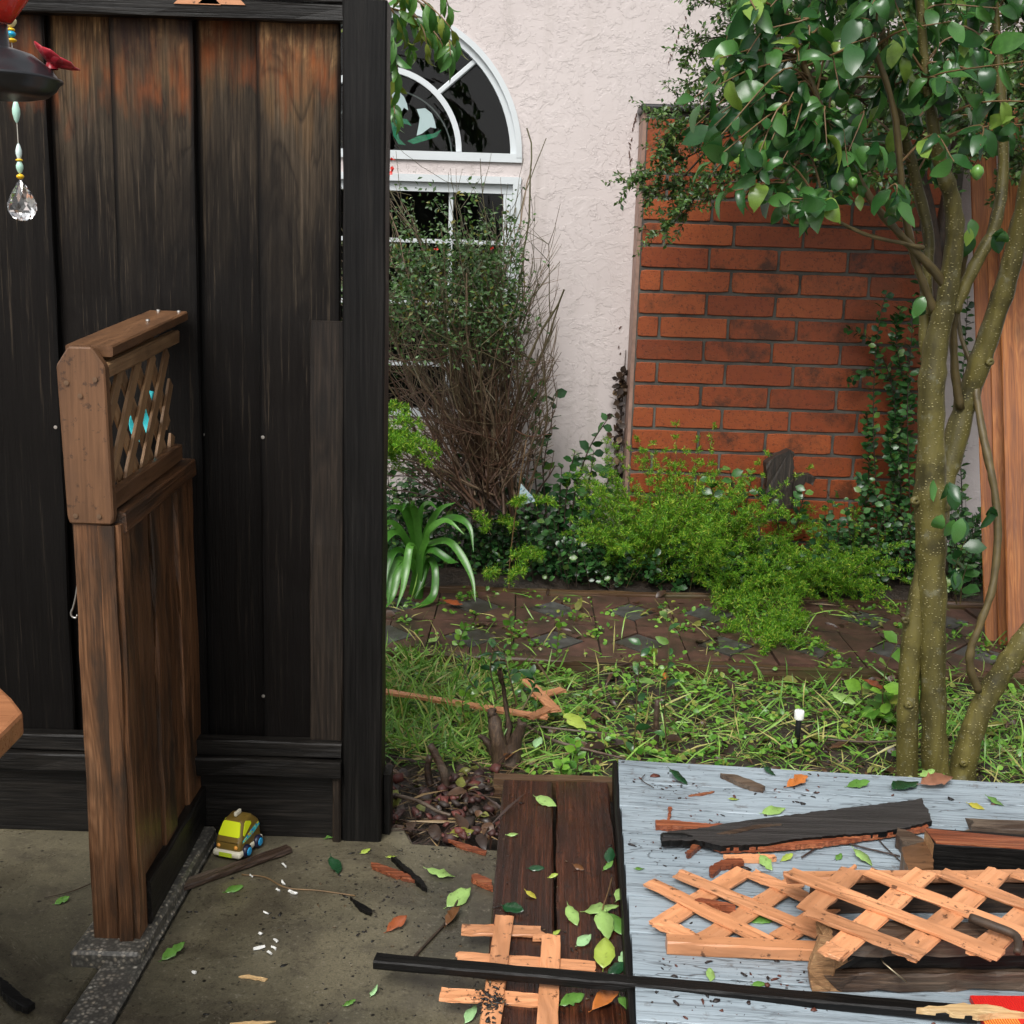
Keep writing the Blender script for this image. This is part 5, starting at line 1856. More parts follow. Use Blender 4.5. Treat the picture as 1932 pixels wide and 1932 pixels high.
def spray(P, n, s0, s1, out_=1.0, down=0.3, up=(0, -0.5, 0.8), ujit=0.5, start=0.1):
    """leaves along polyline P: alternate sides, drooping"""
    P = np.asarray(P, float)
    seg = np.linalg.norm(np.diff(P, axis=0), axis=1)
    cum = np.concatenate([[0], np.cumsum(seg)])
    t = (start + (1 - start) * (np.arange(n) + rng.uniform(-0.3, 0.3, n)) / max(1, n - 1)).clip(0, 1) * cum[-1]
    pos = np.stack([np.interp(t, cum, P[:, i]) for i in range(3)], 1)
    tan = np.stack([np.interp((t + 0.01).clip(0, cum[-1]), cum, P[:, i]) - np.interp((t - 0.01).clip(0), cum, P[:, i]) for i in range(3)], 1)
    tan /= np.maximum(np.linalg.norm(tan, axis=1, keepdims=True), 1e-9)
    az = np.arange(n) * 2.4 + rng.uniform(0, 6.28)
    ref = np.where(np.abs(tan[:, 2:3]) < 0.8, np.array([[0, 0, 1.0]]), np.array([[0, 1.0, 0]]))
    A = np.cross(tan, ref)
    A /= np.maximum(np.linalg.norm(A, axis=1, keepdims=True), 1e-9)
    B = np.cross(tan, A)
    side = np.cos(az)[:, None] * A + np.sin(az)[:, None] * B * 0.7
    D = tan * 0.55 + side * out_ + np.array([[0, 0, -down]]) + rng.normal(0, 0.2, (n, 3))
    U = np.array([up]) + rng.normal(0, ujit, (n, 3))
    S = rng.uniform(s0, s1, n)
    return pos, D, U, S


def leaves_obj(name, base, sets, mat, parent=None, kind=None):
    P, D, U, S = (np.concatenate([s[i] for s in sets]) for i in range(4))
    bases = base if isinstance(base, list) else [base]
    g = Geo()
    idx = rng.integers(0, len(bases), len(P))
    for k, b in enumerate(bases):
        m = idx == k
        if m.any():
            g.add(*scatter_geo(b, P[m], D[m], U[m], S[m]))
    o = put_geo(name, g, mat, parent, smooth=True)
    if kind:
        o['kind'] = kind
    return o


# ---------------------------------------------------------------- the multi-stemmed tree
tree = thing('camellia_tree', 'olive-barked tree with several stems and glossy dark leaves beside the platform', 'tree', tuple(W(1765, 1475, 3.09) * np.array((1, 1, 0))))
limbs = {
    'stem_a': [(1708, 1500, 3.10, 34), (1711, 1465, 3.10, 25), (1712, 1380, 3.1, 22), (1715, 1280, 3.1, 22), (1724, 1180, 3.1, 21), (1738, 1090, 3.1, 18), (1752, 1030, 3.1, 15)],
    'stem_b': [(1767, 1505, 3.09, 42), (1766, 1468, 3.09, 31), (1762, 1380, 3.09, 27), (1760, 1250, 3.09, 27), (1757, 1100, 3.09, 30), (1756, 1000, 3.09, 31), (1755, 945, 3.09, 34), (1757, 850, 3.09, 27), (1757, 740, 3.09, 27), (1766, 650, 3.09, 24), (1782, 580, 3.08, 21), (1796, 500, 3.07, 19), (1802, 430, 3.06, 18), (1795, 370, 3.05, 16), (1775, 310, 3.02, 14), (1760, 230, 3.0, 11), (1745, 120, 3.0, 9), (1735, 0, 3.0, 8), (1725, -140, 3.0, 6)],
    'stem_c': [(1808, 1500, 3.11, 42), (1813, 1465, 3.11, 31), (1828, 1400, 3.11, 26), (1850, 1340, 3.11, 25), (1880, 1285, 3.11, 24), (1920, 1225, 3.10, 23), (1965, 1160, 3.10, 22), (2010, 1060, 3.1, 20), (2040, 900, 3.1, 18), (2060, 700, 3.1, 14), (2070, 400, 3.1, 9)],
    'limb_d': [(1768, 1010, 3.15, 18), (1780, 920, 3.19, 21), (1798, 850, 3.21, 23), (1822, 760, 3.22, 23), (1850, 680, 3.2, 22), (1880, 590, 3.18, 21), (1905, 510, 3.16, 20), (1925, 420, 3.14, 19), (1950, 300, 3.1, 16), (1975, 150, 3.1, 16), (1990, 0, 3.1, 12), (2000, -140, 3.1, 8)],
    'limb_e': [(1800, 590, 3.09, 12), (1818, 545, 3.09, 13), (1845, 490, 3.09, 13), (1876, 430, 3.1, 13), (1893, 330, 3.12, 11), (1890, 200, 3.14, 11), (1880, 60, 3.16, 8), (1875, -120, 3.18, 6)],
    'limb_f': [(1754, 720, 3.12, 13), (1746, 630, 3.13, 13), (1748, 540, 3.14, 12), (1752, 450, 3.15, 11), (1738, 380, 3.16, 11), (1705, 250, 3.15, 9), (1670, 100, 3.12, 7), (1650, -80, 3.1, 5)],
    'limb_g': [(1786, 545, 3.08, 9), (1758, 506, 3.05, 9), (1700, 445, 3.0, 8), (1650, 385, 2.97, 8), (1610, 320, 2.95, 7), (1575, 260, 2.93, 7), (1540, 180, 2.92, 6), (1505, 90, 2.92, 6), (1475, 0, 2.92, 5), (1450, -120, 2.92, 4)],
    'limb_h': [(1764, 590, 3.09, 10), (1740, 530, 3.06, 8), (1722, 470, 3.04, 8), (1706, 400, 3.0, 7), (1700, 330, 2.98, 7), (1685, 200, 2.95, 6), (1640, 60, 2.92, 5), (1600, -80, 2.9, 4)],
    'shoot_i': [(1846, 1305, 3.08, 9), (1831, 1262, 3.06, 9), (1832, 1225, 3.05, 9), (1852, 1170, 3.05, 8), (1872, 1110, 3.06, 8), (1882, 1030, 3.08, 8), (1880, 950, 3.1, 8), (1870, 890, 3.12, 8), (1857, 830, 3.15, 9), (1846, 770, 3.18, 8), (1840, 730, 3.2, 9)],
    'shoot_j': [(1812, 770, 3.2, 9), (1802, 700, 3.18, 8), (1800, 620, 3.16, 7), (1812, 540, 3.14, 6), (1822, 470, 3.12, 5)],
    'shoot_k': [(1835, 690, 3.22, 6), (1815, 640, 3.25, 5), (1806, 580, 3.28, 5), (1815, 520, 3.3, 5)],
    'twig_l': [(1742, 468, 3.02, 5), (1690, 456, 2.98, 4), (1640, 445, 2.95, 4), (1595, 425, 2.92, 3), (1560, 405, 2.9, 3)],
}
limb_pts = []
for nm, pts in limbs.items():
    Q = smooth_path(wp(*pts), 5)
    rr = 0.93 * Q[:, 3] * (1 + 0.05 * np.sin(np.arange(len(Q)) * 1.7) + rng.normal(0, 0.025, len(Q)))
    part = 'trunk' if nm.startswith('stem') else 'branch'
    V_, F_ = tube_geo(Q[:, :3], rr, 12 if rr[0] > 0.015 else 7, True)
    V_ = V_ + rng.normal(0, 0.0008, V_.shape)
    g = Geo()
    g.add(V_, F_)
    put_geo(part, g, M['bark'] if rr[0] > 0.0125 else M['twigolive'], tree)
    if nm not in ('stem_a',):
        limb_pts.append(Q[:, :3])
for u, v, s in ((1728, 945, 12), (1752, 968, 10), (1785, 960, 9), (1708, 1170, 10), (1757, 820, 8), (1868, 683, 10), (1715, 1330, 11), (1765, 1160, 8), (1818, 1440, 10)):
    c_ = W(u, v, 3.10 - 0.028 if u < 1850 else 3.17)
    V_, F_ = lathe_geo([(0.0, -0.9), (0.7, -0.6), (1.0, 0.0), (0.75, 0.5), (0.35, 0.7), (0.2, 0.45), (0.0, 0.4)], 9)
    V_ = np.array(V_)[:, [0, 2, 1]] * np.array((1, -0.7, 0.8)) * s * 3.1 / FPX
    put('knot', V_ + rng.normal(0, 0.0008, V_.shape) + c_, F_, M['bark'], tree, smooth=True)
allp = np.vstack(limb_pts)

crown_poly = [(1278, 218), (1330, 170), (1360, 100), (1400, 20), (1440, -160), (2060, -160), (2060, 380), (1932, 300), (1880, 330), (1830, 300), (1790, 330), (1750, 345), (1720, 320), (1690, 320), (1655, 330), (1630, 370), (1590, 400), (1540, 405), (1480, 395), (1430, 370), (1380, 370), (1350, 310), (1300, 235)]


def inside(pt, poly):
    x, y = pt
    r = False
    for i in range(len(poly)):
        (x1, y1), (x2, y2) = poly[i], poly[i - 1]
        if (y1 > y) != (y2 > y) and x < (x2 - x1) * (y - y1) / (y2 - y1) + x1:
            r = not r
    return r


sets, tg = [], Geo()
cnt = 0
tips = []
while cnt < 185:
    u, v = rng.uniform(1270, 2060), rng.uniform(-160, 440)
    if not inside((u, v), crown_poly):
        continue
    if u > 1660 and v > 60 and rng.random() < 0.38:
        continue
    if u > 1850 and rng.random() < 0.3:
        continue
    tips.append((u, v, rng.uniform(2.72, 3.4)))
    cnt += 1
for u, v, y in ((1290, 225, 2.9), (1320, 222, 2.85), (1345, 330, 2.85), (1395, 320, 2.8), (1385, 385, 2.78), (1420, 350, 2.85), (1450, 405, 2.8), (1495, 400, 2.76), (1530, 400, 2.8), (1560, 385, 2.85), (1475, 330, 2.8), (1360, 240, 2.85), (1410, 230, 2.82), (1440, 300, 2.85), (1400, 90, 2.9), (1360, 130, 2.95), (1690, 410, 2.9), (1560, 300, 2.8), (1600, 340, 2.82), (1640, 300, 2.85), (1850, 300, 2.85), (1800, 330, 2.85)):
    tips.append((u, v - 25, y))
for u, v, y in tips:
    tip_ = W(u, v, y)
    # root of the twig on the closest limb that lies up or right of the tip
    d2 = ((allp - tip_) ** 2).sum(1) + 0.6 * np.maximum(0, tip_[2] - 0.02 - allp[:, 2]) ** 2
    j = np.argmin(d2)
    root = allp[j]
    mid = (root + tip_) / 2 + np.array((0, 0, 0.05)) + rng.normal(0, 0.03, 3)
    Q = smooth_path(np.array([root, mid, tip_]), 5)
    tg.tube(Q, np.linspace(0.0034, 0.0012, len(Q)), 5)
    ln = np.linalg.norm(tip_ - root)
    Pt = Q[-6:] if ln > 0.3 else Q[-8:]
    n = int(rng.integers(5, 9))
    sets.append(spray(Pt, n, 0.038, 0.092, 0.85, rng.uniform(0.1, 0.85), (-0.1, -0.65, 0.65), 0.6, 0.05))
tw = put_geo('twigs', tg, M['twigtan'], tree)
tw['kind'] = 'stuff'
P, D_, U_, S_ = (np.concatenate([s[i] for s in sets]) for i in range(4))
order = np.argsort(P[:, 1] - 0.0 * P[:, 0])
vis = []
Minv = CAM_R.T
for i in order:
    q = Minv @ (P[i] - CAM_P)
    uu, vv = SIZE / 2 + FPX * q[0] / -q[2], SIZE / 2 - FPX * q[1] / -q[2]
    if -20 < uu < 1950 and -20 < vv < 1950:
        vis.append(i)
single = set(vis[:300])
bms = []
for b in CAML:
    me = mesh_np('leaf', b[0], b[1])
    setmat(me, M['camellia'], True)
    bms.append(me)
for i in single:
    R = frames(D_[i:i + 1], U_[i:i + 1])[0]
    m = Matrix(R.tolist()).to_4x4()
    m = Matrix.Translation(Vector(P[i])) @ m @ Matrix.Scale(float(S_[i]), 4)
    o = bpy.data.objects.new('leaf', bms[int(rng.integers(0, len(bms)))])
    link(o, tree, m)
rest = np.array([i for i in range(len(P)) if i not in single])
leaves_obj('leaves', CAML, [(P[rest], D_[rest], U_[rest], S_[rest])], M['camellia'], tree, 'stuff')
# leaves on the low shoots and the odd hanging leaf
low = [((1690, 370, 2.95), 5), ((1745, 570, 2.98), 3), ((1790, 920, 3.0), 4), ((1800, 990, 3.0), 4), ((1870, 965, 3.02), 2), ((1890, 440, 3.0), 3), ((1830, 440, 3.05), 3), ((1800, 1090, 3.1), 3)]
for (u, v, y), n in low:
    p_ = W(u, v - 10, y)
    for q in range(n):
        d_ = unit(np.array((rng.normal(0, 0.35), rng.normal(-0.1, 0.3), -1)))
        R = frames(np.array([d_]), np.array([(rng.normal(0, 0.3), -1.0, 0.35)]))[0]
        m = Matrix.Translation(Vector(p_ + rng.normal(0, 0.02, 3) * (q > 0))) @ Matrix(R.tolist()).to_4x4() @ Matrix.Scale(rng.uniform(0.045, 0.075), 4)
        o = bpy.data.objects.new('leaf', bms[int(rng.integers(0, len(bms)))])
        link(o, tree, m)
for u, v, r in ((1844, 325, 12), (1609, 344, 9)):
    c_ = W(u, v, 2.80)
    k_ = 2.8 / FPX * r
    put('bud', *lathe_geo([(0.0, -1.25 * k_), (0.55 * k_, -0.9 * k_), (k_, 0), (0.8 * k_, 0.7 * k_), (0.3 * k_, 1.1 * k_), (0.0, 1.15 * k_)], 12, c_), FL['green'], tree, smooth=True)

# ---------------------------------------------------------------- small-leaved shrub hanging over the brick
shr = thing('small_leaf_shrub', 'small-leaved shrub whose sprays hang over the top of the brick chimney', 'shrub', tuple(W(1770, 1080, 4.9) * np.array((1, 1, 0))))
YS2 = 4.72
br = [
    [(1500, 120), (1420, 110), (1350, 130), (1292, 165)], [(1500, 200), (1400, 185), (1330, 210), (1275, 250), (1245, 290)],
    [(1480, 250), (1380, 255), (1300, 295), (1235, 330), (1180, 345)], [(1480, 285), (1390, 320), (1315, 365), (1275, 415), (1238, 445)],
    [(1500, 60), (1420, 30), (1350, 10), (1310, -20)], [(1330, 290), (1270, 350), (1215, 372)], [(1450, 330), (1370, 345), (1300, 345), (1225, 350)],
    [(1480, 150), (1400, 150), (1330, 175), (1270, 205), (1250, 225)], [(1430, 90), (1370, 70), (1320, 80), (1300, 110)], [(1340, 330), (1300, 390), (1290, 420)],
    [(1460, 20), (1400, -10), (1350, -60)], [(1420, 240), (1350, 235), (1300, 240), (1265, 290), (1250, 320)]]
sets, tg = [], Geo()
for b in br:
    Q = smooth_path(np.array([W(u, v, YS2 + rng.uniform(-0.12, 0.12)) for u, v in b]), 6)
    tg.tube(Q, np.linspace(0.004, 0.0015, len(Q)), 4)
    for k in range(3, len(Q), 1):
        for _ in range(2):
            e = Q[k] + rng.normal(0, 1, 3) * np.array((0.045, 0.06, 0.045)) + np.array((-0.02, 0, 0.0))
            T = np.array([Q[k], (Q[k] + e) / 2 + np.array((0, 0, 0.008)), e])
            tg.tube(T, [0.0013, 0.001, 0.0007], 3)
            sets.append(spray(T, 15, 0.016, 0.027, 1.0, 0.0, (0, -0.4, 0.9), 0.6, 0.1))
# the dense heart of the shrub, behind the tree's crown
for _ in range(950):
    u, v = rng.uniform(1380, 2080), rng.uniform(-180, 340)
    if u < 1450 and v > 90:
        continue
    c_ = W(u, v, rng.uniform(4.2, 5.15))
    e = c_ + rng.normal(0, 0.07, 3)
    T = np.array([c_, (c_ + e) / 2, e])
    tg.tube(T, [0.002, 0.0015, 0.001], 3)
    sets.append(spray(T, 22, 0.020, 0.040, 1.2, 0.2, (0, -0.4, 0.9), 0.7, 0.0))
leaves_obj('foliage', SML, sets, M['smallleaf'], shr, 'stuff')
for pts in ([(1775, 1090, 4.9, 16), (1760, 900, 4.9, 15), (1770, 600, 4.9, 14), (1740, 350, 4.85, 12), (1650, 200, 4.8, 9), (1500, 120, 4.75, 6)], [(1765, 500, 4.9, 12), (1800, 300, 4.9, 10), (1850, 50, 4.9, 8), (1900, -150, 4.9, 5)], [(1700, 260, 4.82, 8), (1600, 270, 4.78, 7), (1480, 280, 4.74, 5)], [(1640, 190, 4.8, 8), (1560, 80, 4.78, 6), (1460, 20, 4.74, 4)]):
    Q = smooth_path(wp(*pts), 5)
    tube('stem', shr, Q[:, :3], Q[:, 3], M['twigbrown'], 8)
put_geo('twigs', tg, M['twigbrown'], shr)['kind'] = 'stuff'

# ---------------------------------------------------------------- drooping leafy branch above the window
drp = thing('drooping_shrub', 'shrub with long drooping green leaves behind the fence post, over the arched window', 'shrub', tuple(W(560, 900, 4.1) * np.array((1, 1, 0))))
sets, tg = [], Geo()
paths = [[(640, -100), (720, -50), (790, -5), (840, 40), (868, 85)], [(690, -40), (740, 20), (765, 70), (778, 100)], [(680, 0), (735, 60), (748, 110), (752, 165)], [(760, -20), (815, 25), (845, 70), (850, 105)], [(720, 10), (790, 35), (830, 75), (838, 110)], [(700, -90), (770, -60), (830, -20), (850, 20)], [(640, 20), (700, 110), (738, 180), (745, 215)], [(740, -30), (775, 15), (800, 60), (806, 95)], [(600, -150), (680, -140), (760, -120), (800, -80)], [(560, -60), (620, -20), (660, 40), (690, 90)]]
for b in paths:
    Q = smooth_path(np.array([W(u, v, 4.05 + rng.uniform(-0.1, 0.15)) for u, v in b]), 5)
    tg.tube(Q, np.linspace(0.004, 0.0014, len(Q)), 5)
    sets.append(spray(Q, 17, 0.058, 0.088, 0.7, 0.95, (0.1, -0.8, 0.5), 0.4, 0.2))
leaves_obj('foliage', NARL, sets, M['photinia'], drp, 'stuff')
put_geo('twigs', tg, M['twigtan'], drp)['kind'] = 'stuff'
Q = smooth_path(wp((520, 1180, 4.1, 14), (540, 900, 4.1, 13), (530, 500, 4.1, 12), (560, 150, 4.1, 10), (640, -80, 4.08, 7), (700, -95, 4.06, 4)), 5)
tube('stem', drp, Q[:, :3], Q[:, 3], M['twigbrown'], 8)

# ---------------------------------------------------------------- bare twiggy rose bush
rose = thing('rose_bush', 'half-bare twiggy rose bush spreading in front of the windows', 'bush', tuple(W(930, 975, 4.95) * np.array((1, 1, 0))))
cg = Geo()
rbase = W(925, 965, 4.95)
rsets = []
tipset = []


def cane(p, d, L, r, depth):
    n = max(3, int(L / 0.06))
    pts = [p]
    dd = unit(d)
    for i in range(n):
        dd = unit(dd + rng.normal(0, 0.10, 3) + np.array((0, 0, 0.035)))
        pts.append(pts[-1] + dd * L / n)
    pts = np.array(pts)
    if pts[-1][2] > 1.86 - max(0, pts[-1][0] + 0.1) * 1.2 and depth < 2:
        return
    keep = np.where(pts[:, 0] > 0.17)[0]
    if len(keep):
        pts = pts[:max(1, keep[0])]
        if len(pts) < 3:
            return
    cg.tube(pts, np.linspace(r, max(0.0009, r * 0.45), len(pts)), 3 if r < 0.004 else 5)
    if depth > 0:
        for k in range(int(rng.integers(4, 8))):
            j = int(rng.integers(1, len(pts)))
            nd = unit(dd + rng.normal(0, 0.55, 3) + np.array((0, 0, 0.1)))
            cane(pts[j], nd, L * rng.uniform(0.28, 0.55), max(0.0012, r * 0.5), depth - 1)
    else:
        tipset.append(pts)


for i in range(56):
    ut, vt = rng.uniform(700, 965), rng.uniform(330, 680)
    if i < 9:
        ut, vt = [(965, 250), (870, 200), (930, 270), (790, 260), (1015, 420), (1035, 400), (760, 330), (905, 200), (1000, 470)][i]
    tgt = W(ut, vt, 4.95 + rng.uniform(-0.22, 0.22))
    b0 = rbase + rng.normal(0, 1, 3) * np.array((0.055, 0.05, 0.0)) + np.array((0, 0, rng.uniform(-0.05, 0.12)))
    L = np.linalg.norm(tgt - b0)
    cane(b0, (tgt - b0) + np.array((0, 0, 0.0)), L * (0.98 if i < 9 else rng.uniform(0.75, 0.95)), rng.uniform(0.004, 0.0085), 2)
# low tangled dead canes
for i in range(58):
    b0 = rbase + rng.normal(0, 1, 3) * np.array((0.08, 0.08, 0.04)) + np.array((0, 0, 0.05))
    a = rng.uniform(0, 2 * math.pi)
    d = np.array((math.cos(a) * 0.7 - 0.35, math.sin(a) * 0.5, rng.uniform(0.25, 1.0)))
    cane(b0, d, rng.uniform(0.35, 0.75), rng.uniform(0.003, 0.006), 1)
put_geo('canes', cg, M['rose'], rose)['kind'] = 'stuff'
for t_ in tipset:
    c_ = t_[-1]
    if 1.0 < c_[2] < 1.42 and c_[0] < 0.02 and rng.random() < 0.6:
        rsets.append(spray(t_, int(rng.integers(4, 9)), 0.016, 0.030, 1.0, 0.15, (0, -0.4, 0.9), 0.6, 0.2))
    elif c_[2] >= 1.42 and rng.random() < 0.10:
        rsets.append(spray(t_, 3, 0.014, 0.022, 1.0, 0.1, (0, -0.4, 0.9), 0.6, 0.2))
for _ in range(620):
    c_ = W(rng.uniform(735, 985), rng.normal(540, 72), 4.95 + rng.uniform(-0.2, 0.25))
    T = np.array([c_, c_ + rng.normal(0, 0.03, 3), c_ + rng.normal(0, 0.05, 3)])
    rsets.append(spray(T, 7, 0.014, 0.028, 1.1, 0.1, (0, -0.4, 0.9), 0.6, 0.0))
leaves_obj('foliage', SML, rsets, M['roseleaf'], rose, 'stuff')
redf = plain('red_petal', (0.62, 0.03, 0.02), 0.4)
for u, v, r in ((738, 322, 9), (823, 469, 5), (927, 469, 5), (742, 300, 6)):
    c_ = W(u, v, 4.78)
    k_ = r * 4.8 / FPX
    PP, FF = [], []
    V_, F_ = scatter_geo(leaf_base(1, 0.9, -0.4, 0.2, 3, 0.8), np.repeat([c_], 6, 0), rng.normal(0, 1, (6, 3)) + np.array((0, 0, 0.3)), rng.normal(0, 1, (6, 3)), np.full(6, k_))
    put('flower', V_, F_, redf, rose, smooth=True)

# ---------------------------------------------------------------- asparagus ferns
NEED = (np.array([(0, -0.12, 0), (0.5, -0.06, 0.0), (1, 0.0, -0.08), (0.4, 0.12, 0)], float), np.array([(0, 1, 2, 3)]))


def fern(name, label, bases, nst, Lr, parent_loc, up=0.9, lean=(0, 0), dens=1.0, group=None):
    t = thing(name, label, 'fern', tuple(parent_loc), group)
    tg = Geo()
    P, D, S = [], [], []
    for i in range(nst):
        b0 = np.array(bases[i % len(bases)]) + rng.normal(0, 1, 3) * np.array((0.07, 0.05, 0.0))
        a = rng.uniform(0, 2 * math.pi)
        d = unit(np.array((math.cos(a) * 0.7 + lean[0], math.sin(a) * 0.7 + lean[1], up * rng.uniform(0.5, 1.2))))
        L = rng.uniform(*Lr)
        pts = [b0]
        n = 12
        for k in range(n):
            d = unit(d + np.array((0, 0, -0.085)) + rng.normal(0, 0.05, 3))
            pts.append(pts[-1] + d * L / n)
        pts = np.array(pts)
        pts[:, 2] = np.maximum(pts[:, 2], 0.015)
        tg.tube(pts[::2], np.linspace(0.0018, 0.0008, len(pts[::2])), 3)
        for k in range(2, n + 1):
            f = k / n
            for q in range(3):
                bd = unit(rng.normal(0, 1, 3) + (pts[k] - pts[k - 1]) * 30 * 0.5 / L * 0.5 + np.array((0, 0, 0.25)))
                bl = rng.uniform(0.022, 0.046) * (1.15 - 0.6 * f)
                m = int(5 * dens) + 1
                s = (np.arange(m) + 0.5) / m
                for rep in range(3):
                    pos = pts[k] + bd[None] * (s * bl)[:, None] + rng.normal(0, 0.0015, (m, 3))
                    P.append(pos)
                    D.append(bd[None] * 0.6 + rng.normal(0, 0.75, (m, 3)))
                    S.append(rng.uniform(0.011, 0.020, m))
    P, D, S = np.concatenate(P), np.concatenate(D), np.concatenate(S)
    V_, F_ = scatter_geo(NEED, P, D, rng.normal(0, 1, (len(P), 3)) + np.array((0, -0.4, 0.6)), S)
    g = Geo()
    g.add(V_, F_)
    o = put_geo('fronds', g, M['fern'], t, smooth=False)
    o['kind'] = 'stuff'
    put_geo('stems', tg, M['twigolive'], t)['kind'] = 'stuff'
    return t


def bed(u, v, y=None):
    p_ = W(u, v, y)
    p_[2] = 0.03
    return p_


fb = [(1215, 5.02), (1225, 5.05), (1240, 5.08), (1290, 5.08), (1340, 5.0), (1225, 5.0), (1215, 4.95), (1260, 4.98), (1320, 4.95), (1230, 5.12)]
fern('asparagus_fern', 'bright yellow-green asparagus fern mound in front of the brick chimney corner', [bed(u, 1000, y) for u, y in fb], 150, (0.38, 0.66), bed(1230, 1000, 5.0), 2.0, (0, -0.12))
fb = [(1400, 4.92), (1450, 4.95), (1500, 4.92), (1550, 4.9), (1600, 4.92), (1440, 4.86), (1520, 4.85), (1580, 4.86)]
fern('asparagus_fern', 'lower asparagus fern spreading below the rotten post stump', [bed(u, 1000, y) for u, y in fb], 90, (0.24, 0.46), bed(1500, 1000, 4.9), 1.2, (-0.05, -0.12))
fern('asparagus_fern', 'asparagus fern spilling over the paver path towards the tree', [bed(u, 1050, y) for u, y in ((1430, 4.72), (1470, 4.62), (1500, 4.5), (1440, 4.42), (1480, 4.3), (1520, 4.66), (1370, 4.7), (1460, 4.15))], 36, (0.12, 0.24), bed(1460, 1050, 4.5), 0.6, (0.05, -0.3))
fern('asparagus_fern', 'pale asparagus fern tuft showing beside the black fence post', [W(700, 830, 4.55), W(735, 850, 4.6), W(680, 800, 4.55)], 48, (0.12, 0.22), W(700, 830, 4.55) * np.array((1, 1, 0)), 0.6, (0.35, -0.1))
fern('asparagus_fern', 'thin yellowish fern spray below the plant tag', [W(960, 1090, 4.84), W(985, 1060, 4.8), W(950, 1000, 4.8), W(975, 950, 4.8)], 9, (0.10, 0.18), W(960, 1090, 4.84) * np.array((1, 1, 0)), 1.0, (0.0, -0.1))
# supporting stems of the tall tuft
tube('fern_stem', COL.objects['asparagus_fern.003'] if 'asparagus_fern.003' in COL.objects else None, smooth_path(np.array([W(690, 1160, 4.6), W(700, 1000, 4.58), W(705, 830, 4.56)]), 4), 0.004, M['twigolive'], 5)
tube('fern_stem', COL.objects['asparagus_fern.004'], smooth_path(np.array([W(960, 1130, 4.84), W(962, 1060, 4.82), W(975, 950, 4.8), W(993, 830, 4.8)]), 4), 0.0025, M['twigtan'], 5)

# ---------------------------------------------------------------- agapanthus
aga = thing('strap_leaf_plant', 'clump of arching bright green strap leaves beside the black fence post', 'plant', tuple(W(775, 1120, 4.72) * np.array((1, 1, 0))))
AG = [[(240, 150), (300, 108), (390, 100), (460, 180), (510, 290), (527, 405)], [(245, 140), (320, 20), (410, -25), (495, 20), (518, 150)], [(285, 200), (318, 240), (312, 370), (255, 470), (195, 538)],
      [(225, 240), (215, 160), (190, 120), (168, 250), (150, 350), (118, 445)], [(232, 200), (205, 40), (175, -60), (165, -100), (150, -60)], [(238, 170), (235, 20), (255, -70), (290, -100), (330, -70)],
      [(220, 200), (170, 90), (110, 50), (60, 100), (40, 200)], [(222, 230), (150, 150), (100, 160), (70, 250), (60, 360)], [(225, 260), (140, 190), (95, 260), (80, 350), (75, 430)],
      [(245, 160), (290, 20), (350, -70), (425, -105)], [(240, 200), (275, 90), (300, 30), (380, -10), (470, 60)], [(228, 250), (190, 200), (130, 260), (100, 380), (60, 470)], [(235, 200), (180, -10), (120, -80), (50, -60)],
      [(238, 260), (262, 190), (250, 300), (215, 425)], [(225, 240), (150, 60), (80, 0), (20, 60)], [(240, 180), (225, 0), (205, -90), (215, -120)], [(250, 200), (300, 140), (400, 200), (440, 205)]]
for pl in AG:
    yb_a = 4.70 + rng.uniform(-0.06, 0.06)
    P_ = [W(*zg(230 + rng.normal(0, 12), 335), yb_a)] + [W(*zg(*q), yb_a - 0.05 * i) for i, q in enumerate(pl)]
    P_ = np.array(P_)
    P_[:, 2] = np.maximum(P_[:, 2], 0.028)
    P_[0, 2] = 0.01
    Q = smooth_path(P_, 5)
    n = len(Q)
    T = np.gradient(Q, axis=0)
    T /= np.linalg.norm(T, axis=1, keepdims=True)
    side = np.cross(T, np.array((0, -0.75, 0.6)))
    side /= np.maximum(np.linalg.norm(side, axis=1, keepdims=True), 1e-6)
    nr = np.cross(side, T)
    s = np.linspace(0, 1, n)
    hw = 0.0165 * np.minimum(1, (1 - s) * 3 + 0.05) * (0.75 + 0.25 * s)
    V_ = np.concatenate([Q - side * hw[:, None] + nr * hw[:, None] * 0.35, Q, Q + side * hw[:, None] + nr * hw[:, None] * 0.35])
    F_ = np.array([(a + i, a + i + 1, a + n + i + 1, a + n + i) for a in (0, n) for i in range(n - 1)])
    put('leaf', V_, F_, M['agap'], aga, smooth=True)

# ---------------------------------------------------------------- glossy dark seedlings, ground cover and vines
def leafy(name, label, cat, paths, y, n, s0, s1, base, mat, stemmat, r=0.003, jit=0.05, down=0.1, loc=None, group=None, floor=True):
    sets, tg = [], Geo()
    P0 = None
    for b in paths:
        yy = y + rng.uniform(-jit, jit)
        Q = smooth_path(np.array([W(u, v, yy + (d[0] if d else 0)) for u, v, *d in b]), 5)
        if P0 is None:
            P0 = Q[0]
        tg.tube(Q, np.linspace(r, r * 0.4, len(Q)), 4)
        sets.append(spray(Q, n, s0, s1, 1.0, down, (0, -0.55, 0.75), 0.45, 0.12))
    t = thing(name, label, cat, tuple(loc if loc is not None else P0 * np.array((1, 1, 0))), group)
    o = leaves_obj('foliage', base, sets, mat, t, 'stuff')
    put_geo('stems', tg, stemmat, t)['kind'] = 'stuff'
    return t


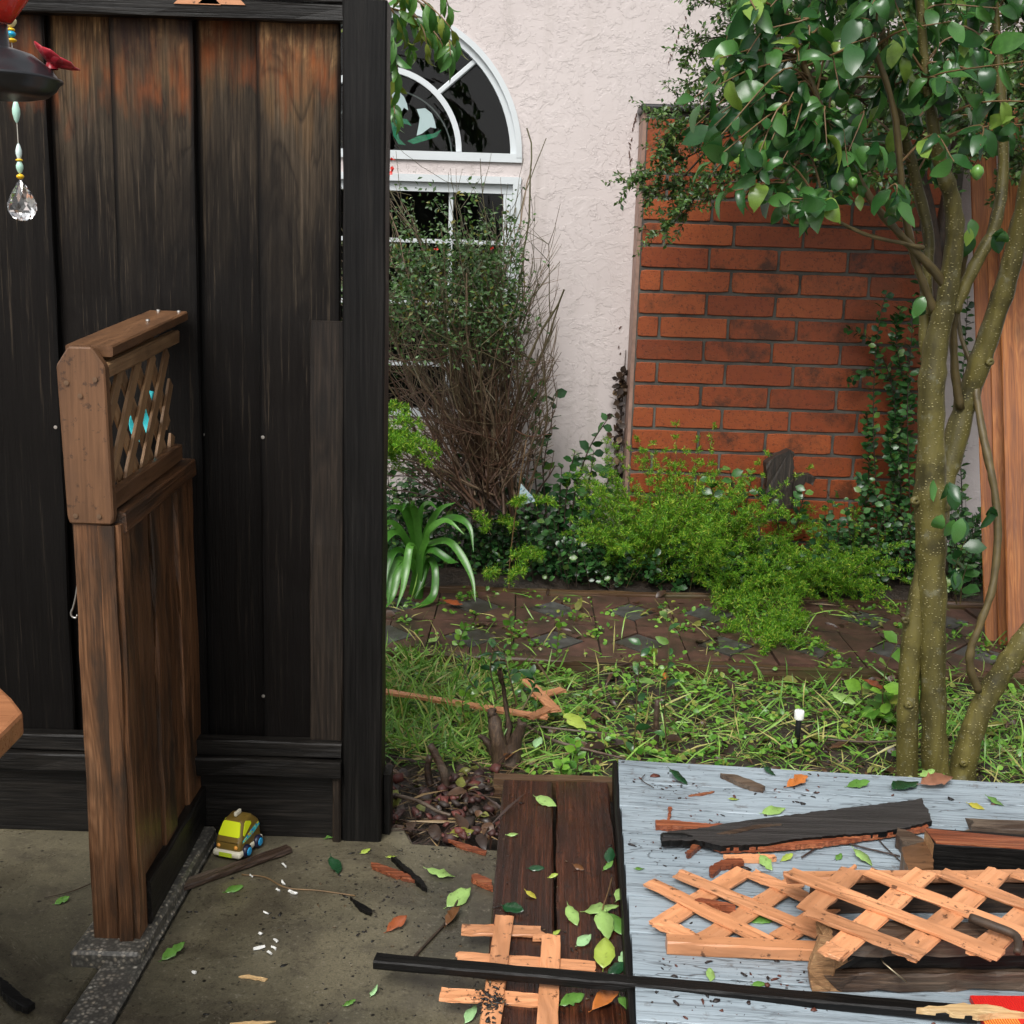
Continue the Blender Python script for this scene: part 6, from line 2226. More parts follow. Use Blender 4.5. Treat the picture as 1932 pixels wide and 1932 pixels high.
leafy('privet_seedling', 'glossy dark seedlings growing up between rose bush and pink wall', 'shrub',
      [[(1040, 1080), (1030, 960), (1020, 830), (1014, 690)], [(1070, 1060), (1085, 930), (1110, 850), (1140, 800), (1152, 785)], [(1085, 1050), (1100, 950), (1115, 890), (1120, 850)], [(1060, 1060), (1070, 920), (1085, 850)], [(1100, 1040), (1140, 930), (1150, 890)], [(1020, 1060), (1010, 900), (995, 790), (1000, 740)], [(1050, 1060), (1055, 960), (1060, 880)], [(1040, 1060), (1025, 900), (1040, 800), (1045, 745)], [(1030, 1090), (1045, 1000), (1060, 930)], [(1075, 1090), (1095, 1000), (1090, 930)], [(1110, 1080), (1120, 1000), (1105, 940)], [(1010, 1090), (1000, 1000), (1020, 930)]],
      5.12, 22, 0.038, 0.066, RND, M['privet'], M['twigbrown'], 0.004, 0.08)
leafy('climbing_vine', 'trailing small-leaved vine climbing the brick behind the tree', 'vine',
      [[(1660, 1120), (1655, 960), (1648, 820), (1650, 700), (1660, 600), (1672, 555)], [(1690, 1120), (1700, 950), (1690, 800), (1680, 720), (1640, 700), (1600, 722)], [(1640, 1110), (1632, 980), (1640, 880), (1636, 780)], [(1720, 1120), (1715, 900), (1712, 760), (1720, 640), (1725, 560)], [(1705, 1000), (1690, 900), (1700, 800), (1672, 690), (1640, 640), (1600, 620)], [(1740, 1100), (1735, 900), (1740, 700), (1735, 520), (1728, 440)], [(1640, 1100), (1620, 1040), (1600, 1000)], [(1810, 1100), (1815, 950), (1812, 850), (1818, 700), (1826, 560)], [(1700, 900), (1680, 850), (1690, 780)], [(1680, 1120), (1670, 1000), (1690, 900), (1720, 820)], [(1620, 1120), (1600, 1060), (1590, 1010)], [(1700, 1120), (1690, 1020), (1650, 930), (1620, 900)], [(1725, 800), (1700, 700), (1690, 620), (1700, 580)]],
      5.14, 95, 0.026, 0.046, RND, M['privet'], M['twigbrown'], 0.003, 0.07)
# low dark cover along the foot of the wall
sets, tg = [], Geo()
for _ in range(700):
    u = rng.uniform(640, 2000)
    y = rng.uniform(4.85, 5.22) if u > 1000 else rng.uniform(5.0, 5.36)
    hmax = 0.50 if u < 1000 else (0.34 if u < 1130 else (0.2 if u < 1550 else 0.42))
    b0 = W(u, 1000, y)
    b0[2] = 0.02
    e = b0 + np.array((rng.normal(0, 0.06), rng.normal(-0.02, 0.05), rng.uniform(0.05, hmax)))
    T = np.array([b0, (b0 + e) / 2 + rng.normal(0, 0.012, 3), e])
    tg.tube(T, [0.002, 0.0015, 0.001], 3)
    sets.append(spray(T, 15, 0.020, 0.040, 1.1, 0.15, (0, -0.5, 0.8), 0.55, 0.15))
cover = tag(leaves_obj('ground_cover', RND, sets, M['privet']), 'dark glossy ground cover along the foot of house and chimney', 'ground cover', kind='stuff')
put_geo('ground_cover_stems', tg, M['twigbrown'], cover, (0, 0, 0))

leafy('fern_bed_seedling', 'dark glossy seedling with rounded leaves rising out of the ferns beside the stump', 'plant',
      [[(1390, 1000), (1385, 930), (1375, 880)], [(1400, 1000), (1410, 940), (1420, 895)], [(1380, 1000), (1350, 950), (1340, 905)], [(1470, 1000), (1460, 960), (1440, 930)], [(1500, 1000), (1510, 960), (1520, 925)], [(1400, 1000), (1370, 980), (1362, 960)]],
      4.98, 12, 0.035, 0.058, RND, M['privet'], M['twigbrown'], 0.003, 0.05)
leafy('sapling_spray', 'spray of broad bright green leaves leaning against the foot of the tree', 'plant',
      [[(1672, 1405), (1665, 1330), (1672, 1260), (1700, 1200)], [(1660, 1405), (1630, 1330), (1625, 1290)], [(1680, 1400), (1690, 1350), (1670, 1310)], [(1690, 1405), (1660, 1370), (1650, 1340)]],
      3.55, 11, 0.045, 0.07, RND, M['weed'], M['twigolive'], 0.003, 0.06, 0.2)
leafy('sapling_spray', 'upright shoot with broad blue-green leaves between tree and redwood boards', 'plant',
      [[(1805, 1140), (1800, 1090), (1812, 1040), (1822, 1020)], [(1812, 1140), (1815, 1100), (1825, 1065)]],
      4.2, 8, 0.06, 0.085, RND, M['camellia'], M['twigolive'], 0.003, 0.05, 0.1)

# dead ivy strip between stucco and chimney
sets = []
for k in range(130):
    v = rng.uniform(700, 900)
    w_ = 5 + 9 * (v - 690) / 200
    c_ = W(1172 - (v - 700) * 0.06 + rng.normal(0, w_ * 0.6), v, YW - 0.03 - rng.uniform(0, 0.04))
    sets.append((np.array([c_]), rng.normal(0, 1, (1, 3)), np.array([(0, -1, 0.3)]) + rng.normal(0, 0.6, (1, 3)), rng.uniform(0.022, 0.042, 1)))
iv = tag(leaves_obj('dead_ivy', RND, sets, M['ivydead']), 'shrivelled brown ivy clinging to the corner of stucco and brick', 'ivy')
g = Geo()
g.tube(smooth_path(np.array([W(1160, 985, YW - 0.03), W(1166, 880, YW - 0.03), W(1172, 780, YW - 0.02), W(1178, 700, YW - 0.015), W(1181, 660, YW - 0.008)]), 5), np.linspace(0.006, 0.0015, 21), 5)
put_geo('stem', g, M['twigbrown'], iv, (0, 0, 0))
rust = plain('rust_trace', (0.10, 0.05, 0.035), 0.7)
for k, (pts, n_, lab) in enumerate((([(1205, 212), (1195, 240), (1188, 290), (1192, 330), (1200, 350)], 26, 'trail of brown ivy rootlets on the stucco beside the chimney cap'), ([(1310, -5), (1290, 50), (1272, 90), (1262, 120)], 16, 'short trail of brown rootlets on the stucco above the chimney'), ([(1168, 600), (1166, 640), (1170, 670)], 10, 'faint brown rootlet marks low on the stucco near the chimney'))):
    Q = smooth_path(np.array([W(u, v, YW - 0.003) for u, v in pts]), max(2, n_ // 4))
    g = Geo()
    for q in Q:
        if rng.random() < 0.85:
            g.tube(np.array([q + rng.normal(0, 0.002, 3), q + np.array((rng.normal(0, 0.005), -0.002, rng.uniform(0.008, 0.016)))]), [0.003, 0.002], 4)
    tag(put_geo('ivy_rootlets', g, rust, None), lab, 'ivy roots', kind='stuff')
# ================================================================ bed floor: grass, weeds, litter, stones
def bedpt(n, x0=-0.75, x1=2.6, y0=3.06, y1=3.9):
    p = np.stack([rng.uniform(x0, x1, n), rng.uniform(y0, y1, n), np.zeros(n)], 1)
    p[:, 2] = [ground_h(a, b) for a, b, _ in p]
    return p


# grass: dense on the left by the post, thin elsewhere
P = np.concatenate([bedpt(3600, -0.75, 0.02, 3.12, 3.88), bedpt(900, -0.1, 2.6, 3.05, 3.9), bedpt(700, 1.2, 2.7, 3.02, 3.8), bedpt(180, -0.4, 2.4, 3.95, 4.7)])
n = len(P)
tuft = P + rng.normal(0, 0.02, P.shape) * np.array((1, 1, 0))
D_ = rng.normal(0, 1, (n, 3)) * np.array((0.8, 0.8, 0)) + np.array((0.1, -0.1, 0.75)) * rng.uniform(0.2, 1.6, (n, 1))
U_ = rng.normal(0, 0.6, (n, 3)) + np.array((0, -0.5, 0.7))
gsets = [(tuft, D_, U_, rng.uniform(0.06, 0.16, n))]
# clippings lying flat
P = np.concatenate([bedpt(2300, -0.75, 0.2, 3.12, 3.9), bedpt(4800, 0.0, 2.7, 3.03, 3.94), bedpt(1700, -0.5, 2.5, 3.92, 4.75)])
n = len(P)
P[:, 2] += rng.uniform(0.004, 0.03, n)
gsets2 = [(P, rng.normal(0, 1, (n, 3)) * np.array((1, 0.8, 0.12)), rng.normal(0, 0.3, (n, 3)) + np.array((0, -0.3, 1)), rng.uniform(0.05, 0.14, n))]
tag(leaves_obj('grass', [BLADE, BLADE2], gsets + gsets2, M['grass']), 'rough wet grass and clippings in the bed before the path', 'grass', kind='stuff')
# dry stalks and fine twigs
P = np.concatenate([bedpt(900, -0.4, 2.6, 3.03, 3.95), bedpt(260, -0.32, 0.0, 2.66, 3.08), bedpt(150, -0.3, 2.4, 4.75, 5.0)])
n = len(P)
P[:, 2] += rng.uniform(0.004, 0.025, n)
tag(leaves_obj('dry_stalks', [BLADE2], [(P, rng.normal(0, 1, (n, 3)) * np.array((1, 0.8, 0.15)), rng.normal(0, 0.4, (n, 3)) + np.array((0, -0.3, 1)), rng.uniform(0.05, 0.17, n))], M['straw']), 'dry stalks and pine needles strewn over the soil', 'stalks', kind='stuff')
# leaf litter
P = np.concatenate([bedpt(900, 0.0, 2.6, 3.03, 3.92), bedpt(160, -0.6, 0.1, 3.1, 3.9), bedpt(90, -0.32, -0.02, 2.66, 3.05), bedpt(850, -0.5, 2.4, 3.9, 4.8)])
n = len(P)
P[:, 2] += rng.uniform(0.006, 0.026, n)
tag(leaves_obj('leaf_litter', CAML + [RND], [(P, rng.normal(0, 1, (n, 3)) * np.array((1, 1, 0.15)), rng.normal(0, 0.3, (n, 3)) + np.array((0, -0.2, 1)), rng.uniform(0.018, 0.062, n))], M['litter']), 'rotting brown and yellow leaf litter in the bed', 'leaf litter', kind='stuff')
# small round-leaved weeds
cl = np.concatenate([bedpt(260, -0.6, 2.6, 3.05, 3.92), bedpt(190, -0.4, 2.4, 3.92, 4.75)])
sets = []
for c_ in cl:
    m = int(rng.integers(8, 18))
    d = rng.normal(0, 1, (m, 3)) * np.array((1, 1, 0)) + np.array((0, 0, 0.5))
    pos = c_ + rng.normal(0, 0.018, (m, 3)) * np.array((1, 1, 0)) + np.array((0, 0, 0.012)) + np.abs(rng.normal(0, 0.015, (m, 1))) * np.array((0, 0, 1))
    sets.append((pos, d, rng.normal(0, 0.4, (m, 3)) + np.array((0, -0.3, 1)), rng.uniform(0.010, 0.026, m)))
tag(leaves_obj('weeds', RND, sets, M['weed']), 'small round-leaved weeds sprouting between the clippings and pavers', 'weeds', kind='stuff')

# red lava gravel
def rock(seed, s):
    r = np.random.default_rng(seed)
    bm = bmesh.new()
    bmesh.ops.create_icosphere(bm, subdivisions=1, radius=1)
    V_ = np.array([v.co[:] for v in bm.verts])
    F_ = np.array([[v.index for v in f.verts] for f in bm.faces])
    bm.free()
    V_ *= (1 + r.normal(0, 0.28, (len(V_), 1))) * r.uniform(0.55, 1.35, (1, 3))
    q = np.linalg.qr(r.normal(0, 1, (3, 3)))[0]
    return V_ @ q * s, F_


g = Geo()
for i in range(210):
    x, y = rng.uniform(-0.29, 0.0), rng.uniform(2.63, 3.02)
    u_d = (y - 2.63) / 0.39
    if x < -0.14 and y < 2.72:
        continue
    if rng.random() < u_d * 0.75:
        continue
    V_, F_ = rock(i, rng.uniform(0.005, 0.018))
    V_ = V_ * np.array((1, 1, 0.75))
    g.add(V_ + np.array((x, y, 0.006 + rng.uniform(-0.006, 0.012))), F_)
tag(put_geo('lava_gravel', g, M['lava'], smooth=False), 'dark red lava gravel between fence post and deck boards', 'gravel', kind='stuff')
# soot, crumbs and bark fragments
def crumbs(name, label, n, sampler, s0, s1, mat):
    g = Geo()
    for i in range(n):
        p_ = sampler()
        if p_ is None:
            continue
        V_, F_ = rock(1000 + i, 1.0)
        s = s0 + (s1 - s0) * rng.random() ** 3
        a = rng.uniform(0, 6.28)
        sc_ = np.array((rng.uniform(0.6, 2.2), rng.uniform(0.5, 1.0), rng.uniform(0.3, 0.6)))
        V_ = V_ * sc_ * s
        c, sn = math.cos(a), math.sin(a)
        V_ = np.stack([V_[:, 0] * c - V_[:, 1] * sn, V_[:, 0] * sn + V_[:, 1] * c, V_[:, 2]], 1)
        g.add(V_ + np.array(p_) + np.array((0, 0, s * 0.3)), F_)
    tag(put_geo(name, g, mat, smooth=False), label, 'debris', kind='stuff')


def s_plat():
    p_ = PLT + ex * rng.uniform(0.01, 1.5) + ey * rng.uniform(0.01, 1.3)
    if rng.random() < 0.5:
        k = rng.integers(0, 6)
        cu = [(1250, 1480), (1400, 1560), (1500, 1490), (1270, 1600), (1300, 1850), (1450, 1860)][k]
        q = D(*cu)
        p_ = q + rng.normal(0, 1, 3) * np.array((0.07, 0.05, 0))
        if (p_ - PLT) @ ex < 0.01 or (p_ - PLT) @ ey < 0.01:
            return None
    return (p_[0], p_[1], ZG)


crumbs('platform_debris', 'dark crumbs of bark and charcoal scattered over the grey platform', 620, s_plat, 0.0012, 0.0065, M['crumb'])


def s_conc():
    if rng.random() < 0.35:
        u, v = rng.normal(700, 70), rng.normal(1690, 45)
    elif rng.random() < 0.4:
        u, v = rng.uniform(735, 930), rng.normal(1600, 10)
    else:
        u, v = rng.uniform(300, 925), rng.uniform(1600, 1930)
    q = G(u, v, 0)
    if q[1] > 2.6 or q[0] > -0.02:
        return None
    return (q[0], q[1], 0.004)


crumbs('soot_debris', 'black soot and charcoal crumbs on the wet concrete', 620, s_conc, 0.0010, 0.0042, M['crumbblack'])


def s_walk():
    t_, s_ = rng.uniform(0, 1), rng.uniform(0, 1)
    q = BL[0] * (1 - t_) * (1 - s_) + BR[0] * t_ * (1 - s_) + BL[1] * (1 - t_) * s_ + BR[1] * t_ * s_
    return (q[0], q[1], ZBR)


crumbs('walkway_debris', 'fine grit and splinters on the brown deck boards', 330, s_walk, 0.0008, 0.0030, M['crumbblack'])


def s_lat():
    q = G(*zm(rng.normal(760, 55), rng.normal(1640, 70)), ZBR + 0.0135)
    return tuple(q)


crumbs('dirt_clod', 'dark clod of dirt spilled on the lattice fragment over the deck boards', 150, s_lat, 0.0015, 0.006, M['crumbblack'])

# ---------------------------------------------------------------- shrub stumps and sprouts in the bed
sb = thing('shrub_stump', 'cut shrub stump with short brown stubs in the grass', 'stump', tuple(G(955, 1440) * np.array((1, 1, 0))))
yb_s = G(955, 1432)[1]
for pts in ([(948, 1445, 0, 26), (946, 1420, 0, 21), (936, 1385, 0, 14), (930, 1352, 0, 11), (928, 1340, 0, 9)], [(960, 1447, 0, 24), (966, 1420, 0, 19), (975, 1390, 0, 12), (985, 1362, 0, 9)], [(940, 1440, 0, 12), (922, 1405, 0, 6), (905, 1388, 0, 4)], [(955, 1425, 0, 8), (958, 1370, 0, 5), (950, 1300, 0, 4), (944, 1262, 0, 3)]):
    Q = smooth_path(wp(*[(u, v, yb_s + rng.uniform(-0.02, 0.02), r) for u, v, _, r in pts]), 4)
    V_, F_ = tube_geo(Q[:, :3], Q[:, 3], 9, True)
    g = Geo()
    g.add(V_ + rng.normal(0, 0.0028, V_.shape), F_)
    put_geo('stub', g, M['deadwood'], sb, smooth=True)
g = Geo()
Q = smooth_path(wp((945, 1405, yb_s - 0.03, 14), (958, 1425, yb_s - 0.05, 13), (968, 1445, yb_s - 0.06, 6)), 4)
leafsets = []
for a in (([(938, 1320), (925, 1260), (935, 1215)]), ([(975, 1330), (960, 1270), (950, 1225)]), ([(930, 1330), (890, 1290), (870, 1240)]), ([(985, 1340), (1010, 1290), (1000, 1270)])):
    Q = smooth_path(np.array([W(u, v, yb_s + rng.uniform(-0.03, 0.03)) for u, v in a]), 4)
    g.tube(Q, np.linspace(0.003, 0.001, len(Q)), 4)
    leafsets.append(spray(Q, 12, 0.026, 0.05, 1.0, 0.0, (0, -0.4, 0.9), 0.4, 0.2))
put_geo('sprouts', g, M['twigolive'], sb)
leaves_obj('foliage', CAML, leafsets, M['privet'], sb, 'stuff')
o = thing('shrub_stump', 'two leaning dead stubs at the edge of the lava gravel', 'stump', tuple(G(815, 1478) * np.array((1, 1, 0))))
for pts in ([(812, 1482, 8), (806, 1450, 7), (812, 1425, 7)], [(842, 1492, 9), (836, 1455, 9), (822, 1425, 8), (812, 1405, 7)]):
    yb2 = G(820, 1480)[1]
    Q = smooth_path(wp(*[(u, v, yb2, r) for u, v, r in pts]), 5)
    g = Geo()
    V_, F_ = tube_geo(Q[:, :3], Q[:, 3], 8, True)
    g.add(V_ + rng.normal(0, 0.001, V_.shape), F_)
    put_geo('stub', g, M['brownold'], o)
seed = [([(1195, 1440), (1200, 1350), (1205, 1270), (1210, 1215)], 'tall thin seedling in the bed behind the corner of the platform'),
        ([(1258, 1420), (1254, 1330), (1262, 1230), (1258, 1150)], 'taller thin seedling rising from the bed in front of the pavers'),
        ([(1085, 1470), (1090, 1440), (1085, 1405)], 'leafy sprout at the head of the brown deck boards'),
        ([(1065, 1475), (1058, 1455), (1062, 1440)], 'pale small sprout at the end of the deck boards'),
        ([(860, 1230), (870, 1200), (880, 1180)], 'broad-leaved sprout on the edge of the path by the strap leaves'),
        ([(1050, 1260), (1052, 1210), (1058, 1165)], 'light green weed growing between the pavers'),
        ([(960, 1255), (965, 1210), (960, 1160)], 'feathery light weed near the middle of the path'),
        ([(1225, 1260), (1228, 1240), (1232, 1225)], 'tiny bright weed at the near edging of the path'),
        ([(880, 1380), (872, 1330), (882, 1300)], 'thin sprout in the grass next to the cut stump')]
for pts, lab in seed:
    y_ = G(*pts[0])[1]
    tall = abs(pts[0][1] - pts[-1][1]) > 150
    leafy('seedling', lab, 'seedling', [pts], y_, 12 if tall else 14, 0.018 if not tall else 0.03, 0.034 if not tall else 0.055, CAML[0] if tall else RND, M['privet'] if tall else M['weed'], M['twigolive'], 0.0022, 0.0, 0.0, group='seedlings in the bed and path')
# woody stick standing in the bed
Q = smooth_path(wp((1240, 1420, 3.25, 5), (1238, 1370, 3.25, 6), (1240, 1320, 3.25, 5)), 4)
tag(tube('stick', None, Q[:, :3], Q[:, 3], M['brownold'], 7), 'short dead stick standing upright in the bed', 'stick')
for pts, r, lab in (([(985, 1365), (1040, 1395), (1090, 1410), (1180, 1432)], 0.006, 'fallen brown branch running from the stump to the platform corner'), ([(1010, 1370), (1100, 1380), (1200, 1388)], 0.004, 'thin fallen twig in the grass beyond the platform'), ([(1560, 1395), (1640, 1400), (1720, 1396)], 0.004, 'thin dark twig lying in front of the tree'), ([(745, 1500), (790, 1512), (825, 1530), (850, 1538)], 0.006, 'peeled branch lying on the lava gravel')):
    Q = smooth_path(np.array([G(u, v, 0.03) for u, v in pts]), 5)
    tag(tube('fallen_branch', None, Q, np.linspace(r, r * 0.6, len(Q)), M['brownold'], 6), lab, 'branch')

# ---------------------------------------------------------------- fallen leaves, one by one: (u, v, z, length in picture units, heading, colour, bend, fold, label)
def fallen_leaf(u, v, z, lu, ang, col, bend, fold, lab, w=0.5, lift=0.0, cat='leaf'):
    p_ = G(u, v, z)
    dist = np.linalg.norm(p_ - CAM_P)
    L = lu * 1.06 * dist / FPX
    a = math.radians(ang)
    d = np.array((math.cos(a), math.sin(a) / 0.55, 0))
    d = unit(d)
    V_, F_ = leaf_base(1.0, w * 1.02, -bend * 0.9, fold * 0.95, 8, 1.2, rng.normal(0, 0.35))
    for r_ in range(1, 8):
        for q_ in (0, 2):
            bite = rng.uniform(0.45, 0.75) if rng.random() < 0.07 else rng.uniform(0.88, 1.08)
            V_[r_ * 3 + q_, 1] *= bite
            V_[r_ * 3 + q_, 2] += rng.normal(0, 0.022)
    chord = V_[-2] - V_[1]                     # lay the leaf with both ends level
    t_ = math.atan2(chord[2], chord[0])
    c, sn = math.cos(-t_), math.sin(-t_)
    V_ = np.stack([V_[:, 0] * c - V_[:, 2] * sn, V_[:, 1], V_[:, 0] * sn + V_[:, 2] * c], 1)
    V_ = V_ - V_.mean(0)
    nrm = unit(np.array((rng.normal(0, 0.12), -0.22 + rng.normal(0, 0.08), 1.0)))
    d = unit(d - nrm * (d @ nrm))
    V2, F2 = scatter_geo((V_, F_), [p_], [d], [nrm], [L])
    V2[:, 2] += z + 0.0015 - V2[:, 2].min()
    g = Geo()
    g.add(V2, F2)
    # stalk
    s0 = V2[1]
    g.tube(np.array([s0, s0 - unit(d) * L * 0.07, s0 - unit(d) * L * 0.13 + np.array((0, 0, 0.002))]), [0.0009, 0.0008, 0.0007], 4)
    o = put_geo('fallen_leaf', g, FL[col], None, smooth=True)
    m = o.modifiers.new('thickness', 'SOLIDIFY')
    m.thickness = 0.0005
    return tag(o, lab, cat, 'fallen leaves')


ZC = 0.005
FLV = [
    (328, 1802, ZC, 46, 35, 'green', 0.35, 0.5, 'green folded leaf on the near concrete right of the kerb'),
    (442, 1680, ZC, 32, 20, 'green', 0.1, 0.2, 'spotted green leaf on the concrete below the toy car'),
    (632, 1640, ZC, 50, -55, 'dark', 0.5, 0.6, 'dark curled leaf standing on edge on the concrete'),
    (628, 1580, ZC, 30, 25, 'green', 0.3, 0.5, 'upturned green leaf against the foot of the fence'),
    (832, 1652, ZC, 52, -10, 'palegreen', 0.3, 0.3, 'broad pale green leaf on the concrete near the red splinters'),
    (866, 1700, ZC, 60, 35, 'palegreen', 0.15, 0.25, 'large pale green pointed leaf at the edge of the walkway'),
    (749, 1750, ZC, 46, 32, 'rust', 0.25, 0.5, 'rust-orange leaf with a dark stalk on the concrete'),
    (855, 1732, ZC, 60, 55, 'brown', 0.25, 0.9, 'rolled brown leaf beside the large pale green one'),
    (706, 1873, ZC, 26, 60, 'mint', 0.1, 0.1, 'small mint-green leaf on the concrete below the charred lath'),
    (660, 1895, ZC, 22, 20, 'green', 0.1, 0.2, 'scrap of green leaf nearest the near edge of the concrete'),
    (690, 1608, ZC, 20, 30, 'lime', 0.1, 0.2, 'tiny lime leaf scrap in front of the fence post'),
    (740, 1618, ZC, 18, 10, 'lime', 0.1, 0.2, 'tiny lime leaf scrap on the black splinter'),
    (118, 1702, 0.002, 26, 30, 'green', 0.3, 0.4, 'small green leaf on the slab left of the low fence'),
    (100, 1549, 0.002, 44, 5, 'olive', 0.5, 0.4, 'olive leaf arched against the kickboard at left'),
    (463, 1397, 0.205, 34, 5, 'palegreen', 0.4, 0.4, 'pale leaf caught on the bottom rail of the fence'),
    (540, 1572, ZC, 44, -12, 'brown', 0.2, 0.5, 'brown leaf at the foot of the kickboard behind the toy car'),
    (575, 1572, ZC, 40, -20, 'tan', 0.3, 0.6, 'curled tan leaf next to the brown one behind the toy car'),
    (872, 1577, ZC, 44, 10, 'olive', 0.35, 0.3, 'olive-yellow leaf at the border of gravel and concrete'),
    (1030, 1517, ZBR, 46, -25, 'palegreen', 0.2, 0.35, 'pale green leaf near the far end of the deck boards'),
    (967, 1577, ZBR, 20, 0, 'palegreen', 0.1, 0.2, 'small pale leaf scrap on the far half of the left deck board'),
    (1150, 1620, ZBR, 36, 70, 'dark', 0.2, 0.3, 'dark glossy leaf on the edge of the right deck board'),
    (1148, 1638, ZBR, 26, 30, 'green', 0.2, 0.3, 'green leaf tucked under the dark glossy one at the board edge'),
    (1012, 1642, ZBR, 28, 0, 'dark', 0.1, 0.2, 'wet dark leaf flat on the left deck board'),
    (1044, 1656, ZBR, 18, 10, 'lime', 0.1, 0.2, 'lime leaf scrap over the gap of the deck boards'),
    (968, 1720, ZBR, 46, -20, 'dark', 0.2, 0.3, 'broad dark leaf touching the top of the square lattice'),
    (1002, 1692, ZBR, 24, -25, 'yellow', 0.2, 0.3, 'yellow leaf sliver on the left deck board'),
    (1092, 1640, ZBR, 22, -20, 'brown', 0.3, 0.3, 'small curled brown leaf on the right deck board'),
    (1080, 1735, ZBR, 46, -60, 'palegreen', 0.15, 0.2, 'pale green leaf with a black spot on the right deck board'),
    (1135, 1720, ZBR, 60, 5, 'palegreen', 0.1, 0.2, 'uppermost leaf of the light green spray on the deck boards'),
    (1140, 1755, ZBR, 66, -75, 'palegreen', 0.1, 0.25, 'slender middle leaf of the light green spray on the deck boards'),
    (1162, 1750, ZBR, 58, -50, 'green', 0.1, 0.25, 'outer leaf of the light green spray beside the platform'),
    (1140, 1805, ZBR + 0.002, 74, 78, 'lime', 0.1, 0.3, 'large lime-green leaf above the charred lath'),
    (1102, 1778, ZBR, 40, 35, 'mint', 0.1, 0.2, 'torn mint leaf piece on the right deck board'),
    (1050, 1762, ZBR, 18, 30, 'lime', 0.1, 0.2, 'lime scrap beside the cut corner of the square lattice'),
    (1172, 1690, ZBR, 46, 50, 'palegreen', 0.4, 0.5, 'curled leaf standing in the gap beside the platform'),
    (1180, 1810, ZBR, 46, 65, 'mint', 0.1, 0.2, 'pale mint leaf beside the platform above the lath'),
    (1165, 1832, ZBR, 40, 20, 'dark', 0.1, 0.2, 'dark leaf half under the charred lath'),
    (1080, 1890, ZBR, 50, 20, 'green', 0.2, 0.4, 'green leaf on the deck boards below the charred lath'),
    (1145, 1892, ZBR, 74, 30, 'orange', 0.45, 0.7, 'curled orange-brown leaf on the near end of the deck boards'),
    (1180, 1905, ZBR, 44, -60, 'green', 0.1, 0.2, 'green leaf next to the curled orange-brown one'),
    (888, 1920, ZC, 40, 50, 'mint', 0.1, 0.3, 'mint leaf beside the square lattice at the bottom'),
    (1280, 1473, ZG, 46, -35, 'dark', 0.1, 0.15, 'oval dark green leaf flat on the far corner of the platform'),
    (1505, 1480, ZG, 56, 25, 'orange', 0.35, 0.75, 'bright orange curled leaf at the back of the platform'),
    (1452, 1459, ZG, 28, -40, 'dark', 0.2, 0.2, 'dark nibbled leaf next to the bright orange one'),
    (1620, 1484, ZG, 44, 10, 'green', 0.3, 0.5, 'folded green leaf in the middle of the platform back'),
    (1708, 1486, ZG, 66, 20, 'dark', 0.25, 0.35, 'large dark leaf at the foot of the tree'),
    (1768, 1476, ZG + 0.01, 70, 15, 'tan', 0.15, 0.4, 'large tan leaf propped against the foot of the tree'),
    (1750, 1462, ZG, 36, 20, 'palegreen', 0.2, 0.3, 'pale green leaf behind the large tan one'),
    (1460, 1533, ZG, 46, 12, 'palegreen', 0.2, 0.3, 'pale green leaf along the back of the charred board'),
    (1842, 1524, ZG, 28, -30, 'yellow', 0.2, 0.3, 'yellow-brown leaf at the far right of the platform'),
    (1878, 1516, ZG, 30, -30, 'green', 0.2, 0.2, 'green leaf near the right edge of the platform'),
    (1445, 1635, ZG, 38, -55, 'palegreen', 0.2, 0.3, 'pale leaf touching the top of the flat lattice'),
    (1485, 1622, ZG, 28, 20, 'lime', 0.15, 0.3, 'lime leaf between the lattices and the charred board'),
    (1628, 1624, ZG, 44, -45, 'palegreen', 0.05, 0.15, 'round pale green leaf behind the large lattice'),
    (1583, 1619, ZG, 22, 40, 'green', 0.1, 0.2, 'small green leaf left of the round pale one'),
    (1207, 1641, ZG, 18, 10, 'green', 0.1, 0.2, 'small green leaf near the left edge of the platform'),
    (1345, 1712, ZG, 44, -25, 'dark', 0.1, 0.2, 'dark leaf under the flat lattice'),
    (1440, 1738, ZG, 50, 5, 'green', 0.05, 0.2, 'yellow-green leaf showing through a hole of the flat lattice'),
    (1340, 1842, ZG, 34, 80, 'palegreen', 0.2, 0.4, 'pale green leaf between flat lattice and charred lath'),
    (1385, 1510, ZG, 20, 10, 'lime', 0.1, 0.2, 'tiny lime scrap on the platform above the charred board'),
    (1432, 1860, ZG, 26, 10, 'green', 0.2, 0.2, 'small dull leaf above the charred lath on the platform'),
    (1015, 1405, 0.02, 34, 60, 'mint', 0.1, 0.2, 'round mint-green leaf in the bed beside the stump'),
    (962, 1425, 0.02, 50, 60, 'brown', 0.4, 0.6, 'curled tan-brown leaf at the foot of the cut stump'),
    (1085, 1368, 0.03, 60, -35, 'lime', 0.3, 0.4, 'lime leaf lying in the clippings beyond the platform'),
    (1655, 1300, 0.09, 50, -20, 'rust', 0.4, 0.5, 'dark red dead leaf caught in the sprays by the tree'),
    (1590, 1325, 0.03, 48, -20, 'palegreen', 0.2, 0.3, 'pale leaf in the grass between sprinkler and tree'),
    (820, 1210, 0.03, 34, 40, 'palegreen', 0.4, 0.5, 'pale curled leaf on the pavers near the strap leaves'),
    (1253, 1280, 0.03, 30, 60, 'orange', 0.4, 0.6, 'orange leaf sliver standing at the near edging'),
    (855, 1142, 0.03, 40, -10, 'rust', 0.5, 0.6, 'rust leaf on the path below the strap leaves'),
]
for a in FLV:
    fallen_leaf(*a)
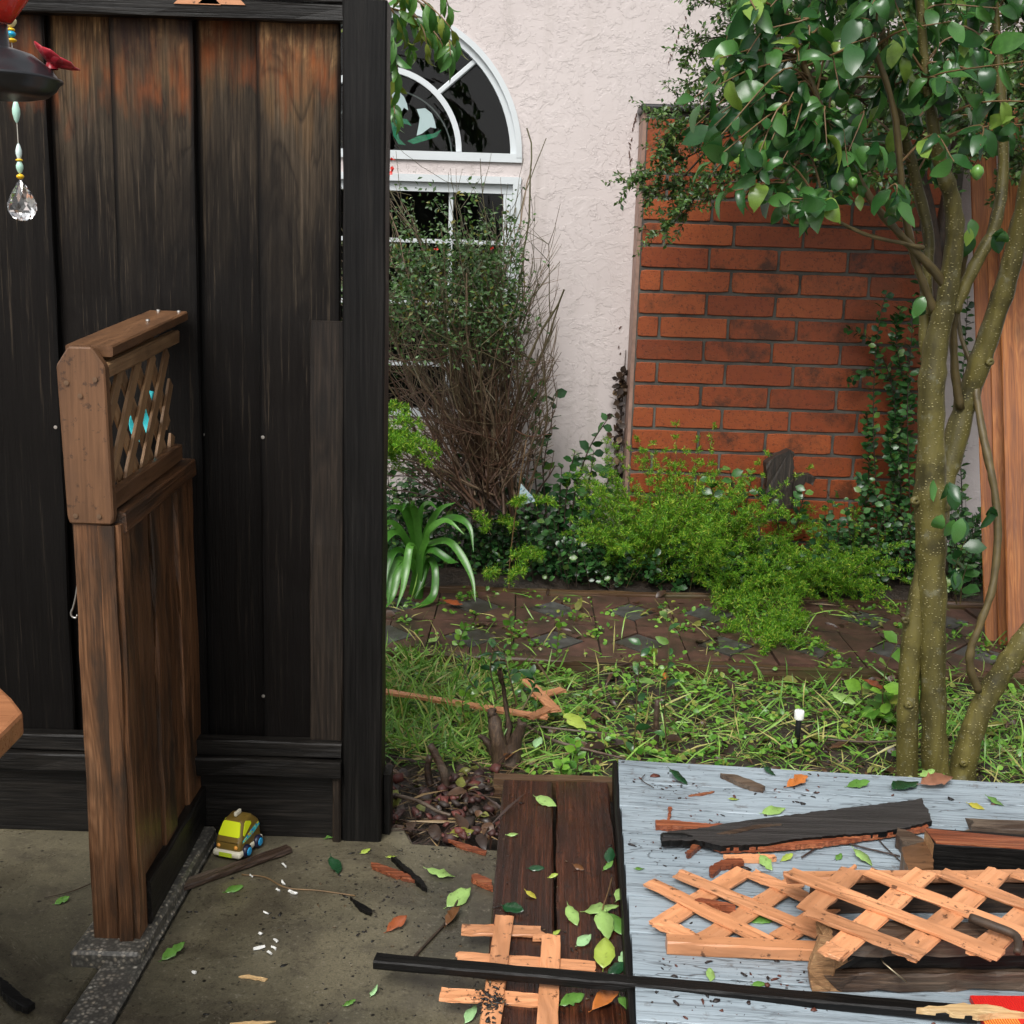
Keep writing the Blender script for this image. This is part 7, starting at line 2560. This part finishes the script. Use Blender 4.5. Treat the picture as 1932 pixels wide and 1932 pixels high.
# leaf stalk of the light green spray
tag(tube('leaf_stalk', None, smooth_path(np.array([G(1155, 1655, ZBR + 0.01), G(1145, 1690, ZBR + 0.012), G(1137, 1715, ZBR + 0.01), G(1138, 1735, ZBR + 0.006)]), 4), 0.0014, M['twigtan'], 5), 'orange-tan stalk of the light green spray on the deck boards', 'stalk')
